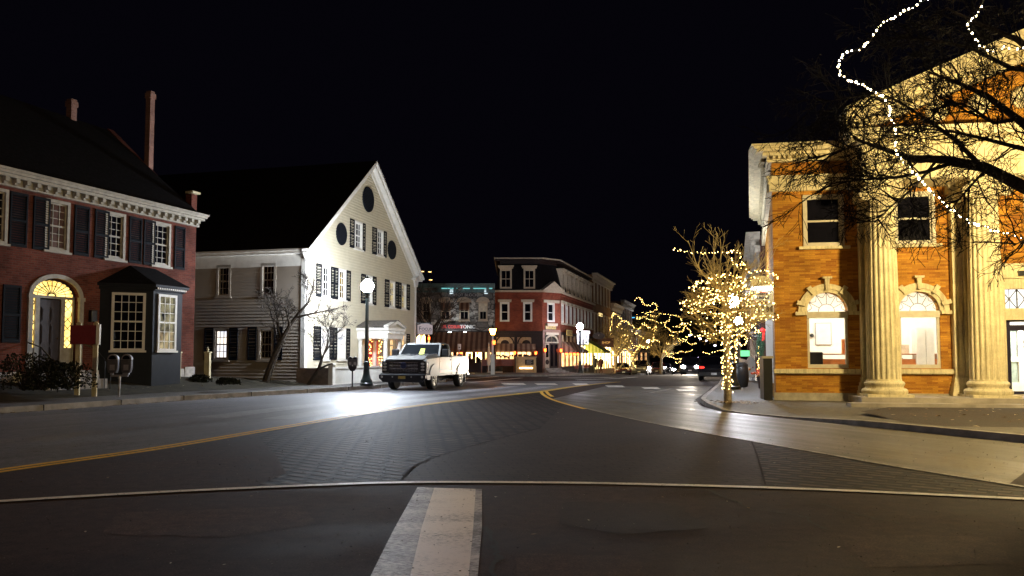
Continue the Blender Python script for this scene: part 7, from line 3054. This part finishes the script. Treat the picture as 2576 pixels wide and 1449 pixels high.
# ------------------------------------------------------------------ two people by the lime awning
def person(p, rz, label, coat, legs, hair, pose):
    e = tag(empty('person', p, rz), label, 'person', 'people on the pavement')
    me = bpy.data.meshes.new('body')
    V, E, RR = [], [], []
    def add(v, r, par=None):
        V.append(v)
        RR.append(r)
        if par is not None:
            E.append((par, len(V) - 1))
        return len(V) - 1
    pel = add((0, 0, .95), (.15, .11))
    ch_ = add((0, .01, 1.22), (.16, .11), pel)
    sh_ = add((0, .0, 1.42), (.14, .09), ch_)
    nk = add((0, -.01, 1.52), (.055, .055), sh_)
    hd = add((0, -.02, 1.60), (.08, .09), nk)
    tp = add((0, -.01, 1.73), (.07, .085), hd)
    for s in (-1, 1):
        hp = add((s * .09, 0, .90), (.10, .10), pel)
        kn = add((s * .10 + pose * s * .02, -.03 - pose * s * .08, .50), (.07, .07), hp)
        an = add((s * .11, .02 + pose * s * .10, .09), (.045, .045), kn)
        to = add((s * .12, -.14 + pose * s * .10, .04), (.045, .035), an)
        so = add((s * .19, 0, 1.40), (.065, .065), sh_)
        el = add((s * .25, .03, 1.13), (.05, .05), so)
        wr = add((s * .21, -.12 - .05 * pose, .93), (.036, .036), el)
        hn = add((s * .20, -.17 - .05 * pose, .88), (.035, .025), wr)
        for k in range(5):
            a = (k - 2) * .016
            f0 = add((s * .20 + a, -.20 - .05 * pose, .85 - .004 * abs(k - 2)), (.010, .010), hn)
            add((s * .20 + a * 1.2, -.205 - .05 * pose, .80 + .012 * abs(k - 2)), (.008, .008), f0)
    me.from_pydata(V, E, [])
    o = bpy.data.objects.new('body', me)
    COL.objects.link(o)
    o.parent = e
    me.materials.append(coat)
    sk = o.modifiers.new('skin', 'SKIN')
    for i, r in enumerate(RR):
        me.skin_vertices[0].data[i].radius = r
    me.skin_vertices[0].data[0].use_root = True
    ss = o.modifiers.new('smooth', 'SUBSURF')
    ss.levels = ss.render_levels = 1
    b = MB()
    b.ball((0, .0, 1.665), (.10, .115, .12), 12, 8)
    b.v = [(x, y if y > -.06 else -.06, z) for x, y, z in b.v]
    b.build('hair', hair, e, smooth=True)
    b = MB()
    b.ball((0, -.115, 1.63), (.014, .02, .022), 6, 4)
    for s in (-1, 1):
        b.ball((s * .033, -.098, 1.655), (.012, .008, .008), 6, 4)
        b.ball((s * .085, -.01, 1.64), (.012, .02, .03), 6, 4)
    b.box(-.025, .025, -.108, -.098, 1.58, 1.59)
    b.build('face', flat('skin', (.40, .24, .17), .6), e, smooth=True)
    b = MB()
    b.lathe([(.19, .68), (.20, .9), (.185, 1.1), (.20, 1.3), (.17, 1.42), (.10, 1.48)], 16)
    b.v = [(x, y * .72, z) for x, y, z in b.v]
    b.build('coat', coat, e, smooth=True)
    return e
M_COAT = flat('dark_coat', (.02, .018, .02), .8)
M_COAT2 = flat('maroon_coat', (.07, .015, .018), .8)
M_HAIR = flat('brown_hair', (.03, .02, .014), .7)
q = road_at(1496, 79)
person(Vector((q.x, 79, zg(0, 79) + .15)), R(160), 'person in a dark coat standing left of the lit doorway under the lime awning', M_COAT, M_COAT, M_HAIR, .6)
q = road_at(1511, 82)
person(Vector((q.x, 82, zg(0, 82) + .15)), R(200), 'person in a maroon top standing right of the lit doorway under the lime awning', M_COAT2, M_COAT, M_HAIR, -.5)
# ------------------------------------------------------------------ bare trees
def grow(T, p, d, L, r, lev, maxlev, rng, up=.25, nseg=5, wob=.22, kids_=6, ang=(25, 55), ratio=(.45, .7), rmin=.004, t0=.25, droop=0.0, flatY=1.0):
    """one limb and everything on it: T[lev] collects the tubes; returns nothing"""
    pts, rad = [p.copy()], [r]
    q, dd = p.copy(), d.normalized()
    for i in range(nseg):
        w = Vector((rng.uniform(-1, 1), rng.uniform(-1, 1) * flatY, rng.uniform(-1, 1))) * wob
        dd = (dd + w + Vector((0, 0, (up if lev < maxlev else up - droop) * .5))).normalized()
        q = q + dd * (L / nseg)
        pts.append(q.copy())
        rad.append(max(rmin, r * (1 - .72 * (i + 1) / nseg)))
    T[min(lev, 1) if lev < 2 else 1].append((pts, rad, 7 if lev == 0 else (5 if lev == 1 else 3)))
    if lev >= maxlev:
        return
    n = kids_[lev] if hasattr(kids_, '__len__') else kids_
    for k in range(n):
        t = t0 + (1 - t0) * (k + rng.random()) / n
        f = t * nseg
        i = min(nseg - 1, int(f))
        c = pts[i].lerp(pts[i + 1], f - i)
        ax = (pts[i + 1] - pts[i]).normalized()
        s = ax.cross(Vector((rng.uniform(-1, 1), rng.uniform(-1, 1), rng.uniform(-1, 1))))
        if s.length < .05:
            continue
        s.normalize()
        s.y *= flatY
        a = R(rng.uniform(*ang))
        nd = ax * math.cos(a) + s * math.sin(a)
        l2 = L * rng.uniform(*ratio) * (1.15 - .5 * t)
        grow(T, c, nd, l2, max(rmin, r * (1 - .72 * t) * .62), lev + 1, maxlev, rng, up, max(3, nseg - 1), wob, kids_, ang, ratio, rmin, .15, droop, flatY)

def finish_tree(e, T, bark, twig, extra=None):
    b = MB()
    for pts, rad, n in T[0]:
        b.tube(pts, rad, n)
    if extra:
        extra(b)
    b.build('trunk', bark, e, smooth=True)
    b = MB()
    for pts, rad, n in T[1]:
        b.tube(pts, rad, n, cap=False)
    b.build('crown', twig, e)

# the small wrapped tree on the corner
TX, TY = 6.02, 22.3
e = tag(empty('street_tree', (0, 0, 0)), 'small bare tree wound with white string lights on the right pavement corner', 'tree')
rng = random.Random(5)
T = [[], []]
T[0].append(([Vector((TX, TY, 0)), Vector((TX, TY, .6)), Vector((TX - .02, TY, 1.6)), Vector((TX + .01, TY, 2.5)), Vector((TX, TY, 3.1))], [.115, .095, .088, .08, .07], 10))
for k in range(30):
    a = k * 2.4 + rng.uniform(-.3, .3)
    z = 1.75 + .055 * k
    d = Vector((math.cos(a), math.sin(a) * .9, rng.uniform(.05, .45)))
    grow(T, Vector((TX, TY, z)), d, rng.uniform(1.0, 1.55) * (1 - .006 * k), .024, 1, 3, rng, .10, 6, .20, (0, 10, 6), (22, 55), (.32, .55), .0040)
for k in range(9):
    a = k * .7 + rng.uniform(-.3, .3)
    tl_ = rng.uniform(.25, 1.0)
    d = Vector((math.cos(a) * tl_, math.sin(a) * tl_, 1.0))
    grow(T, Vector((TX, TY, 2.9 + rng.uniform(-.3, .3))), d, rng.uniform(1.5, 2.3), .032, 1, 3, rng, .10, 6, .16, (0, 7, 4), (20, 50), (.30, .48), .0042)
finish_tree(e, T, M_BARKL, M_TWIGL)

# the tree at the lower left, leaning over the pavement, and its neighbour
def px_limb(T, px, Y, r0, r1, lev=0, dY=0.0):
    n = len(px)
    pts = [atY(x, y, Y + dY * i / (n - 1)) for i, (x, y) in enumerate(px)]
    T[lev].append((pts, [r0 + (r1 - r0) * i / (n - 1) for i in range(n)], 9))
    return pts
def dress(T, pts, L, n, lev, mx, rng, r=.02, t0=.3, **k):
    m = len(pts) - 1
    for i in range(n):
        f = (t0 + (1 - t0) * (i + rng.random()) / n) * m
        j = min(m - 1, int(f))
        c = pts[j].lerp(pts[j + 1], f - j)
        ax = (pts[j + 1] - pts[j]).normalized()
        s = ax.cross(Vector((rng.uniform(-1, 1), rng.uniform(-1, 1), rng.uniform(-1, 1)))).normalized()
        a = R(rng.uniform(25, 60))
        grow(T, c, ax * math.cos(a) + s * math.sin(a), L * rng.uniform(.6, 1.1), r, lev, mx, rng, **k)

e = tag(empty('bare_tree', (0, 0, 0)), 'leaning bare tree with dark twisted limbs at the corner of the clapboard house', 'tree')
rng = random.Random(11)
T = [[], []]
Y0 = 34.0
tr1 = px_limb(T, [(664, 972), (676, 935), (693, 890), (709, 855)], Y0, .17, .12)
for px, r0 in (([(709, 855), (700, 830), (696, 790), (690, 765)], .06), ([(709, 855), (728, 820), (746, 795), (772, 765), (787, 730), (790, 700)], .10), ([(728, 820), (722, 790), (716, 770)], .05), ([(746, 798), (780, 790), (815, 783), (850, 775)], .05), ([(772, 765), (770, 740), (775, 715)], .035), ([(709, 855), (714, 815), (706, 780)], .05), ([(700, 860), (690, 820), (678, 775), (676, 745)], .045)):
    L_ = px_limb(T, px, Y0, r0, r0 * .3, 0, rng.uniform(-.8, .8))
    dress(T, L_, .85, 9, 1, 3, rng, .016, .2, up=.1, nseg=4, wob=.35, kids_=(0, 5, 4), ang=(25, 65), ratio=(.4, .65), rmin=.006)
finish_tree(e, T, M_BARK, M_TWIG)
e = tag(empty('bare_tree', (0, 0, 0)), 'thin forked bare tree against the bright clapboard wall', 'tree')
rng = random.Random(12)
T = [[], []]
Y0 = 34.6
px_limb(T, [(774, 970), (790, 945), (803, 925), (809, 905)], Y0, .085, .06)
for px, r0 in (([(803, 928), (820, 920), (836, 914)], .06), ([(809, 905), (806, 880), (790, 850), (792, 815)], .035), ([(809, 905), (822, 870), (826, 830), (840, 800)], .04), ([(812, 895), (835, 860), (850, 835), (875, 810)], .035), ([(822, 880), (828, 850), (818, 815), (815, 790)], .03)):
    L_ = px_limb(T, px, Y0, r0, r0 * .35, 0, rng.uniform(-.4, .4))
    if r0 < .05:
        dress(T, L_, .75, 8, 1, 3, rng, .012, .25, up=.15, nseg=4, wob=.25, kids_=(0, 5, 4), ang=(20, 55), ratio=(.4, .65), rmin=.005)
finish_tree(e, T, M_BARK, M_TWIG)

# the big tree that reaches in from the right, over the bank
e = tag(empty('overhanging_tree', (0, 0, 0)), 'large bare tree reaching in over the bank, twigs dark against the columns', 'tree')
rng = random.Random(21)
T = [[], []]
YB = 11.3
base = Vector((9.7, 11.6, 0))
T[0].append(([base, base + Vector((0, 0, 1.2)), base + Vector((-.1, 0, 2.6)), atY(2830, 560, YB)], [.34, .27, .24, .20], 12))
fork = atY(2830, 560, YB)
limbs = [
    ([(2830, 560), (2700, 525), (2575, 470), (2480, 422), (2380, 402), (2290, 398), (2215, 372), (2150, 350)], .17, .02, 0.0, 20),
    ([(2400, 408), (2330, 432), (2250, 447), (2170, 452), (2090, 462)], .045, .010, -.5, 14),
    ([(2470, 420), (2400, 350), (2330, 300), (2270, 262), (2220, 238)], .055, .010, .5, 16),
    ([(2830, 560), (2700, 420), (2560, 300), (2480, 240), (2400, 205), (2330, 180)], .12, .014, .7, 18),
    ([(2700, 420), (2575, 375), (2480, 350), (2390, 330), (2300, 322)], .06, .010, -.4, 16),
    ([(2830, 560), (2760, 330), (2660, 190), (2560, 100), (2460, 60), (2380, 20)], .13, .014, .2, 18),
    ([(2660, 190), (2540, 170), (2440, 120), (2330, 100), (2250, 90)], .06, .010, .8, 16),
    ([(2760, 330), (2720, 120), (2690, -80), (2640, -220)], .12, .02, .3, 14),
    ([(2560, 300), (2500, 310), (2440, 270), (2380, 250)], .045, .010, -.6, 12),
    ([(2350, 410), (2300, 470), (2240, 520), (2200, 560)], .03, .008, -.3, 12),
    ([(2480, 425), (2430, 480), (2380, 540)], .03, .008, .3, 9),
    ([(2660, 520), (2600, 590), (2545, 620)], .03, .008, -.3, 9),
    ([(2250, 260), (2180, 240), (2110, 250), (2050, 262)], .022, .007, .3, 12),
    ([(2180, 360), (2110, 380), (2040, 400)], .020, .007, -.2, 10),
]
for px, r0, r1, dy, n in [(p_, a_ * .72, b_ * .85, c_, d_) for p_, a_, b_, c_, d_ in limbs]:
    L_ = px_limb(T, px, YB, r0, r1, 0, dy)
    T[0][-1] = (T[0][-1][0], T[0][-1][1], 7)
    dress(T, L_, .88, int(n * 1.15), 1, 3, rng, .012, .22, up=.02, nseg=5, wob=.30, kids_=(0, 7, 5), ang=(22, 62), ratio=(.42, .68), rmin=.0042, droop=.10)
finish_tree(e, T, M_BARKD, M_TWIGD)

# street trees far down the left, under their light strings
for k, (x, Y, h, lab) in enumerate(((1600, 98, 8.2, 'tall street tree carrying looping light strings beyond the far shops'), (1668, 108, 6.0, 'street tree with drooping light strings right of the far acorn lamp'), (1555, 90, 6.6, 'street tree with strung lights in front of the bright shopfronts'))):
    q = road_at(x - 6, Y)
    e = tag(empty('street_tree', (0, 0, 0)), lab, 'tree')
    rng = random.Random(40 + k)
    T = [[], []]
    b0 = Vector((q.x, Y, q.z + .1))
    T[0].append(([b0, b0 + Vector((0, 0, 1.2)), b0 + Vector((.1, 0, 2.6))], [.2, .16, .14], 8))
    for j in range(11):
        a = j * 2.4
        d = Vector((math.cos(a), math.sin(a), rng.uniform(.4, 1.5)))
        grow(T, b0 + Vector((.05, 0, 1.9 + .07 * j)), d, h * rng.uniform(.40, .60), .08, 1, 3, rng, .12, 6, .2, (0, 8, 5), (20, 55), (.4, .62), .018)
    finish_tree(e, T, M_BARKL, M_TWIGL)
# dark bare trees in the gap beside the clapboard house
e = tag(empty('bare_tree', (0, 0, 0)), 'dim bare tree in the gap between the clapboard house and the stone restaurant', 'tree')
rng = random.Random(61)
T = [[], []]
b0 = Vector((atY(1082, 900, 60).x, 60.2, .1))
T[0].append(([b0, b0 + Vector((0, 0, 2)), b0 + Vector((.2, 0, 3.6))], [.2, .15, .12], 8))
for j in range(10):
    a = j * 2.4
    grow(T, b0 + Vector((.1, 0, 2.6 + .1 * j)), Vector((math.cos(a) * .8, math.sin(a) * .5, .9)), 3.1, .06, 1, 3, rng, .2, 5, .2, (0, 6, 4), (20, 50), (.4, .6), .014)
finish_tree(e, T, M_BARK, M_BARK)

# dark shrubs before the brick house
def shrub(p, rx, ry, h, label, n, mat, name='shrub'):
    e = tag(empty(name, p), label, 'shrub', 'shrubs before the brick house')
    rng = random.Random(int(p[0] * 100))
    b = MB()
    for i in range(14):
        a = rng.uniform(0, 6.28)
        b.tube([(0, 0, 0), (math.cos(a) * rx * .4, math.sin(a) * ry * .4, h * .5), (math.cos(a) * rx * .8, math.sin(a) * ry * .8, h * rng.uniform(.7, .95))], [.02, .012, .005], 4)
    b.build('stems', M_BARK, e)
    b = MB()
    for i in range(n):
        t, u_ = rng.uniform(0, 6.28), rng.uniform(0, 1) ** .5
        z = h * rng.uniform(.05, 1)
        k = math.sqrt(max(.05, 1 - (z / h) ** 2 * .8)) * u_ * (1 + .25 * math.sin(3 * t))
        c = Vector((rx * k * math.cos(t), ry * k * math.sin(t), z))
        d = Vector((rng.uniform(-1, 1), rng.uniform(-1, 1), rng.uniform(-.4, 1))).normalized() * .085
        s = d.cross(Vector((.3, .7, .2))).normalized() * .028
        b.quad(c, c + d * .5 + s, c + d, c + d * .5 - s)
    b.build('foliage', mat, e)
M_EVG = flat('evergreen_leaf', (.018, .024, .012), .7, var=.5)
for x, yb, rx, h, lab in ((40, 977, 1.0, 1.05, 'low dark shrub at the left end of the brick house yard'), (92, 977, .7, .85, 'dark shrub in front of the lit doorway steps'), (152, 976, .7, .8, 'dark shrub behind the red board'), (490, 957, .4, .25, 'small low shrub at the foot of the brick house corner'), (560, 962, .4, .2, 'flattened low shrub before the dark side wall of the clapboard house')):
    q = atZ(x, yb, .5)
    shrub((q.x, q.y + .4, .42), rx, rx * .8, h, lab, 1100, M_EVG)

# ------------------------------------------------------------------ strings of lights
def ball_mesh(name, r, mat, seg=5, ring=3):
    b = MB()
    b.ball((0, 0, 0), r, seg, ring)
    o = b.build(name, mat)
    me = o.data
    bpy.data.objects.remove(o)
    return me
def light_string(label, paths, spacing, r, mat, jit=.03, group='strings of white lights', name='light_string', wire=.006, seed=1):
    rng = random.Random(seed)
    e = tag(empty(name, (0, 0, 0)), label, 'string lights', group)
    w = MB()
    spots = []
    for P in paths:
        P = [Vector(p) for p in P]
        w.tube(P, wire, 4)
        acc = 0.0
        for a, c in zip(P, P[1:]):
            L = (c - a).length
            t = acc
            while t < L:
                q = a.lerp(c, t / L)
                spots.append(q + Vector((rng.uniform(-jit, jit), rng.uniform(-jit, jit), rng.uniform(-jit, jit))))
                t += spacing * rng.uniform(.7, 1.3)
            acc = t - L
    w.build('wire', M_WIRE, e)
    me = ball_mesh('bulb', r, mat)
    spots.sort(key=lambda p: p.y)
    for p in spots[:100]:
        o = bpy.data.objects.new('bulb', me)
        COL.objects.link(o)
        o.parent = e
        o.location = p
        k = rng.choice((.55, .7, .85, 1.0, 1.0, 1.25))
        o.scale = (k, k, k * rng.uniform(.8, 1.4))
    if len(spots) > 100:
        b = MB()
        for p in spots[100:]:
            b.ball(p, r * rng.choice((.55, .7, .85, 1.0, 1.25)), 5, 3)
        o = b.build('bulbs', mat, e)
        o['kind'] = 'stuff'
    return e
def curve3(P, n=8):
    P = [Vector(p) for p in P]
    P = [P[0] * 2 - P[1]] + P + [P[-1] * 2 - P[-2]]
    out = []
    for i in range(1, len(P) - 2):
        a, b, c, d = P[i - 1], P[i], P[i + 1], P[i + 2]
        for k in range(n):
            t = k / n
            out.append(.5 * ((2 * b) + (c - a) * t + (2 * a - 5 * b + 4 * c - d) * t * t + (3 * b - a - 3 * c + d) * t ** 3))
    return out + [P[-2]]
def pxs(px, Y, amp=0.0, ph=0.0):
    n = len(px)
    return curve3([atY(x, y, Y + amp * math.sin(ph + i * 1.3)) for i, (x, y) in enumerate(px)])

light_string('cool white light string sweeping down the overhanging tree from above to the columns',
    [pxs([(2345, -12), (2300, 16), (2255, 40), (2215, 62), (2190, 100), (2165, 123), (2125, 135), (2108, 160), (2118, 192), (2150, 205), (2185, 225), (2225, 250), (2240, 290), (2250, 325), (2250, 355), (2265, 398), (2310, 445), (2345, 485), (2385, 520), (2430, 553), (2480, 572), (2530, 588), (2590, 602), (2640, 606)], 11.0, .12)],
    .072, .0135, M_STARB, .018, 'strings of cool lights in the overhanging tree', seed=3)
light_string('short cool white light string hanging at the top right of the overhanging tree',
    [pxs([(2480, -14), (2468, 12), (2455, 40), (2432, 62), (2446, 92), (2466, 112), (2480, 128), (2510, 124), (2525, 115), (2570, 125), (2620, 110)], 11.2, .12)],
    .10, .0135, M_STARB, .02, 'strings of cool lights in the overhanging tree', seed=4)
# wound trunk
def helix(x, y, z0, z1, r, turns, ph=0.0):
    n = int(turns * 10)
    return [Vector((x + r * math.cos(ph + i * .628), y + r * math.sin(ph + i * .628), z0 + (z1 - z0) * i / n)) for i in range(n + 1)]
light_string('warm white light string wound tightly round the trunk of the corner tree', [helix(TX, TY, .42, 2.6, .125, 14)], .070, .0165, M_LIGHT, .045, seed=6)
light_string('warm light string in the thick upper tiers of the corner tree crown',
    [pxs([(1742, 722), (1772, 706), (1800, 695), (1835, 690), (1862, 702), (1872, 728), (1840, 738), (1800, 730), (1765, 722), (1750, 712), (1790, 708), (1830, 712), (1880, 716)], 22.3, .8, .5),
     pxs([(1762, 748), (1790, 742), (1825, 750), (1870, 752), (1900, 748), (1885, 728), (1850, 722), (1815, 742), (1785, 762), (1760, 772)], 22.3, .8, 2.0)],
    .095, .0155, M_LIGHT, .05, seed=7)
light_string('warm light string looping round the lower tiers of the corner tree crown',
    [pxs([(1716, 776), (1740, 766), (1765, 757), (1800, 752), (1840, 757), (1880, 762), (1900, 775), (1895, 800), (1870, 820), (1845, 832), (1820, 838)], 22.3, .7, 1.0),
     pxs([(1735, 778), (1770, 786), (1800, 790), (1830, 790), (1860, 785), (1885, 795)], 22.3, .7, .2),
     pxs([(1768, 835), (1785, 842), (1805, 837), (1825, 828), (1815, 812), (1790, 820)], 22.3, .5, .2)],
    .095, .0155, M_LIGHT, .04, seed=8)
light_string('warm light string along the highest branch of the corner tree, ending by the bank sign',
    [pxs([(1694, 626), (1722, 632), (1752, 636), (1790, 637), (1820, 636), (1852, 632), (1862, 648), (1872, 668), (1845, 662), (1835, 650)], 22.2, .4, .3),
     pxs([(1845, 662), (1868, 676), (1895, 684), (1920, 678), (1945, 690), (1956, 700)], 22.2, .4, .9)],
    .095, .0155, M_LIGHT, .04, seed=9)
def crown_spiral(z0, z1, turns, ph, rf):
    n = int(turns * 16)
    out = []
    for i in range(n + 1):
        t = i / n
        a = ph + t * turns * 6.283
        r = rf(t) * (1 + .22 * math.sin(a * 2.7 + ph))
        out.append(Vector((TX + r * math.cos(a), TY + r * math.sin(a), z0 + (z1 - z0) * t + .07 * math.sin(a * 3.1))))
    return out
light_string('long warm light string winding up through the whole crown of the corner tree', [crown_spiral(1.85, 3.75, 5.5, .4, lambda t: .45 + .75 * math.sin(math.pi * (t * .9 + .1)))], .19, .014, M_LIGHT, .04, seed=12)
light_string('warm light string down the right side of the corner tree between crown and trunk',
    [pxs([(1885, 735), (1905, 760), (1920, 790), (1900, 812), (1875, 830), (1850, 842), (1835, 855)], 22.4, .4, .2), pxs([(1900, 700), (1925, 712), (1945, 716), (1935, 740), (1905, 770)], 22.5, .3, .2)],
    .095, .0155, M_LIGHT, .04, seed=10)
# far trees, traced as they hang
FT = [
 ('light string outlining the peak over the golden shopfronts', [[(1536, 846), (1537, 815), (1540, 795), (1546, 787), (1556, 797), (1566, 806)], [(1566, 806), (1585, 815), (1602, 828), (1612, 824), (1618, 813), (1628, 822), (1640, 826), (1648, 820), (1650, 830)]]),
 ('light string sagging in long curves below the peak', [[(1566, 808), (1558, 816), (1553, 826), (1580, 832), (1605, 842), (1620, 853), (1640, 856), (1660, 858)], [(1650, 822), (1646, 840), (1642, 855), (1637, 868), (1620, 872), (1600, 870)]]),
 ('light string zigzagging before the brightest shopfront', [[(1526, 852), (1545, 854), (1562, 852), (1568, 842), (1580, 850), (1572, 856), (1582, 854), (1590, 866), (1606, 874)], [(1580, 856), (1560, 870), (1548, 880), (1530, 886), (1528, 894), (1548, 888), (1568, 878), (1600, 872)]]),
 ('light string tangled low against the brightest shopfront', [[(1528, 902), (1548, 892), (1566, 884), (1582, 890), (1590, 900), (1600, 906)], [(1610, 866), (1600, 882), (1590, 890), (1576, 897), (1590, 912), (1598, 925)], [(1608, 870), (1622, 876), (1632, 876)]]),
 ('light string coiling through the highest far branches', [[(1595, 755), (1610, 750), (1618, 764), (1632, 768), (1645, 763), (1653, 772), (1648, 780), (1632, 785), (1612, 788)], [(1600, 792), (1602, 802), (1620, 798), (1640, 806), (1662, 812), (1680, 808), (1684, 800)]]),
 ('light string waving through the upper right far branches', [[(1625, 790), (1645, 796), (1665, 790), (1690, 792), (1712, 800), (1715, 812), (1706, 822), (1690, 820)], [(1672, 812), (1678, 826), (1698, 836), (1714, 834), (1722, 822), (1733, 830), (1736, 842), (1722, 850), (1705, 856)]]),
 ('light string drooping on the right side of the far trees', [[(1684, 842), (1700, 852), (1715, 858), (1730, 850)], [(1676, 864), (1700, 866), (1722, 858), (1738, 866), (1752, 863)], [(1668, 882), (1684, 890), (1704, 886), (1730, 884), (1744, 880)]]),
 ('light string low at the far end of the left pavement', [[(1670, 884), (1680, 896), (1700, 902), (1716, 902), (1708, 912), (1720, 922), (1734, 916), (1736, 930)], [(1700, 910), (1710, 925), (1700, 930)]]),
]
sh_ = 0
for k, (lab, paths) in enumerate(FT):
    Y = (96, 97, 94, 93, 99, 103, 107, 112)[k]
    # traced points are in the photograph's 2575-wide scale
    light_string(lab, [pxs([(x - (20 if k > 3 else 4) * 0, y) for x, y in P], Y, .8, k) for P in paths], .17, .027, M_LIGHTF, .11, 'light strings in the far street trees', wire=.012, seed=20 + k)
light_string('small glint of lights between the lit trunk and the dark street end', [pxs([(1770, 886), (1785, 890), (1800, 884), (1815, 880)], 70, .5)], .25, .03, M_LIGHTF, .05, 'light strings in the far street trees', seed=31)
light_string('light strings on the pavement post behind the lit trunk', [pxs([(1845, 880), (1850, 860), (1870, 868), (1880, 850), (1858, 845), (1848, 862)], 38, .4), helix(6.0 + 4.6, 38, .6, 2.2, .12, 8)], .12, .026, M_LIGHTF, .04, 'strings of white lights', seed=32)
light_string('vertical light string framing the shop wall beyond the bank', [[F3.W(0, 0, 0) + dR * 13 + Vector((-.12, 0, z * .18 + .4)) for z in range(16)]], .07, .020, M_LIGHTF, .05, 'strings of white lights', seed=33)
# garland of orange lights round the red door
M_ORB = emit('orange_bulb', (1, .42, .10), 14)
light_string('orange light garland on both sides of the red door under the porch', [[F2.W(u, .16, z) for z in (.5, .9, 1.4, 1.9, 2.4)] for u in (pu0 + .16, pu1 - .16)], .07, .022, M_ORB, .10, 'orange lights', seed=34)
